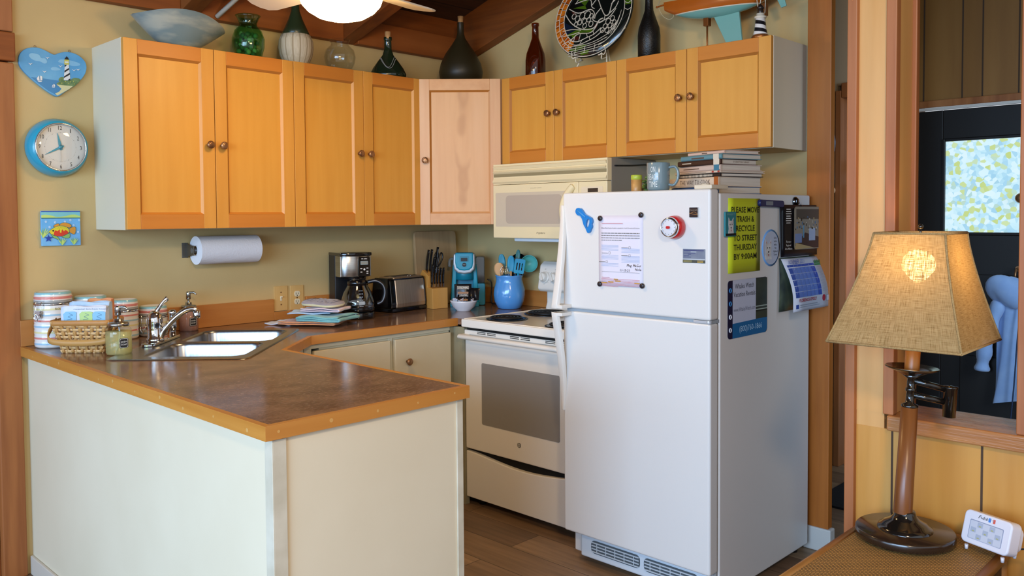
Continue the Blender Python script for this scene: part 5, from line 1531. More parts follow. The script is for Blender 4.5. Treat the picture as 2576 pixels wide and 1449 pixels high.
for a_, b_ in (((-.36, -.48), (-.38, -.60)), ((-.22, -.44), (-.24, -.60)), ((-.06, -.46), (-.02, -.56)), ((.10, -.42), (.14, -.52)), ((-.15, -.58), (-.2, -.68)), ((.02, -.54), (.05, -.63)), ((-.22, .68), (-.46, .30)), ((-.46, .42), (-.20, .40)), ((-.25, .8), (-.1, .6))): lead([a_, b_], .0024, 3)
for k in range(5): lead([(-.62+.03*k, -.70-.055*k), (-.25, -.72-.045*k), (.15, -.68-.05*k), (.55-.06*k, -.52-.09*k)], .0024)
for x in (-.3, -.05, .2): lead([(x, -.74), (x-.03, -.90)], .0024, 3)
for k in range(4): lead([(.46+.05*k, -.56), (.62+.03*k, -.40+.04*k), (.70+.02*k, -.34+.1*k)], .0018)
obj('disc', bm, [disc_m]+[cells[k] for k in range(4)]+[M('white_leading', '#cfc6b2', rough=.5)], t)
t = thing('plate_easel', 'cream wire easel with scroll hooks holding the mosaic plate', 'easel', (-.155, -1.100, ZT), R90+.10)
em = M('cream_wire', '#ddd2ba', rough=.45); bm = new()
for x in (-.075, .075):
    tube(bm, [(x*1.25, -.045, .0), (x*.95, -.012, .075), (x*.75, .050, .30)], .0035, 8)
    tube(bm, smooth_pts([(x*.95, -.005, .060), (x*.98, -.060, .042), (x, -.062, .060)], 4), .0030, 8)
tube(bm, [(-.105, -.036, .022), (.105, -.036, .022)], .0032, 8); tube(bm, [(-.056, .050, .30), (.056, .050, .30)], .003, 8)
obj('frame', bm, em, t)
for x in (-.075, .075):
    bm = new(); q = (x, -.066, .078)
    for s in (-1, 1):
        tube(bm, [(q[0]+s*(.012+.012*cos(a)), q[1], q[2]+.002+.019*sin(a)) for a in [pi*1.0+s*0+2*pi*k/14*s for k in range(15)]], .0026, 6)
    tube(bm, [(q[0], q[1], q[2]-.020), (q[0], q[1], q[2]+.018)], .0026, 6)
    obj('scroll_hook', bm, em, t)
bm = new(); tube(bm, [(.0, .05, .29), (.02, .125, .0)], .003, 8); obj('back_leg', bm, em, t)

# model sailing boat on brass stands
BT = thing('model_sailboat', 'model sailing yacht with varnished topsides, aqua hull and fin keel', 'model boat', (-.17, -1.82, ZT), 0)
varn = wood('varnished_mahogany', '#b5601c', '#954a12', 'y', c3='#c8752a', rough=.15, coat=.8, bump=0); aqua = M('aqua_hull', '#74aaa2', rough=.3, coat=.2)
bm = new(); nS, nA = 28, 12; rws = []
for i in range(nS+1):
    s = i/nS; y = .305-.62*s
    bmx = .054*max(0, sin(pi*min(1, s*.93+.035)))**.75
    deck = .244-.020*s+.012*(2*s-1)**2; keelz = .145+(.085)*abs(2*s-.92)**2.3*(1.0 if s > .46 else 1.05)
    keelz = min(keelz, deck-.004)
    row = []
    for k in range(nA+1):
        a = pi*k/nA
        row.append(bm.verts.new((bmx*cos(a)*(1.0), y+.018*(1-sin(a))*(1 if s < .12 else 0)*0, deck-(deck-keelz)*sin(a)**.9)))
    rws.append(row)
wl = .194
for a, b in zip(rws[:-1], rws[1:]):
    for k in range(nA):
        zc_ = sum(v.co.z for v in (a[k], a[k+1], b[k], b[k+1]))/4
        face(bm, [a[k], a[k+1], b[k+1], b[k]], 0, True)
def hull_mat():
    m = bpy.data.materials.new('two_tone_hull'); m.use_nodes = True; nt = m.node_tree; N = nt.nodes; L = nt.links; b = N['Principled BSDF']
    tc = N.new('ShaderNodeTexCoord'); sp = N.new('ShaderNodeSeparateXYZ'); L.new(tc.outputs['Object'], sp.inputs[0])
    ad = N.new('ShaderNodeMath'); ad.operation = 'MULTIPLY_ADD'; ad.inputs[1].default_value = -.046; L.new(sp.outputs['Y'], ad.inputs[0]); L.new(sp.outputs['Z'], ad.inputs[2])
    r = N.new('ShaderNodeValToRGB'); r.color_ramp.interpolation = 'CONSTANT'; e = r.color_ramp.elements
    e[0].position = 0; e[0].color = lin('#74aaa2'); e[1].position = .1745; e[1].color = lin('#d8d0bc'); x = e.new(.1785); x.color = lin('#ad5a1a')
    L.new(ad.outputs[0], r.inputs['Fac']); L.new(r.outputs['Color'], b.inputs['Base Color']); b.inputs['Roughness'].default_value = .2; b.inputs['Coat Weight'].default_value = .5
    return m
bmesh.ops.recalc_face_normals(bm, faces=list(bm.faces))
obj('hull', bm, hull_mat(), BT)
bm = new(); dk = []
for row in rws if False else []: pass
L1 = []
for i in range(nS+1):
    s = i/nS; y = .305-.62*s; bmx = .054*max(0, sin(pi*min(1, s*.93+.035)))**.75; deck = .244-.020*s+.012*(2*s-1)**2
    L1.append((bmx, y, deck))
for (b0, y0, d0), (b1, y1, d1) in zip(L1[:-1], L1[1:]):
    face(bm, [bm.verts.new(p) for p in ((-b0, y0, d0), (b0, y0, d0), (b1, y1, d1), (-b1, y1, d1))])
box(bm, (-.022, -.13, .232), (.022, .02, .256)); box(bm, (-.03, -.22, .226), (.03, -.15, .240))
obj('deck', bm, varn, BT, .002)
bm = new(); prism(bm, [(.055, .160), (-.072, .152), (-.088, .012), (-.018, .012)], .012, T(-.006, 0, 0) @ RX90)
obj('keel', bm, aqua, BT, .002)
bm = new(); prism(bm, [(-.235, .19), (-.268, .195), (-.285, .14), (-.262, .135)], .006, T(-.003, 0, 0) @ RX90); obj('rudder', bm, aqua, BT, .001)
bm = new(); tube(bm, [(0, .28, .250), (0, .352, .243)], .004, 8); lathe(bm, [(.006, 0), (.006, .008)], 10, T(0, .345, .240)); obj('bowsprit', bm, varn, BT)
bm = new(); tube(bm, [(0, .045, .23), (0, .045, .95)], [.007, .0045], 8); tube(bm, [(0, .04, .30), (0, -.26, .295)], .0045, 8); obj('mast', bm, varn, BT)
bm = new()
for p, q in (((0, .348, .246), (0, .047, .80)), ((0, .348, .246), (0, .047, .60)), ((0, -.30, .235), (0, .045, .94)), ((.05, .03, .235), (0, .045, .78)), ((-.05, .03, .235), (0, .045, .78))): tube(bm, [p, q], .0010, 5)
tube(bm, smooth_pts([(0, .340, .240), (0, .318, .200), (0, .285, .178), (0, .262, .182), (0, .258, .195)], 5), .0012, 5)
obj('rigging', bm, M('rigging_line', '#c2b894', rough=.8), BT)
for k, y in enumerate((.085, -.185)):
    bm = new(); x0 = -.012
    tube(bm, [(0, y, .0), (0, y, .13)], .0042, 10); box(bm, (-.013, y-.012, .115), (.013, y+.012, .150 if k == 0 else .165)); 
    obj('stand_post', bm, M('brass_stand', '#8c5a30', rough=.3, metal=.8), BT, .001)
bm = new(); box(bm, (-.03, -.21, 0), (.03, .11, .004)); obj('stand_base', bm, wood('stand_base_wood', '#6b4426', '#573618', 'y'), BT, .001)
# black star ornament with white cords hanging at the stern
t = thing('star_ornament', 'black spiky ornament with pale cords hanging at the stern of the boat', 'ornament', (-.232, -2.015, ZT+.205), 0)
bm = new()
for k in range(7):
    a = 2*pi*k/7+.3; tube(bm, [(0, 0, 0), (.012*cos(a), .022*cos(a), .022*sin(a)), (.02*cos(a*2), .056*cos(a), .050*sin(a)*.7)], [.010, .007, .0012], 6)
obj('spikes', bm, black_plastic, t)
bm = new()
for y0, y1, y2, z2 in ((.010, .004, -.012, -.135), (-.014, -.010, .004, -.120), (-.030, -.032, -.026, -.095)):
    tube(bm, smooth_pts([(-.004, y0, -.006), (-.008, y1, -.05), (-.006, (y1+y2)/2, -.09), (-.004, y2, z2)], 4), .0017, 6)
ball(bm, (-.012, .010, -.004), .005)
obj('cords', bm, M('pale_cord', '#c9c4b4', rough=.5), t)
# lighthouse figurine
LH = thing('lighthouse_figurine', 'small black and white striped lighthouse figurine at the right end of the cabinets', 'figurine', (-.262, -2.037, ZT), 0)
def spiral(name, c1, c2, pitch, off=0):
    m = bpy.data.materials.new(name); m.use_nodes = True; nt = m.node_tree; N = nt.nodes; L = nt.links; b = N['Principled BSDF']
    tc = N.new('ShaderNodeTexCoord'); sp = N.new('ShaderNodeSeparateXYZ'); L.new(tc.outputs['Object'], sp.inputs[0])
    at = N.new('ShaderNodeMath'); at.operation = 'ARCTAN2'; L.new(sp.outputs['Y'], at.inputs[0]); L.new(sp.outputs['X'], at.inputs[1])
    m1 = N.new('ShaderNodeMath'); m1.operation = 'MULTIPLY_ADD'; m1.inputs[1].default_value = 1/(2*pi); L.new(at.outputs[0], m1.inputs[0])
    mz = N.new('ShaderNodeMath'); mz.operation = 'MULTIPLY'; mz.inputs[1].default_value = 1/pitch; L.new(sp.outputs['Z'], mz.inputs[0]); L.new(mz.outputs[0], m1.inputs[2])
    fr_ = N.new('ShaderNodeMath'); fr_.operation = 'FRACT'; L.new(m1.outputs[0], fr_.inputs[0])
    gt = N.new('ShaderNodeMath'); gt.operation = 'GREATER_THAN'; gt.inputs[1].default_value = .5; L.new(fr_.outputs[0], gt.inputs[0])
    mx = N.new('ShaderNodeMix'); mx.data_type = 'RGBA'; mx.inputs['A'].default_value = lin(c1); mx.inputs['B'].default_value = lin(c2); L.new(gt.outputs[0], mx.inputs['Factor']); L.new(mx.outputs['Result'], b.inputs['Base Color'])
    b.inputs['Roughness'].default_value = .3
    return m
lathe(bm := new(), [(.030, .014), (.024, .04), (.019, .085), (0, .085)], 28, close=False); obj('tower', bm, spiral('spiral_stripe', '#e6e2dc', '#15151a', .030), LH)
lathe(bm := new(), [(0, 0), (.036, 0), (.037, .010), (.030, .018), (0, .018)], 24, close=False); obj('base', bm, M('copper_rocks', '#b06a34', '#7c4824', nscale=40, rough=.25, metal=.5), LH)
lathe(bm := new(), [(.019, .084), (.024, .086), (.024, .092), (.016, .093), (.016, .104), (.012, .105), (0, .105)], 20, close=False); obj('gallery', bm, [M('gallery_white', '#d9d2c0', rough=.4)], LH)
lathe(bm := new(), [(.012, .104), (.012, .122), (.016, .123), (.010, .134), (.003, .142), (0, .146)], 20, close=False); obj('lantern', bm, M('lantern_black', '#241c18', rough=.35), LH)

# ---------------------------------------------------------------- wall decorations left of the cabinets
hb_ = [M('heart_sky', '#4d97c9', '#6fb2d8', nscale=6, rough=.5), M('heart_sea', '#3f86b8', rough=.5), M('art_white', '#e6e6e2', rough=.6), M('art_black', '#1b1b1e', rough=.5), M('art_green', '#5e7a4c', '#7d9460', nscale=90, rough=.6), M('art_sand', '#d8d2a0', rough=.6),
       M('art_yellow', '#cfc65a', rough=.5), M('art_cloud', '#86bddc', rough=.5), M('heart_edge', '#2f6d9c', rough=.5)]
def HP(x, y): return ((x-850)/9.055*.00149, -((y-.105*(x-850))-720)/9.055*.00152)
heart = [HP(x, y) for x, y in [(905, 1310), (700, 1190), (480, 1010), (280, 820), (140, 650), (85, 520), (85, 390), (140, 270), (260, 180), (400, 150), (540, 160), (680, 220), (860, 310), (980, 270), (1120, 240), (1260, 250), (1400, 300), (1520, 390), (1600, 510), (1610, 650), (1560, 790), (1440, 940), (1250, 1090), (1050, 1230)]]
hs = [(p.x, p.y) for p in smooth_pts([(a, b, 0) for a, b in heart], 3, True)]
ht = thing('heart_plaque', 'blue heart-shaped wall plaque painted with a striped lighthouse and sailboats', 'wall plaque', (-2.281, -.001, 2.013), 0)
bm = new(); prism(bm, hs, .016, front(0, 0, 0), 0); obj('board', bm, [hb_[0]], ht, .002)
bm = new(); zl = [.0162]
def art(pts, mi, sm=0):
    zl[0] += .00012
    q = [HP(*p) for p in pts]
    if sm: q = [(p.x, p.y) for p in smooth_pts([(a, b, 0) for a, b in q], sm, True)]
    prism(bm, q, .0003, front(0, -zl[0], 0), mi)
art([(330, 850), (520, 868), (960, 935), (1010, 1130), (905, 1290), (700, 1165), (500, 1005)], 1)
art([(300, 340), (350, 290), (450, 300), (530, 330), (570, 400), (660, 410), (700, 490), (640, 530), (540, 480), (440, 465), (350, 420)], 7, 3)
art([(950, 480), (990, 430), (1090, 425), (1260, 450), (1440, 510), (1450, 560), (1320, 580), (1200, 560), (1000, 505)], 7, 3)
art([(780, 640), (830, 610), (930, 620), (1000, 670), (900, 690), (800, 680)], 7, 3)
art([(960, 950), (955, 890), (1000, 850), (1060, 850), (1070, 930)], 4, 3)
art([(900, 1020), (950, 970), (1060, 930), (1200, 925), (1290, 870), (1380, 870), (1450, 900), (1420, 960), (1260, 1090), (1100, 1060)], 4, 3)
art([(900, 1025), (1270, 1068), (1180, 1140), (910, 1290), (860, 1240), (950, 1200), (1010, 1130), (960, 1080)], 5)
art([(1065, 920), (1100, 550), (1190, 550), (1220, 930)], 2)
art([(1098, 555), (1150, 555), (1096, 610)], 3); art([(1195, 625), (1197, 665), (1085, 740), (1090, 690)], 3); art([(1205, 745), (1208, 790), (1068, 870), (1074, 830)], 3); art([(1212, 880), (1218, 930), (1150, 925)], 3)
art([(1085, 545), (1092, 425), (1195, 430), (1198, 550)], 6); art([(1105, 505), (1105, 470), (1185, 475), (1185, 505)], 2); art([(1092, 420), (1115, 385), (1145, 345), (1180, 390), (1195, 432)], 3)
art([(470, 935), (580, 940), (550, 965), (500, 962)], 2); art([(455, 880), (510, 810), (518, 930), (470, 925)], 2); art([(530, 815), (575, 830), (580, 920), (535, 930)], 2)
art([(785, 1080), (860, 1085), (845, 1100), (800, 1095)], 2); art([(790, 1070), (820, 1015), (825, 1075)], 2); art([(833, 1010), (862, 1040), (860, 1078), (835, 1075)], 2)
for x, y in ((325, 540), (705, 390), (630, 720), (995, 585), (1305, 680), (1400, 665)): art([(x-52, y-22), (x-10, y-4), (x, y+4), (x+14, y-8), (x+52, y-16), (x+14, y+8), (x, y+30), (x-14, y+10)], 2)
for x, y in ((1015, 995), (1175, 1000), (1285, 950), (1100, 950), (1215, 965), (1300, 1015)): art([(x-14, y), (x, y-14), (x+14, y), (x, y+14)], 6)
obj('painting', bm, hb_, ht)
bm = new()
for x, y in ((455, 120), (1230, 205)): tube(bm, [(HP(x, y)[0]+.004*cos(a), -.008, HP(x, y)[1]+.004*sin(a)-.001) for a in [2*pi*k/12 for k in range(12)]], .001, 5, closed=True)
obj('hanging_eyes', bm, bronze, ht)

ck_ = thing('wall_clock', 'round turquoise retro wall clock showing about twenty to twelve', 'clock', (-2.278, -.001, 1.708), 0)
FC = front(0, 0, 0)
lathe(bm := new(), [(.098, 0), (.116, .006), (.1175, .018), (.112, .040), (.104, .060), (.0965, .068), (.0945, .068), (.093, .058), (0, .058)], 56, FC, close=False)
obj('case', bm, M('clock_turquoise', '#2e9fbd', rough=.25, coat=.4), ck_)
lathe(bm := new(), [(.0945, .064), (.0965, .070), (.0935, .0735), (.091, .070), (.091, .060)], 56, FC, close=False); obj('bezel', bm, chrome, ck_)
lathe(bm := new(), [(.0925, .0585), (0, .0590)], 48, FC, close=False); obj('dial', bm, M('clock_face', '#d8d4c8', rough=.5), ck_)
bm = new()
for h in range(1, 13):
    a = pi/2-2*pi*h/12; text(bm, str(h), FC @ T(.077*cos(a), .077*sin(a)-.008, .0592), (.0065 if h < 10 else .014) if h not in (1, 11) else (.0028 if h == 1 else .009), .016, 0)
for k in range(60):
    a = 2*pi*k/60; prism(bm, circ(.0011 if k % 5 == 0 else .0005, 8), .0003, FC @ T(.058*cos(a), .058*sin(a), .0592))
obj('numerals', bm, ink, ck_)
bm = new()
def hand(ang, ln, w, z): prism(bm, [(-w*1.1, -.012), (w*1.1, -.012), (w*1.25, .012), (.0006, ln), (-.0006, ln), (-w*1.25, .012)], .0012, FC @ T(0, 0, z) @ RZ(-radians(ang)))
hand(349, .056, .0045, .0605); hand(241, .066, .0035, .062); lathe(bm, [(.0075, .060), (.0075, .0645), (0, .065)], 20, FC, close=False)
obj('hands', bm, M('hand_turquoise', '#3a94ab', rough=.3, metal=.3), ck_)
bm = new(); prism(bm, [(-.0006, -.012), (.0006, -.012), (.0003, .060), (-.0003, .060)], .0006, FC @ T(0, 0, .0632) @ RZ(-radians(181))); obj('second_hand', bm, ink_soft, ck_)
lathe(bm := new(), [(.091, .0715), (.075, .0775), (.045, .0820), (0, .0840)], 48, FC, close=False)
obj('crystal', bm, thin_glass('clock_crystal', '#ffffff', .07, .01), ck_)

tl_ = thing('fish_tile', 'square ceramic wall tile painted with a red and yellow fish and a blue star', 'wall tile', (-2.268, -.001, 1.383), 0)
def TP(x, y): return ((x-715)/11.146*.00149, -(y-710)/11.146*.00152)
tm = [M('tile_blue', '#5fb0ea', '#7cc0ef', nscale=10, rough=.15, coat=.4), M('tile_aqua', '#7fc8cc', rough=.15), M('tile_lime', '#c3de78', rough=.15), M('tile_yellow', '#e0d23c', rough=.15), M('tile_red', '#d8432e', rough=.15), M('tile_orange', '#e0993a', rough=.15), M('tile_navy', '#2346a8', rough=.15), M('tile_line', '#2f6a6c', rough=.3), M('tile_pale', '#cfe4f4', rough=.2), ink, M('tile_fin_green', '#8fc06a', rough=.15)]
bm = new(); prism(bm, rrect(.148, .142, .003), .012, FC); obj('tile', bm, tm[0], tl_, .0015)
bm = new(); zl = [.0122]
def tart(pts, mi, sm=0, outline=0):
    zl[0] += .00010; q = [TP(*p) for p in pts]
    if sm: q = [(p.x, p.y) for p in smooth_pts([(a, b, 0) for a, b in q], sm, True)]
    prism(bm, q, .0003, front(0, -zl[0], 0), mi)
    if outline: tube(bm, [front(0, -zl[0]-.0003, 0) @ Vector((a, b, 0)) for a, b in q], .0007, 5, mi=7, closed=True)
tart([(165, 215), (1265, 215), (1265, 400), (165, 400)], 1)
tart([(165, 395), (165, 320), (280, 305), (420, 325), (560, 365), (680, 370), (850, 350), (1000, 305), (1130, 305), (1265, 355), (1265, 395)], 2)
tart([(165, 398), (1265, 398), (1265, 420), (165, 420)], 7); tart([(165, 200), (1265, 200), (1265, 228), (165, 228)], 6)
for x, y in ((290, 510), (545, 535), (820, 515), (980, 470), (1230, 470), (1065, 625), (385, 670), (1190, 830)): tart([(x+30*cos(k), y+32*sin(k)) for k in [2*pi*i/8 for i in range(8)]], 8, 2); tart([(x+14*cos(k), y+16*sin(k)) for k in [2*pi*i/8 for i in range(8)]], 0, 2)
tart([(495, 665), (530, 600), (620, 570), (650, 590), (640, 640)], 5, 3, 1); tart([(650, 640), (700, 570), (800, 540), (920, 570), (990, 610), (1000, 660), (940, 700), (800, 660)], 5, 3, 1)
tart([(920, 740), (1000, 690), (1080, 670), (1120, 700), (1115, 830), (1070, 900), (1000, 870), (940, 830)], 5, 3, 1)
tart([(430, 890), (540, 930), (610, 980), (650, 1060), (560, 1020), (470, 970)], 10, 3, 1); tart([(720, 960), (860, 890), (940, 870), (940, 990), (850, 1010), (770, 990)], 10, 3, 1)
tart([(365, 800), (440, 730), (560, 660), (700, 630), (830, 660), (930, 740), (930, 830), (850, 900), (720, 950), (560, 940), (430, 890)], 3, 3, 1)
tart([(495, 905), (530, 770), (600, 800), (660, 740), (690, 830), (740, 740), (780, 810), (830, 760), (920, 850), (850, 900), (720, 945), (590, 950)], 4, 2)
tart([(665, 790), (690, 770), (715, 810), (700, 845), (675, 840)], 3, 2)
tart([(480+26*cos(k), 780+28*sin(k)) for k in [2*pi*i/8 for i in range(8)]], 9, 2)
for k in range(12): x = 560+32*k; y = 680+20*(k % 2)+abs(k-5)*5; tart([(x-6, y), (x, y-7), (x+6, y), (x, y+7)], 9)
tart([(345+118*(1 if k % 2 == 0 else .42)*sin(2*pi*k/10), 1005-118*(1 if k % 2 == 0 else .42)*cos(2*pi*k/10)) for k in range(10)], 6)
for bx, by, hh in ((190, 980, 300), (720, 1210, 220), (1050, 1205, 230)):
    for a in (-32, -14, 4, 20, 36):
        dx = sin(radians(a+(14 if bx < 300 else 0)))*hh; dy = -cos(radians(a))*hh
        tart([(bx-14, by), (bx+dx*.6-16, by+dy*.6), (bx+dx, by+dy), (bx+dx*.6+16, by+dy*.6), (bx+14, by)], 2 if a % 4 == 0 else 10, 0, 0)
obj('painting', bm, tm, tl_)

# ---------------------------------------------------------------- on top of the refrigerator
mg = thing('coffee_mug', 'grey-blue mug lettered ON BEACH TIME on top of the refrigerator', 'mug', (-.765, -1.884, 1.5115), 0)
lathe(bm := new(), [(0, .002), (.036, 0), (.040, .004), (.0425, .010), (.0435, .105), (.0425, .107), (.0405, .105), (.039, .012), (0, .008)], 40, close=False)
mug_m = M('mug_glaze', '#778a8e', rough=.15, coat=.4); obj('mug', bm, mug_m, mg)
bm = new(); tube(bm, smooth_pts([(.0, -.041, .088), (.0, -.066, .090), (.0, -.078, .070), (.0, -.076, .042), (.0, -.062, .022), (.0, -.041, .024)], 5), [.0065]*26, 10, RZ(radians(14)), flat=.8)
obj('handle', bm, mug_m, mg)
bm = new()
def wrap(s, zc, h, w, a0):
    t_ = new(); text(t_, s, I4, w, h, 0)
    for v in t_.verts:
        a = a0+v.co.x/.0437; z = v.co.z
        v.co = Vector((.0440*cos(a), .0440*sin(a), zc+v.co.y))
    me = bpy.data.meshes.new('tmp'); t_.to_mesh(me); t_.free(); bm.from_mesh(me); bpy.data.meshes.remove(me)
for s, z, h, w in (('ON', .070, .021, .019), ('BEACH', .042, .021, .042), ('TIME', .014, .021, .034)): wrap(s, z, h, w, radians(225-38))
obj('lettering', bm, M('mug_print', '#dde2de', rough=.5), mg)
tb_ = thing('seasoning_shaker', 'small wood-look shaker with lime green lid on top of the refrigerator', 'shaker', (-.765, -1.783, 1.5115), 0)
lathe(bm := new(), [(0, 0), (.020, 0), (.0205, .003), (.0205, .046), (0, .046)], 28, close=False); obj('body', bm, wood('shaker_wood', '#c79a5e', '#a87a42', 'z', rough=.35), tb_)
lathe(bm := new(), [(.0205, .046), (.0215, .047), (.0215, .062), (.0195, .0645), (0, .065)], 28, close=False); obj('lid', bm, M('lime_lid', '#a9b83e', rough=.35), tb_)
pl = thing('small_plant', 'small green succulent in a dark pot behind the mug', 'plant', (-.665, -1.775, 1.4975), 0)
lathe(bm := new(), [(0, 0), (.030, 0), (.038, .035), (.034, .035), (0, .030)], 24, close=False); obj('pot', bm, M('dark_pot', '#2e2420', rough=.5), pl)
bm = new(); rnd = random.Random(3)
for k in range(26):
    a = k*2.4; r = .010+.042*(k/26); z = .040+.020*sin(k*1.7)+.012*(1-k/26)
    ball(bm, (r*cos(a), r*sin(a), z), .0095, I4, 0, 8, 6, (1, 1, .7))
obj('leaves', bm, M('succulent_green', '#4d7a3c', '#7da05a', nscale=30, rough=.4), pl)

# stack of books
page = M('book_pages', '#cbbfae', '#b7aa98', scale=(1, 1, 120), nscale=6, rough=.8)
BX = Vector((-.660, -2.085, 0)); BR = radians(-16)
books = [ # label, cover, thickness, depth(spine->fore edge), height(along spine), shift x, shift y, spine texts
 ('blue-spined hardback, lowest in the stack on the refrigerator', '#3f5a80', .031, .222, .262, .0, .006, None),
 ('thick cream cookbook with brown spine end, second from the bottom of the stack', '#d9c1a6', .040, .226, .268, -.004, .0, 'THE WAY TO COOK'),
 ('thin paperback with dark diamond-patterned spine in the book stack', '#2b211d', .016, .212, .250, .004, -.002, None),
 ('thin pale paperback with red marks resting on the diamond-spined one', '#d8c0a8', .010, .232, .246, .002, -.004, None),
 ('pale hardback with bluish pages in the middle of the book stack', '#c9b3a4', .024, .208, .232, .006, .0, None),
 ('dark brown library book with a white label on its spine', '#3b241b', .023, .192, .232, .008, -.002, None),
 ('teal patterned library book, second from the top of the stack', '#5f8a92', .022, .206, .226, .014, .002, None),
 ('slim pink book on the very top of the stack', '#d6b4a0', .014, .176, .206, .024, .0, None)]
z = 1.4978
for k, (lb, col, th, dp, hg, sx_, sy_, tx) in enumerate(books):
    # local: spine on the -X side, spine length along Y, pages show on the -Y end
    th *= .885
    b = thing('book', lb, 'book', (BX.x, BX.y, z+.0003), BR+radians((0, 1, -2, 1, -1, 2, 0, -2)[k]), 'books stacked on the refrigerator')
    cv = M('cover_%d' % k, col, rough=.5); x0, y0 = sx_, sy_
    bm = new(); t_ = .0022
    box(bm, (x0, y0, 0), (x0+dp, y0+hg, t_)); box(bm, (x0, y0, th-t_), (x0+dp, y0+hg, th))
    prism(bm, [(x0-.004, th*.2), (x0-.004, th*.8), (x0, th), (x0+.003, th), (x0+.003, 0), (x0, 0)], hg, T(0, y0+hg, 0) @ RX(pi/2), 0)
    obj('cover', bm, cv, b, .0006)
    bm = new(); box(bm, (x0+.003, y0+.004, t_), (x0+dp-.005, y0+hg-.004, th-t_)); obj('pages', bm, page, b)
    bm = new(); FS = Matrix(((0,0,-1,x0-.0044),(-1,0,0,y0+hg/2),(0,1,0,th/2),(0,0,0,1)))   # on the spine, facing -X, text reads towards -Y
    pm_ = [M('spine_ink', '#5a4436', rough=.6), M('spine_white', '#d9cdb8', rough=.6), M('spine_rust', '#a85a24', rough=.5), M('spine_red', '#a83a30', rough=.5), M('spine_teal', '#3d7890', rough=.5)]
    if tx:
        text(bm, tx, FS @ T(.01, -.008, 0), .165, .017, 0, res=1); prism(bm, [(.112, -.0185), (.134, -.0185), (.134, .0185), (.112, .0185)], .0003, FS, 2)
    elif k == 0: prism(bm, [(-.02, -.008), (.05, -.008), (.05, .0), (-.02, .0)], .0003, FS, 1)
    elif k == 2:
        for j in range(26): x = -.1+.0072*j; prism(bm, [(x-.0028, 0), (x, .0058), (x+.0028, 0), (x, -.0058)], .0003, FS, 1)
    elif k == 3:
        for x in (.085, .115): prism(bm, [(x-.005, -.003), (x+.005, -.003), (x+.005, .003), (x-.005, .003)], .0003, FS, 3)
        prism(bm, [(-.09, -.0008), (.05, -.0008), (.05, .0008), (-.09, .0008)], .0003, FS, 0)
    elif k == 4: prism(bm, [(-.09, -.002), (.0, -.002), (.0, .001), (-.09, .001)], .0003, FS, 0); prism(bm, [(.082, -.011), (.110, -.011), (.110, .011), (.082, .011)], .0003, FS, 4)
    elif k == 5: prism(bm, [(.078, -.0105), (.108, -.0105), (.108, .0105), (.078, .0105)], .0003, FS, 1); prism(bm, [(-.09, -.0015), (-.04, -.0015), (-.04, .0015), (-.09, .0015)], .0003, FS, 1)
    elif k == 6: prism(bm, [(.070, -.010), (.100, -.010), (.100, .010), (.070, .010)], .0003, FS, 1); prism(bm, [(-.05, -.004), (.02, -.004), (.02, .001), (-.05, .001)], .0003, FS, 0)
    else: prism(bm, [(-.02, -.002), (.01, -.002), (.01, .002), (-.02, .002)], .0003, FS, 0)
    if k == 5: text(bm, 'EUGENE PUBLIC LIBRARY', front(x0+dp*.56, y0+.0038, th*.36), .085, .0065, 0, res=1)
    obj('spine_print', bm, pm_, b)
    z += th+.0006

# ---------------------------------------------------------------- magnets and papers on the refrigerator doors (facing -X)
FXD = -.8652
def fdoor_thing(name, label, cat, y, z, grp=None): return thing(name, label, cat, (FXD, y, z), R90, grp)
o_ = fdoor_thing('bottle_opener', 'blue foot-shaped magnetic bottle opener near the freezer door handle', 'bottle opener', -1.611, 1.398)
out = [(-.032, .052), (-.016, .049), (.002, .030), (.018, .022), (.034, .014), (.039, .006), (.040, -.004), (.036, -.012), (.038, -.022), (.032, -.034), (.026, -.044), (.018, -.047), (.012, -.040), (.006, -.028), (-.004, -.014), (-.010, .004), (-.020, .020), (-.036, .024), (-.045, .036), (-.042, .048)]
outs = [(p.x, p.y) for p in smooth_pts([(a, b, 0) for a, b in out], 3, True)]
hole_ = [(.017+.0085*cos(a)*1.0+.004*sin(a), -.008+.0175*sin(a)) for a in [2*pi*k/16 for k in range(16)]]
bm = new(); F = front(0, 0, 0)
a_ = [bm.verts.new(F @ Vector((p[0], p[1], .0))) for p in outs]; b_ = [bm.verts.new(F @ Vector((p[0], p[1], .0))) for p in hole_]
e = [bm.edges.new((a_[i], a_[(i+1) % len(a_)])) for i in range(len(a_))]+[bm.edges.new((b_[i], b_[(i+1) % len(b_)])) for i in range(len(b_))]
bmesh.ops.triangle_fill(bm, use_beauty=True, use_dissolve=False, edges=e, normal=(0, -1, 0))
r = bmesh.ops.extrude_face_region(bm, geom=list(bm.faces))
for v in r['geom']:
    if isinstance(v, bmesh.types.BMVert): v.co.y -= .010
bmesh.ops.recalc_face_normals(bm, faces=list(bm.faces))
obj('opener', bm, M('opener_blue', '#1a7cc8', rough=.25, coat=.3), o_, .002)
bm = new(); tube(bm, [F @ Vector((-.034, .042, .0105)), F @ Vector((.006, .016, .0105))], .0022, 6); obj('painted_highlight', bm, M('opener_highlight', '#4b9fdc', rough=.2), o_)  # lighter streak painted in as a highlight on the opener
sh = fdoor_thing('notice_sheet', 'white printed notice with highlighted lines held by four black magnets', 'notice', -1.781, 1.284)
bm = new()
grid(bm, lambda u, v: ((u-.5)*.208, -.0008-.0012*sin(pi*u)*sin(pi*v)-.0010*sin(3*u+2*v), (v-.5)*.272), 8, 10, 0)
obj('sheet', bm, M('paper_white', '#dcd9e6', rough=.7), sh, solid=.0003)
bm = new(); F = front(0, -.0035, 0)
pk = [ink_soft, M('ink_red', '#c98a90', rough=.7), M('ink_blue', '#a3b3d2', rough=.7), M('highlighter', '#e6b15a', rough=.6), ink]
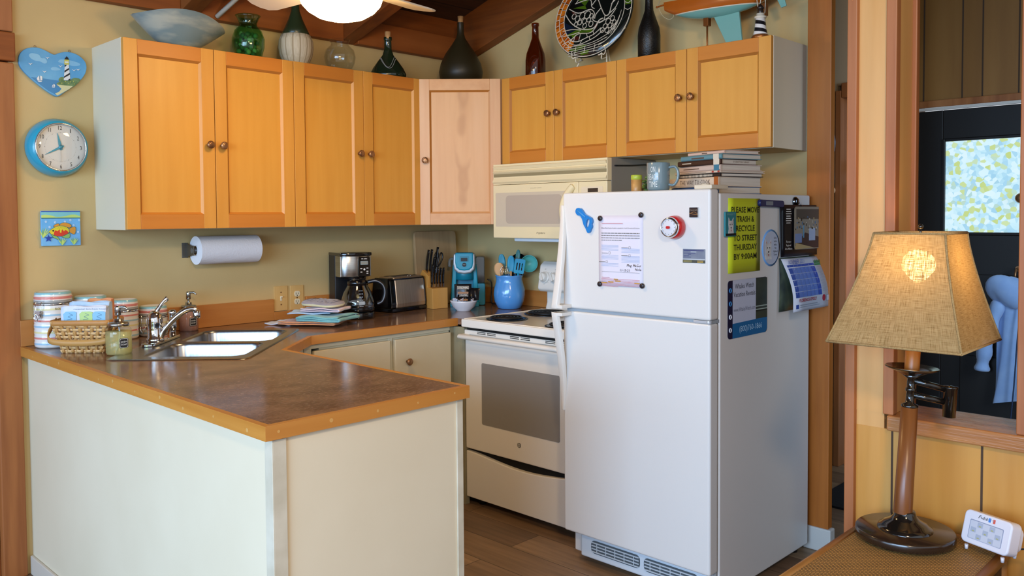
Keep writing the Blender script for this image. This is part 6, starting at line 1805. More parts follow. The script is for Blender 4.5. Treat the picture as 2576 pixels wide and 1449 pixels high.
def line(x0, x1, y, h, mi): prism(bm, [(x0, y-h/2), (x1, y-h/2), (x1, y+h/2), (x0, y+h/2)], .0001, F, mi)
line(-.088, .012, .105, .0024, 1)
text(bm, 'Whales Watch Vacation Rentals is committed to Covid19 Prevention & Protection', F @ T(0, .0855, .0001), .180, .0042, 4, res=1)
rnd = random.Random(5)
for k, y in enumerate((.068, .059, .050, .041)): 
    x = -.09
    while x < (.088 if k < 3 else .0): 
        w = rnd.uniform(.006, .016); line(x, min(x+w, .09), y, .0026, 0); x += w+.0022
for y in [.022-.0048*k for k in range(5)]+[-.017-.0048*k for k in range(4)]+[-.048-.0048*k for k in range(3)]: line(-.09, -.008, y, .0014, 2)
for y in [.010-.0048*k for k in range(4)]+[-.018-.0048*k for k in range(6)]: line(.006, .09, y, .0014, 2)
for x, y in ((-.050, -.008), (-.064, -.042), (.044, .014), (.044, -.016)):
    tube(bm, [F @ Vector((x+p[0], y+p[1], .0002)) for p in rrect(.008, .009, .002, 3)], .0004, 4, mi=0, closed=True); line(x-.038, x-.008, y-.001, .002, 0)
line(-.088, .09, -.0805, .0009, 0)
line(-.088, -.05, -.103, .002, 1)
for k in range(7): line(-.09, .09 if k < 6 else -.01, -.108-.0052*k*.9, .0017, 1)
for x0, x1, y in ((-.030, -.010, -.1085), (-.024, .002, -.115), (-.058, -.032, -.1195), (.066, .090, -.1195), (-.09, -.062, -.124)): line(x0, x1, y, .0048, 3)
text(bm, 'Thank you very much!', F @ T(-.066, -.1275+.0, .0001) @ T(0, -.0, 0), .048, .0035, 1, shear=.4, res=1)
text(bm, '11-15-21', F @ T(.022, -.077, .0002), .044, .009, 4, shear=.15, res=1)
text(bm, 'Meg, MaGer', F @ T(.064, -.058, .0002), .066, .010, 4, shear=.2, res=1); text(bm, 'Nola', F @ T(.083, -.072, .0002), .028, .009, 4, shear=.2, res=1)
obj('printing', bm, pk, sh)
mag0 = None
for lb, y, z in (('round black magnet at the top left corner of the notice', -1.687, 1.409), ('round black magnet at the top right corner of the notice', -1.879, 1.421), ('round black magnet at the bottom left corner of the notice', -1.684, 1.154), ('round black magnet at the bottom right corner of the notice', -1.884, 1.157)):
    if mag0 is None:
        lathe(bm := new(), [(.0098, 0), (.0100, .004), (.0088, .0062), (0, .0066)], 24, front(0, 0, 0), close=False)
        o = mag0 = obj('magnet', bm, M('magnet_black', '#2a2528', rough=.35))
    else: o = mag0.copy(); COL.objects.link(o)
    tag(o, lb, 'magnet', 'round black magnets on the freezer door', (FXD-.004, y, z), R90)
tm_ = fdoor_thing('kitchen_timer', 'round red magnetic kitchen timer with white dial on the freezer door', 'timer', -2.027, 1.376)
lathe(bm := new(), [(.041, 0), (.043, .006), (.041, .022), (.036, .034), (0, .034)], 40, front(0, 0, 0), close=False); obj('case', bm, M('timer_red', '#c01f22', rough=.2, coat=.5), tm_)
lathe(bm := new(), [(.036, .033), (.0375, .038), (.034, .048), (.031, .049), (.031, .042)], 40, front(0, 0, 0), close=False); obj('ring', bm, chrome, tm_)
lathe(bm := new(), [(.0315, .044), (.020, .047), (0, .047)], 36, front(0, 0, 0), close=False); obj('dial', bm, M('timer_dial', '#d5d6dc', rough=.4), tm_)
bm = new(); F = front(0, -.0472, 0)
for k in range(12): prism(bm, [(-.0009, .020), (.0009, .020), (.0009, .027), (-.0009, .027)], .0004, F @ T(0, 0, -.0015) @ RZ(2*pi*k/12), 0)
prism(bm, rrect(.014, .010, .004), .006, F, 1)
obj('markings', bm, [ink_soft, M('timer_red', '#c01f22')], tm_)
cm_ = fdoor_thing('souvenir_magnet', 'small square dark souvenir magnet at the top right of the freezer door', 'magnet', -2.104, 1.429)
bm = new(); prism(bm, rrect(.036, .036, .002), .005, front(0, 0, 0), 0); obj('plate', bm, M('magnet_side_white', '#c9cfd4', rough=.4), cm_)
bm = new(); F = front(0, -.0052, 0); prism(bm, rrect(.0345, .035, .002), .0003, F, 0); text(bm, 'Seacoast', F @ T(0, .006, .0004), .030, .006, 1, res=1)
for p in ([(-.017, -.006), (-.004, .0), (.004, .001), (.017, -.005)], [(-.017, -.002), (-.005, -.006), (.017, -.008)]): tube(bm, [F @ Vector((q.x, q.y, .0004)) for q in smooth_pts([(a, b, 0) for a, b in p], 4)], .0008, 5, mi=2)
obj('picture', bm, [M('magnet_brown', '#2e201c', rough=.3), M('magnet_tan', '#a08c78', rough=.5), M('magnet_gold', '#a87844', rough=.4)], cm_)
bc = fdoor_thing('business_card', 'grey landscape business card magnet at the right of the freezer door', 'card', -2.103, 1.2745)
bm = new(); prism(bm, rrect(.091, .050, .001), .0008, front(0, 0, 0), 0)
F = front(0, -.0009, 0)
for pts, mi in (([(-.0455, -.010), (.0455, -.010), (.0455, -.014), (-.0455, -.014)], 1), ([(-.0455, -.014), (.0455, -.014), (.0455, -.025), (-.0455, -.025)], 2), ([(-.043, -.0165), (-.008, -.0165), (-.008, -.0185), (-.043, -.0185)], 3), ([(-.043, -.0205), (-.008, -.0205), (-.008, -.022), (-.043, -.022)], 3), ([(.014, -.0165), (.038, -.0165), (.038, -.0185), (.014, -.0185)], 4), ([(.014, -.0205), (.038, -.0205), (.038, -.023), (.014, -.023)], 4)):
    prism(bm, pts, .0003+.0001*mi, F, mi)
for x0, x1, y, h, mi in ((-.042, .040, .0195, .0026, 5), (-.013, .010, .0145, .0026, 1), (-.042, .006, .0095, .0018, 5), (-.024, -.012, .006, .0018, 5), (-.042, -.02, .0, .0016, 5), (-.042, -.012, -.0045, .0018, 5)):
    prism(bm, [(x0, y-h/2), (x1, y-h/2), (x1, y+h/2), (x0, y+h/2)], .0004, F, mi)
obj('card', bm, [M('card_grey', '#6d7488', '#7f8794', nscale=20, rough=.4), M('card_pale', '#b3bac0', rough=.4), M('card_dark', '#4a4a40', rough=.4), M('card_olive', '#a39c5c', rough=.4), M('card_gold', '#c9a84e', rough=.4), M('card_ink', '#3a3d70', rough=.5)], bc)

# ---------------------------------------------------------------- notices on the refrigerator side (facing -Y)
SY = -2.1685
def side_thing(name, label, cat, x, z, grp=None): return thing(name, label, cat, (x, SY, z), 0, grp)
yn = side_thing('trash_notice', 'yellow-green trash and recycling notice on the refrigerator side', 'notice', -.6285, 1.3435)
bm = new(); grid(bm, lambda u, v: ((u-.5)*.236, -.0012-.0010*sin(pi*u), (v-.5)*.272), 6, 6, 0); obj('sheet', bm, M('yellow_green_paper', '#c6d22e', rough=.35), yn, solid=.0004)
bm = new(); F = front(0, -.0032, 0); yi = M('dark_olive_ink', '#2b2c10', rough=.6)
for s, w, y in (('PLEASE MOVE', .205, .084), ('TRASH &', .128, .050), ('RECYCLE', .138, .016), ('TO STREET', .174, -.019), ('THURSDAY', .172, -.053), ('BY 9:00AM', .168, -.087)):
    text(bm, s, F @ T(.004, y, 0), w, .0205, 0, bold=.016)
obj('lettering', bm, yi, yn)
dm = side_thing('dog_magnet', 'small teal magnet with a white terrier overlapping the yellow notice', 'magnet', -.742, 1.386)
wh_fur = M('fur_white', '#d6d6d4', '#bcbcbc', nscale=60, rough=.8)
def dogface(bm, F, s, mi=0):
    def P(pts, m_, z): prism(bm, [(a*s, b*s) for a, b in pts], .0004, F @ T(0, 0, z), m_)
    P([(-.9, .2), (-.85, 1.5), (-.3, .9), (.3, .9), (.85, 1.5), (.9, .2), (.8, -.5), (1.0, -1.5), (-1.0, -1.5), (-.8, -.5)], mi, .0004)
    P([(-.72, .9), (-.74, 1.25), (-.5, .95)], mi+1, .0009); P([(.72, .9), (.74, 1.25), (.5, .95)], mi+1, .0009)
    for x in (-.35, .35): P([(x-.13, .25), (x, .38), (x+.13, .25), (x, .12)], mi+2, .0010)
    P([(-.2, -.25), (.2, -.25), (.12, -.45), (0, -.5), (-.12, -.45)], mi+2, .0010); P([(-.15, -.65), (.15, -.65), (.12, -1.0), (-.12, -1.0)], mi+1, .0010)
bm = new(); prism(bm, rrect(.076, .089, .003), .006, front(0, -.0035, 0), 0); obj('plate', bm, M('teal_plate', '#2d7f88', rough=.35), dm, .001)
bm = new(); F = front(0, -.0097, 0); dogface(bm, F @ T(0, -.006, 0), .020, 0); prism(bm, [(-.036, -.041), (.036, -.041), (.036, -.033), (-.036, -.033)], .0012, F, 2)
text(bm, 'WIGGLEBUTT', F @ T(0, .032, .0004), .056, .007, 3, res=1)
obj('picture', bm, [wh_fur, M('ear_pink', '#a06c6a', rough=.7), ink, M('magnet_tealpale', '#8fb8b6', rough=.6)], dm)
rd = side_thing('dog_disc_magnet', 'round blue-rimmed magnet with a white terrier and black writing', 'magnet', -.424, 1.291)
lathe(bm := new(), [(.071, 0), (.071, .002), (0, .0022)], 48, front(0, 0, 0), close=False); obj('disc', bm, M('rim_blue', '#6d9fd4', rough=.35), rd)
bm = new(); F = front(0, -.0023, 0); prism(bm, circ(.064, 40), .0003, F, 3); dogface(bm, F @ T(-.022, -.006, 0), .026, 0)
for k, s in enumerate(("Life's", 'better', 'with a', 'West', 'Highland', 'Terrier')): text(bm, s, F @ T(.034, .034-.013*k, .0005), .014+.005*(len(s)-4 if len(s) > 4 else 0), .008, 2, res=1)
obj('picture', bm, [wh_fur, M('ear_pink', '#a06c6a'), ink, M('disc_pale', '#b9c3d6', rough=.4)], rd)
pn_ = side_thing('digital_thermometer', 'dark blue magnetic pen-shaped thermometer at the top of the refrigerator side', 'thermometer', -.435, 1.4615)
bm = new(); prism(bm, rrect(.196, .026, .012), .014, front(0, 0, 0) @ RZ(-.02)); obj('body', bm, M('navy_plastic', '#1b2356', rough=.3, coat=.3), pn_, .003)
bm = new(); prism(bm, rrect(.055, .015, .002), .0004, front(-.025, -.0143, .0005)); obj('display', bm, M('lcd_grey', '#7e858e', rough=.2), pn_)
wr = side_thing('rental_magnet', 'blue and white vacation rental phone magnet low on the refrigerator side', 'magnet', -.5995, 1.0755)
bm = new(); prism(bm, rrect(.294, .212, .014), .0012, front(0, 0, 0), 0); obj('sheet', bm, M('rental_navy', '#14163a', rough=.3), wr)
bm = new(); F = front(0, -.0013, 0)
def rc(x0, y0, x1, y1, mi, d=.0002): prism(bm, [(x0, y0), (x1, y0), (x1, y1), (x0, y1)], d, F, mi)
rc(-.113, -.052, .058, .106, 0); rc(.060, -.052, .146, .104, 2); prism(bm, [(-.113, -.106), (.133, -.106), (.147, -.094), (.147, -.048), (-.113, -.052)], .0004, F, 1)
rc(.060, -.004, .147, .0, 3, .0004); rc(.060, -.016, .147, -.012, 3, .0004); rc(.060, -.022, .147, -.017, 4, .0004); rc(.060, -.049, .147, -.022, 5, .0004)
text(bm, 'Whales Watch', F @ T(-.028, .074, .0004), .140, .018, 6); text(bm, 'Vacation Rentals', F @ T(-.028, .044, .0004), .160, .018, 6)
text(bm, 'www.WhalesWatch.com', F @ T(-.028, -.010, .0004), .160, .015, 7); text(bm, '(800)760-1866', F @ T(.020, -.086, .0006), .170, .021, 8)
for y, mi in ((.070, 9), (.022, 9), (-.026, 10), (-.074, 10)): tube(bm, [F @ Vector((-.130+.0065*cos(a), y+.0075*sin(a), .0006)) for a in [2*pi*k/16 for k in range(16)]], .0022, 6, mi=mi, closed=True)
obj('printing', bm, [M('rental_white', '#c3cbe0', rough=.35), M('rental_blue', '#1668a0', rough=.35), M('photo_grey_green', '#39453f', '#2b3834', nscale=20, rough=.3), M('photo_surf', '#9fb0a8', rough=.4), M('photo_dark', '#1e2420', rough=.4), M('photo_olive', '#3c4438', rough=.4), M('rental_ink', '#23263a', rough=.5), M('rental_ink_grey', '#6d7488', rough=.5), M('rental_lettering', '#a8d0ec', rough=.5), M('ring_blue', '#3b7cb4', rough=.4), M('ring_white', '#d8dbe4', rough=.4)], wr)
hk = side_thing('magnetic_clip', 'round chrome magnetic hook holding up the wall calendar', 'hook', -.223, 1.470)
lathe(bm := new(), [(.019, 0), (.020, .006), (.013, .014), (0, .016)], 28, front(0, 0, 0), close=False); obj('magnet', bm, M('dark_chrome', '#6c7078', rough=.12, metal=1), hk)
bm = new(); tube(bm, smooth_pts([(.010, -.012, -.004), (.020, -.020, -.012), (.026, -.018, -.016), (.030, -.012, -.008), (.026, -.008, .002)], 4), .0016, 6); obj('hook', bm, chrome, hk)
cl = side_thing('wall_calendar', 'hanging calendar open at November, gallery photo above blue date grid', 'calendar', -.190, 1.250)
# upper leaf hangs a little off the refrigerator, lower leaf curls out like an arch
bm = new(); grid(bm, lambda u, v: (-.176+.345*u, -.008-.010*sin(pi*u)*v-.006*(1-v), .002+.205*v-.010*(1-v)*u*0), 10, 6, 0)
obj('upper_leaf', bm, M('calendar_black', '#131216', rough=.3), cl, solid=.0008)
bm = new(); F = front(0, -.0205, 0)
def cr(x0, y0, x1, y1, mi, d=.0002, z=0): prism(bm, [(x0, y0), (x1, y0), (x1, y1), (x0, y1)], d, F @ T(0, 0, z), mi)
prism(bm, rrect(.236, .172, .016, 4, .040, .114), .0002, F, 0)
cr(-.06, .150, .150, .19, 1, .0002, .0002); prism(bm, [(-.07, .045), (.02, .095), (.155, .075), (.155, .032), (-.04, .032)], .0002, F @ T(0, 0, .0002), 2)
cr(-.07, .055, -.01, .092, 3, .0002, .0004); cr(.055, .062, .112, .112, 4, .0002, .0004)
rnd = random.Random(9)
for k in range(34):
    x = rnd.uniform(-.068, .14); y = rnd.uniform(.100, .158); w = rnd.uniform(.004, .011); h = rnd.uniform(.004, .012); cr(x, y, x+w, y+h, rnd.choice([5, 6, 7, 8]), .0002, .0006)
cr(.0, .075, .010, .125, 9, .0002, .0008); prism(bm, [(-.075, .03), (-.06, .055), (.10, .032)], .0002, F @ T(0, 0, .0008), 6)
for k, s in enumerate(('Florence', 'Regional', 'Arts Alliance')): text(bm, s, F @ T(-.125, .058-.014*k, .0003), .040 if k < 2 else .062, .008, 10, res=1)
for k in range(7): cr(-.145-.004*(k % 3)*.5, .188-.009*k, -.110+.004*(k % 3), .191-.009*k, 10, .0002, .0003)
obj('gallery_photo', bm, [M('photo_wall', '#8d8474', rough=.3), M('photo_ceiling', '#4b463f', rough=.3), M('photo_floor', '#3a2c2c', rough=.3), M('photo_counter', '#7488b0', rough=.3), M('photo_plinth', '#a3b3cc', rough=.3), M('photo_frame_dark', '#2a241f', rough=.3), M('photo_frame_tan', '#b39a6c', rough=.3), M('photo_pic_blue', '#3f6f94', rough=.3), M('photo_pic_pale', '#c4bba6', rough=.3), M('photo_glass', '#5d93b0', rough=.3), white_ink], cl)
# lower leaf: arch-shaped bulge, its date side faces the room
def leaf(u, v):    # u across, v from the fold down
    bulge = .052*sin(pi*min(1, v*1.25)*.5)
    return (-.172+.345*u, -.012-bulge, -.006-.205*v)
bm = new(); grid(bm, leaf, 4, 16, 0); obj('date_leaf', bm, M('calendar_white', '#c8cbd6', rough=.35), cl, solid=.0006)
bm = new()
def lf(x, z): # point just in front of the date leaf for drawing position x, z (z from the fold, negative)
    v = min(1, max(0, (-z-.006)/.205)); return Vector((x, -.0130-.052*sin(pi*min(1, v*1.25)*.5), z))
def lq(x0, z0, x1, z1, mi, off=0):
    n = max(1, int(abs(z1-z0)/.008))
    for k in range(n):
        a, b = z0+(z1-z0)*k/n, z0+(z1-z0)*(k+1)/n
        o = Vector((0, -.0003-off, 0))
        face(bm, [bm.verts.new(lf(x, z)+o) for x, z in ((x0, a), (x1, a), (x1, b), (x0, b))], mi)
gx0, gx1, gz0, gz1 = -.150, .085, -.042, -.158
lq(gx0, -.0305, gx1, -.039, 0)
for c in range(7):
    for r_ in range(5):
        x = gx0+(gx1-gx0)*c/7; zt = gz0+(gz1-gz0)*r_/5
        lq(x+.0008, zt-.0008, x+(gx1-gx0)/7-.0008, zt+(gz1-gz0)/5+.0008, 0 if c in (0, 6) else 1)
        d = r_*7+c
        if 1 <= d <= 30:
            v_ = lf(x+.010, zt-.0085); text(bm, str(d), front(v_.x, v_.y-.0008, v_.z), .006 if d > 9 else .003, .006, 2, res=1)
for k, s in enumerate('SMTWTFS'):
    v_ = lf(gx0+(gx1-gx0)*(k+.5)/7, -.0375); text(bm, s, front(v_.x, v_.y-.0008, v_.z), .004, .005, 2, res=1)
v_ = lf(-.09, -.0275); text(bm, 'NOVEMBER', front(-.095, v_.y-.004, v_.z), .088, .017, 0); text(bm, '2021', front(-.022, v_.y-.004, v_.z), .038, .017, 1)
v_ = lf(-.04, -.175); text(bm, 'FLORENCE-OPOLY', front(-.045, v_.y-.001, v_.z), .155, .012, 3, bold=.02)
lathe(bm, [(.0135, .0), (.0135, .001), (0, .001)], 20, front(.100, lf(0, -.172).y, -.172), 3, False, False)
lq(.088, -.034, .160, -.041, 4); 
for k in range(4): v_ = lf(.1+.014*k, -.03); prism(bm, [(-.006, 0), (.006, 0), (.005, .012), (0, .016), (-.005, .012)], .0005, front(.098+.016*k, v_.y-.0008, -.0335), 4)
for k in range(22): lq(.092, -.048-.0045*k, .158 if k < 13 else .16, -.0492-.0045*k, 5)
lq(-.15, -.184, -.125, -.200, 0); lq(-.115, -.186, .04, -.190, 5); lq(-.115, -.194, .06, -.197, 5); lq(.122, -.162, .156, -.186, 5); lq(.125, -.164, .153, -.184, 6, .0003)
obj('printing', bm, [M('cal_blue', '#2f55b4', rough=.4), M('cal_blue_pale', '#6080cc', rough=.4), M('cal_white', '#cfd6ea', rough=.4), M('cal_red', '#b02a3c', rough=.4), M('cal_green', '#2f8050', rough=.4), M('cal_grey', '#9aa0ac', rough=.5), M('calendar_white', '#c8cbd6')], cl)
bm = new(); grid(bm, lambda u, v: (-.172+.345*u, -.004-.004*sin(pi*v), -.002-.212*v), 4, 8, 0); obj('back_leaf', bm, M('calendar_back_photo', '#2a3330', '#56624c', nscale=9, rough=.3), cl, solid=.0006)
# ---------------------------------------------------------------- ceiling fan with a lit globe
FC_ = Vector((-1.703, -1.180, 2.20))
fn = thing('ceiling_fan', 'white ceiling fan with a glowing frosted glass bowl light', 'ceiling fan', FC_)
warm_globe = bpy.data.materials.new('lit_frosted_globe'); warm_globe.use_nodes = True
_b = warm_globe.node_tree.nodes['Principled BSDF']
_b.inputs['Base Color'].default_value = lin('#fff2dc'); _b.inputs['Roughness'].default_value = .4
_b.inputs['Emission Color'].default_value = (1.0, .66, .30, 1); _b.inputs['Emission Strength'].default_value = 30.0
lathe(bm := new(), [(.132, .012), (.143, .004), (.1455, -.006), (.138, -.026), (.118, -.048), (.085, -.068), (.045, -.079), (0, -.082)], 48, close=False)
obj('glass_bowl', bm, warm_globe, fn)
fan_w = M('fan_white', '#e2d8c6', rough=.4)
lathe(bm := new(), [(.147, .006), (.149, .014), (.140, .022), (.10, .03), (.095, .075), (.085, .10), (.05, .115), (0, .116)], 40); obj('motor_housing', bm, fan_w, fn)
_rz = roof(FC_.y)+.24-FC_.z
lathe(bm := new(), [(.012, .11), (.012, _rz)], 14); obj('down_rod', bm, fan_w, fn)
lathe(bm := new(), [(.065, _rz+.01), (.062, _rz-.02), (.03, _rz-.06), (.013, _rz-.062)], 28, close=False); obj('canopy', bm, fan_w, fn)
for k in range(4):
    a = radians(44.1-90+55)+k*pi/2          # blade directions as seen from the room
    X = RZ(a) @ T(0, 0, .040)
    bm = new(); pts = [(.17, -.050), (.24, -.058), (.42, -.066), (.455, -.055), (.47, -.02), (.47, .02), (.455, .055), (.42, .066), (.24, .058), (.17, .050)]
    prism(bm, pts, .007, X @ RX(radians(11)))
    bl = obj('blade', bm, fan_w, fn, .002)
    bm = new(); box(bm, (.08, -.016, -.004), (.20, .016, .004), 0, X @ T(0, 0, -.008)); obj('blade_iron', bm, fan_w, bl, .002)
# white surface conduit running down from the ceiling to the header
bm = new(); a, b = Vector((-1.600, -.055, 2.335)), Vector((-1.480, -.30, 2.505))
_d = (Vector((-1.36, -.55, roof(-.55)+.222))-a)
tube(bm, [a, a+_d], .011, 8)
cd_ = obj('wiring_conduit', bm, M('conduit_white', '#d8cfbc', rough=.5)); tag(cd_, 'white surface wiring conduit running down from the ceiling boards to the header beam', 'conduit')

# ---------------------------------------------------------------- wicker end table and lamp
TZ = .570
tbm = thing('end_table', 'low wicker-topped end table with rounded wooden rails under the lamp', 'table', (-1.375, -2.98, 0))
def wicker():
    m = bpy.data.materials.new('woven_rattan_top'); m.use_nodes = True; nt = m.node_tree; N = nt.nodes; L = nt.links; b = N['Principled BSDF']
    tc = N.new('ShaderNodeTexCoord'); mp = N.new('ShaderNodeMapping'); mp.inputs['Rotation'].default_value = (0, 0, pi/2); L.new(tc.outputs['Object'], mp.inputs['Vector'])
    br = N.new('ShaderNodeTexBrick'); br.offset = .5; br.inputs['Scale'].default_value = 1; br.inputs['Brick Width'].default_value = .0132; br.inputs['Row Height'].default_value = .0064
    br.inputs['Mortar Size'].default_value = .0019; br.inputs['Mortar Smooth'].default_value = .5; br.inputs['Bias'].default_value = -.2
    br.inputs['Color1'].default_value = lin('#57401f'); br.inputs['Color2'].default_value = lin('#3a2914'); br.inputs['Mortar'].default_value = lin('#b58a4a')
    L.new(mp.outputs['Vector'], br.inputs['Vector']); L.new(br.outputs['Color'], b.inputs['Base Color']); b.inputs['Roughness'].default_value = .55
    bp = N.new('ShaderNodeBump'); bp.inputs['Strength'].default_value = .7; bp.inputs['Distance'].default_value = .002; L.new(br.outputs['Fac'], bp.inputs['Height']); L.new(bp.outputs['Normal'], b.inputs['Normal'])
    return m
bm = new(); box(bm, (-.30, -.158, TZ-.022), (.30, .158, TZ-.004)); obj('woven_top', bm, wicker(), tbm)
rail = wood('rattan_rail', '#9c6a34', '#7d5126', 'x', c3='#b07c42', rough=.35, fine=2); rail_y = wood('rattan_rail_y', '#9c6a34', '#7d5126', 'y', c3='#b07c42', rough=.35, fine=2)
for y in (-.168, .168):
    bm = new(); tube(bm, [(-.315, y, TZ-.013), (.315, y, TZ-.013)], .0135, 12); obj('rail', bm, rail, tbm)
for x in (-.315, .315):
    bm = new(); tube(bm, [(x, -.172, TZ-.013), (x, .172, TZ-.013)], .0135, 12); obj('rail', bm, rail_y, tbm)
for x in (-.30, .30):
    for y in (-.155, .155):
        bm = new(); tube(bm, [(x, y, 0), (x, y, TZ-.02)], .016, 12); obj('leg', bm, rail, tbm)
bm = new(); box(bm, (-.30, -.162, TZ-.075), (.30, -.150, TZ-.022)); box(bm, (-.30, .150, TZ-.075), (.30, .162, TZ-.022)); box(bm, (.288, -.155, TZ-.075), (.300, .155, TZ-.022)); box(bm, (-.300, -.155, TZ-.075), (-.288, .155, TZ-.022))
obj('apron', bm, M('dark_rattan', '#33241a', '#4a3522', nscale=80, rough=.6), tbm)
bm = new(); box(bm, (-.29, -.15, .12), (.29, .15, .135)); obj('lower_shelf', bm, M('dark_rattan', '#33241a'), tbm)

LB = Vector((-1.178, -2.937, TZ+.0015))
lampblack = M('lamp_black', '#14110e', rough=.12, coat=.5)
lp = thing('table_lamp', 'swing-arm table lamp with burlap shade, lit, on the wicker table', 'lamp', LB)
lathe(bm := new(), [(0, 0), (.117, 0), (.121, .003), (.121, .020), (.118, .0235), (0, .0235)], 56, close=False); obj('base', bm, M('lamp_base_brown', '#2a1d14', rough=.22, coat=.4), lp)
lathe(bm := new(), [(.068, .0232), (.066, .030), (.058, .033), (.052, .040), (.036, .048), (.028, .058), (.025, .068), (.024, .071), (0, .071)], 40, close=False); obj('base_collar', bm, lampblack, lp)
dirv = (RGT*.053+Vector((0, 0, 1))).normalized()
xa = (RGT-dirv*RGT.dot(dirv)).normalized(); ya = dirv.cross(xa)
LX = Matrix((xa, ya, dirv)).transposed().to_4x4(); LX.translation = Vector((0, 0, .0)) - RGT*.010
# LX: local x = right, local z = along the leaning pole
lathe(bm := new(), [(.0235, .066), (.0205, .346), (0, .346)], 28, LX, close=False); obj('pole', bm, wood('lamp_pole_wood', '#7c4a24', '#643816', 'z', rough=.3), lp)
bm = new(); lathe(bm, [(.0205, .345), (.0215, .347), (.0205, .352), (.011, .356), (.010, .385), (.013, .388), (.013, .394), (.010, .397), (.010, .420), (.024, .430), (0, .431)], 24, LX)
obj('stem', bm, lampblack, lp)
for z0, z1 in ((.415, .395), (.378, .362)):
    bm = new(); tube(bm, [(.004, 0, z0), (.095, -.01, z1)], .0085, 8, LX, flat=1.0); obj('swing_arm', bm, lampblack, lp)
lathe(bm := new(), [(0, .338), (.016, .338), (.0165, .412), (.0175, .413), (.0175, .418), (0, .420)], 20, LX @ T(.098, -.012, -.012), close=False); obj('arm_pivot', bm, lampblack, lp)
lathe(bm := new(), [(.022, .429), (.040, .438), (.062, .446), (.066, .449), (.064, .451), (.036, .443), (.0, .440)], 36, LX, close=False); obj('drip_dish', bm, M('dish_metal', '#6e655a', rough=.2, metal=1), lp)
lathe(bm := new(), [(.0185, .440), (.0180, .545), (0, .545)], 24, LX, close=False); obj('candle_sleeve', bm, wood('candle_sleeve_wood', '#b06a2a', '#9c5a20', 'z', rough=.35), lp)
# burlap shade: square bell, twisted so that the wide face looks at the room
def burlap():
    m = bpy.data.materials.new('burlap_shade'); m.use_nodes = True; nt = m.node_tree; N = nt.nodes; L = nt.links
    for n in list(N): N.remove(n)
    out = N.new('ShaderNodeOutputMaterial'); tc = N.new('ShaderNodeTexCoord')
    def thr(sc, det):
        mp = N.new('ShaderNodeMapping'); mp.inputs['Scale'].default_value = sc; L.new(tc.outputs['UV'], mp.inputs['Vector'])
        n = N.new('ShaderNodeTexNoise'); n.inputs['Scale'].default_value = 1; n.inputs['Detail'].default_value = det; L.new(mp.outputs['Vector'], n.inputs['Vector']); return n.outputs['Fac']
    ad = N.new('ShaderNodeMath'); ad.operation = 'ADD'; L.new(thr((260, 9, 1), 2), ad.inputs[0]); L.new(thr((9, 260, 1), 2), ad.inputs[1])
    mr = N.new('ShaderNodeMapRange'); mr.inputs['From Min'].default_value = .75; mr.inputs['From Max'].default_value = 1.25; L.new(ad.outputs[0], mr.inputs['Value'])
    mx = N.new('ShaderNodeMix'); mx.data_type = 'RGBA'; mx.inputs['A'].default_value = lin('#8f7448'); mx.inputs['B'].default_value = lin('#d6bd8a'); L.new(mr.outputs['Result'], mx.inputs['Factor'])
    df = N.new('ShaderNodeBsdfDiffuse'); tr = N.new('ShaderNodeBsdfTranslucent'); L.new(mx.outputs['Result'], df.inputs['Color']); L.new(mx.outputs['Result'], tr.inputs['Color'])
    bp = N.new('ShaderNodeBump'); bp.inputs['Strength'].default_value = .5; bp.inputs['Distance'].default_value = .001; L.new(ad.outputs[0], bp.inputs['Height']); L.new(bp.outputs['Normal'], df.inputs['Normal'])
    ms = N.new('ShaderNodeMixShader'); ms.inputs['Fac'].default_value = .42; L.new(df.outputs[0], ms.inputs[1]); L.new(tr.outputs[0], ms.inputs[2])
    hl_ = N.new('ShaderNodeMapRange'); hl_.inputs['From Min'].default_value = .98; hl_.inputs['From Max'].default_value = 1.30; hl_.inputs['To Min'].default_value = 0; hl_.inputs['To Max'].default_value = .24; L.new(ad.outputs[0], hl_.inputs['Value'])
    tp = N.new('ShaderNodeBsdfTransparent'); m3 = N.new('ShaderNodeMixShader'); L.new(hl_.outputs['Result'], m3.inputs['Fac']); L.new(ms.outputs[0], m3.inputs[1]); L.new(tp.outputs[0], m3.inputs[2]); L.new(m3.outputs[0], out.inputs['Surface'])
    return m
bm = new(); uv = bm.loops.layers.uv.new('UVMap')
nz, nu = 14, 14
phi = radians(-161+26)      # direction of the corner nearest the room
def shade_pt(s, u, v):
    R_ = .122+(.228-.122)*(v**1.25)
    a0, a1 = phi+s*pi/2, phi+(s+1)*pi/2
    p = Vector((cos(a0), sin(a0), 0))*R_*(1-u)+Vector((cos(a1), sin(a1), 0))*R_*u
    return p+Vector((0, 0, .0))
top_c = LX @ Vector((0, 0, .800)); bot_c = LX @ Vector((0, 0, .520))
for s in range(4):
    vs = [[bm.verts.new(shade_pt(s, i/nu, j/nz)+top_c.lerp(bot_c, j/nz)+Vector((0, 0, -.028*(1-cos(2*pi*i/nu))*.0-.010*sin(pi*i/nu)*0))) for j in range(nz+1)] for i in range(nu+1)]
    for i in range(nu):
        for j in range(nz):
            f = face(bm, [vs[i][j], vs[i][j+1], vs[i+1][j+1], vs[i+1][j]], 0, True)
            for lpv, (a, b) in zip(f.loops, ((i, j), (i, j+1), (i+1, j+1), (i+1, j))): lpv[uv].uv = (s+.12*0+a/nu*.9, b/nz)
sd = obj('lamp_shade', bm, burlap(), lp)
bm = new()
for s in range(4):
    tube(bm, [shade_pt(s, 0, j/10)*1.003+top_c.lerp(bot_c, j/10) for j in range(11)], .0028, 6)
for v, c in ((0, top_c), (1, bot_c)):
    for s in range(4): tube(bm, [shade_pt(s, 0, v)*1.002+c, shade_pt(s, 1, v)*1.002+c], .0034, 6)
obj('shade_piping', bm, M('burlap_piping', '#a98c5c', '#8c7248', nscale=300, rough=.9), sd)
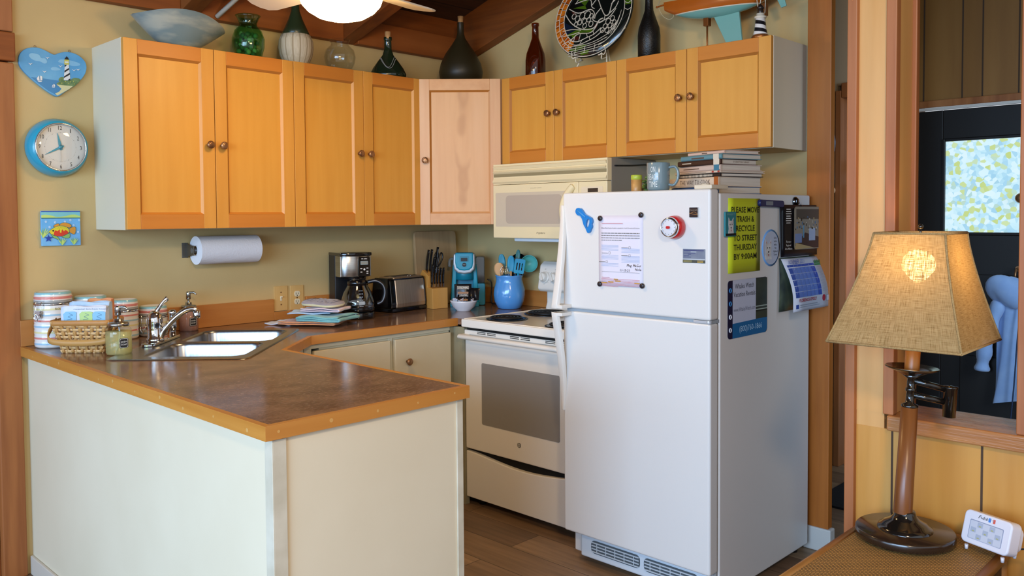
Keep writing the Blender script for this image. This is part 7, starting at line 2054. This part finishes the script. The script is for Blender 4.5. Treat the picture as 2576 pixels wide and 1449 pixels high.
bm = new(); tube(bm, [top_c+Vector((0, 0, -.01)), top_c+Vector((0, 0, .012))], .003, 8); tube(bm, [top_c+shade_pt(0, 0, 0)+Vector((0, 0, -.006)), top_c+shade_pt(2, 0, 0)+Vector((0, 0, -.006))], .0018, 6); tube(bm, [top_c+shade_pt(1, 0, 0)+Vector((0, 0, -.006)), top_c+shade_pt(3, 0, 0)+Vector((0, 0, -.006))], .0018, 6)
ball(bm, top_c+Vector((0, 0, .016)), .007)
obj('finial', bm, lampblack, lp)
bulb_c = LX @ Vector((0, 0, .715))
bm = new(); lathe(bm, [(.012, -.04), (.022, -.032), (.038, -.012), (.041, .004), (.036, .022), (.022, .037), (.0, .043)], 24, T(*bulb_c), close=False)
bulbm = M('lit_bulb', '#fff0d8', rough=.4, emit='#ffc880', estr=15)
obj('bulb', bm, bulbm, lp)
lathe(bm := new(), [(.013, -.165), (.014, -.06), (.012, -.04)], 20, T(*bulb_c)); obj('bulb_socket', bm, M('socket_white', '#d8d2c4', rough=.5), lp)

# ---------------------------------------------------------------- small white control box
bx_n = Vector((-.936, .351, 0)); ang = math.atan2(bx_n.y, bx_n.x)+pi/2       # local -Y faces bx_n
dv = thing('desk_gadget', 'small white tabletop box with a recessed screen of square buttons beside the lamp', 'gadget', (-1.167, -3.122, TZ+.0012), ang)
TL = Matrix.Rotation(radians(-16), 4, 'X')
bm = new(); prism(bm, rrect(.126, .082, .014, 6, 0, .049), .040, T(0, .030, 0) @ TL @ FX); prism(bm, rrect(.110, .062, .016, 5, 0, .042), .020, T(0, .055, 0) @ TL @ FX)
obj('case', bm, M('gadget_white', '#d7d8e2', rough=.3), dv, .004, seg=3)
bm = new(); F = T(0, .030, 0) @ TL @ FX @ T(0, 0, .0402)
prism(bm, rrect(.088, .047, .003, 3, 0, .045), .0006, F, 1); prism(bm, rrect(.085, .044, .003, 3, 0, .0445), .0008, F, 0)
for r_ in range(3):
    for c in range(5):
        if (r_+c) % 2: 
            prism(bm, rrect(.014, .012, .001, 2, -.032+.016*c, .059-.0145*r_), .0011, F, 2); prism(bm, rrect(.006, .003, .0005, 2, -.032+.016*c, .056-.0145*r_), .0013, F, 3)
text(bm, 'Fubb', F @ T(-.012, .0755, .0003), .026, .008, 4, shear=.3, res=1)
for k, m_ in enumerate((5, 6, 7)): prism(bm, rrect(.0058, .010, .0005, 2, .005+.0058*k, .079), .0008, F, m_)
text(bm, 'TV', F @ T(.0115, .0755, .0012), .011, .007, 1, res=1)
obj('face', bm, [M('gadget_screen', '#bfc5d2', rough=.3), M('gadget_recess', '#8e97ae', rough=.4), M('gadget_key', '#a3adbf', rough=.4), M('gadget_glyph', '#a5a878', rough=.5), ink, M('logo_blue', '#3f7fd0', rough=.4), M('logo_white', '#e6e6ea', rough=.4), M('logo_red', '#d05a4a', rough=.4)], dv)
for x, y in ((-.048, 0), (.048, 0), (-.045, .05), (.045, .05)): obj('foot', lathe(new(), [(.004, 0), (.0045, .012)], 10, T(x, y, 0)), M('gadget_white', '#d7d8e2'), dv)
bm = new(); tube(bm, smooth_pts([(.045, .065, .02), (.070, .075, .026), (.090, .060, .024), (.102, .030, .006), (.112, -.01, -.03), (.118, -.04, -.10)], 5), .0022, 6)
obj('cable', bm, black_plastic, dv)

# ---------------------------------------------------------------- tan couch arm at the right edge of the picture
bm = new()
def arm(u, v):
    a = 2*pi*v; r = 1+.03*sin(6*a)
    x = -1.75+.62*u; e = sin(pi*min(1, max(0, u)))**.25 if 0 < u < 1 else .05
    return (x, -3.335+.125*r*cos(a)*max(e, .35), .52+.13*r*sin(a)*max(e, .35))
grid(bm, arm, 16, 28, 0)
cc = obj('couch_arm', bm, M('tan_leather', '#a5795a', '#936849', nscale=9, rough=.45, bump=.3, bscale=120), None)
bm = new(); box(bm, (-1.74, -3.43, .012), (-1.14, -3.245, .52))
tcc = thing('armchair', 'rounded arm of a tan leather armchair at the lower right edge', 'armchair', (-1.45, -3.335, 0)); cc.parent = tcc; cc.location = (1.45, 3.335, 0)
o = obj('arm_panel', bm, M('tan_leather', '#a5795a'), tcc, .02); o.location = (1.45, 3.335, 0)
for x in (-1.72, -1.16):
    o = obj('foot', box(new(), (x-.02, -3.40, 0), (x+.02, -3.27, .02)), redwood_x, tcc); o.location = (1.45, 3.335, 0)

# ---------------------------------------------------------------- hooded garment on the entry door
hd_ = thing('hooded_sweater', 'pale blue hooded sweater hanging on the black entry door', 'sweater', (1.935, -2.42, .70))
fl = M('pale_blue_fleece', '#9dbbe4', '#90b0de', nscale=14, rough=.95, sheen=.5, bump=.4, bscale=60)
bm = new()
def body(u, v):
    a = 2*pi*u; z = .255-.60*v
    w = .060+.075*v**.8+.008*sin(5*a+3*v); d = .030+.014*sin(3*a+v*2)
    return (-.01+d*cos(a)*.9, -.035+w*sin(a)+.012*sin(4*v+a)-.015*v, z+.05*v*(sin(a) if 1 else 0)*-1.0*.6)
grid(bm, body, 48, 16, 0)
obj('body', bm, fl, hd_)
bm = new()
def hood(u, v):
    a = 2*pi*u; b = pi*v
    r = .095*(1+.10*sin(3*a+2*b))
    return (-.045+.045*sin(b)*cos(a), .015+r*sin(b)*sin(a)*1.15-.02, .275+.085*cos(b)+.02*sin(a)*sin(b)-.025*sin(2*a)*sin(b))
grid(bm, hood, 36, 16, 0)
obj('hood', bm, fl, hd_)
bm = new(); sl_ = smooth_pts([(-.02, .045, .21), (-.04, .075, .10), (-.035, .105, -.02), (-.03, .125, -.13), (-.03, .130, -.19)], 5)
tube(bm, sl_, [.036+.006*sin(i*1.1) for i in range(len(sl_))], 14)
obj('sleeve', bm, fl, hd_)
bm = new(); tube(bm, smooth_pts([(-.05, -.10, .42), (-.075, -.065, .10), (-.075, -.045, -.25), (-.06, -.02, -.55)], 6), .004, 6)
obj('cord', bm, M('dark_blue_cord', '#2f3f5c', rough=.7), hd_)
bm = new(); tube(bm, smooth_pts([(.045, -.03, .40), (.0, -.03, .40), (-.02, -.03, .365), (-.01, -.03, .345)], 4), .006, 8); lathe(bm, [(.016, 0), (.016, .006)], 14, T(.048, -.03, .40) @ RY(-pi/2)); obj('hook', bm, bronze, hd_)

# ---------------------------------------------------------------- coat pegs and garments in the hall
def peg(lb, y, z):
    o = bpy.data.objects.get('coat_peg')
    if o is None:
        bm = new(); lathe(bm, [(.011, 0), (.009, .02), (.011, .035), (.021, .045), (.023, .058), (.016, .068), (0, .070)], 20, RY(-pi/2))
        o = obj('coat_peg', bm, M('peg_wood', '#c9a078', rough=.5))
    else: o = o.copy(); COL.objects.link(o)
    return tag(o, lb, 'coat peg', 'wooden coat pegs in the hall', (HX-.0005, y, z))
peg('round wooden coat peg in the hall, nearer the refrigerator', -1.660, 1.549)
o2 = peg('round wooden coat peg in the hall, beside the door frame', -1.7250, 1.549)
ch = thing('phone_charger', 'small pale blue charger plugged in above the coat pegs with a looped black cord', 'charger', (HX-.0005, -1.6900, 1.622))
bm = new(); box(bm, (-.035, -.022, -.024), (0, .030, .024)); obj('body', bm, M('charger_blue_white', '#7fb0e0', rough=.3), ch, .004)
bm = new(); tube(bm, smooth_pts([(-.02, -.008, -.02), (-.022, -.010, -.07), (-.030, -.016, -.105), (-.060, -.040, -.115), (-.075, -.046, -.085), (-.06, -.045, -.06)], 5), .004, 6); obj('cord', bm, black_plastic, ch)
def hanging(lb, y, z0, z1, w, mat, seed, loc_x=HX-.05, parts=None):
    rnd = random.Random(seed); ph = [rnd.uniform(0, 6) for _ in range(5)]; bm = new()
    def f(u, v):
        a = 2*pi*u; z = z0+(z1-z0)*v
        q = w*(.45+.55*sin(pi*min(1, .12+v*.9)))*(1+.22*sin(3*a+ph[0]+5*v))
        return (.028*cos(a)*(1+.3*sin(4*v+ph[1])), q*sin(a)+.012*sin(7*v+ph[2]), z+.014*sin(2*a+ph[3]))
    grid(bm, f, 30, 18, 0)
    return bm
g1 = thing('hanging_garment', 'dark grey-brown garment hanging in the dim hall below the pegs', 'garment', (HX-.06, -1.665, 1.12))
obj('cloth', hanging('', 0, .24, -.16, .052, None, 2), M('dark_print_cloth', '#4d4744', '#26221f', nscale=22, lo=.42, hi=.58, rough=.8), g1)
bm = new(); tube(bm, [(.055, .0, .30), (-.01, -.005, .29), (-.02, -.005, .24)], .005, 6); obj('hanger_loop', bm, black_plastic, g1)
g2 = thing('hanging_bag', 'black bag hanging low in the dim hall behind the garment', 'bag', (HX-.16, -1.668, .84))
bm = new(); prism(bm, [(-.07, -.12), (.05, -.10), (.05, .13), (-.03, .10), (-.075, -.02)], .05, T(.02, 0, 0) @ Matrix(((0,0,-1,0),(1,0,0,0),(0,1,0,0),(0,0,0,1)))); obj('bag', bm, M('black_fabric', '#151418', rough=.8), g2, .012)
bm = new(); tube(bm, [(-.005, .0, .10), (.0, .01, .40), (.04, .012, .44)], .006, 6); obj('strap', bm, M('black_fabric', '#151418'), g2)
g3 = thing('cloth_cap', 'blue-grey cloth cap with dark peak hanging high in the hall', 'cap', (HX-.05, -1.672, 1.84))
bm = new()
grid(bm, lambda u, v: (-.028*sin(pi*u)*sin(pi*v)+.02, -.052+.10*v*(1-.75*u)-.012*sin(4*u), .045-.19*u+.02*sin(5*v)), 12, 8, 0); obj('crown', bm, M('slate_blue_cloth', '#6f8ba8', '#4f6478', nscale=18, rough=.85), g3, solid=.006)
bm = new(); grid(bm, lambda u, v: (-.02-.015*sin(pi*v), -.008-.062*u*(1-.5*v), .030-.045*v+.018*u), 8, 5, 0); obj('peak', bm, M('dark_slate', '#262a30', rough=.6), g3, solid=.006)
bm = new(); tube(bm, [(.05, -.03, .06), (.01, -.03, .055), (.0, -.03, .03)], .004, 6); obj('hook', bm, bronze, g3)
# black silhouettes of coats on the white hall door
g4 = thing('door_towels', 'black cloths hanging on the pale door at the end of the hall', 'cloth', (HX+.113, -1.805, 1.56))
for z, h in ((.12, .09), (-.02, .09), (-.115, .07)):
    bm = new(); grid(bm, lambda u, v: (-.008-.010*sin(pi*v), .040-.12*u+.01*sin(6*v), z+h*.5-h*v+.03*(u-.5)*sin(3*v+z*9)), 8, 6, 0); obj('cloth', bm, M('black_fabric', '#151418'), g4, solid=.006)
bm = new(); box(bm, (-.012, -.07, -.15), (-.002, .05, .17)); obj('rack', bm, M('rack_pale', '#a9b0b6', rough=.5), g4)
# dark mat on the hall floor
bm = new(); prism(bm, [(x*.62, y*.34) for x, y in rrect(1, 1, .2)], .010); hm = obj('door_mat', bm, M('dark_mat', '#131215', '#1d1b1e', nscale=90, rough=.95)); tag(hm, 'dark mat on the hall floor', 'mat', None, (.82, -2.08, .0005), 0)
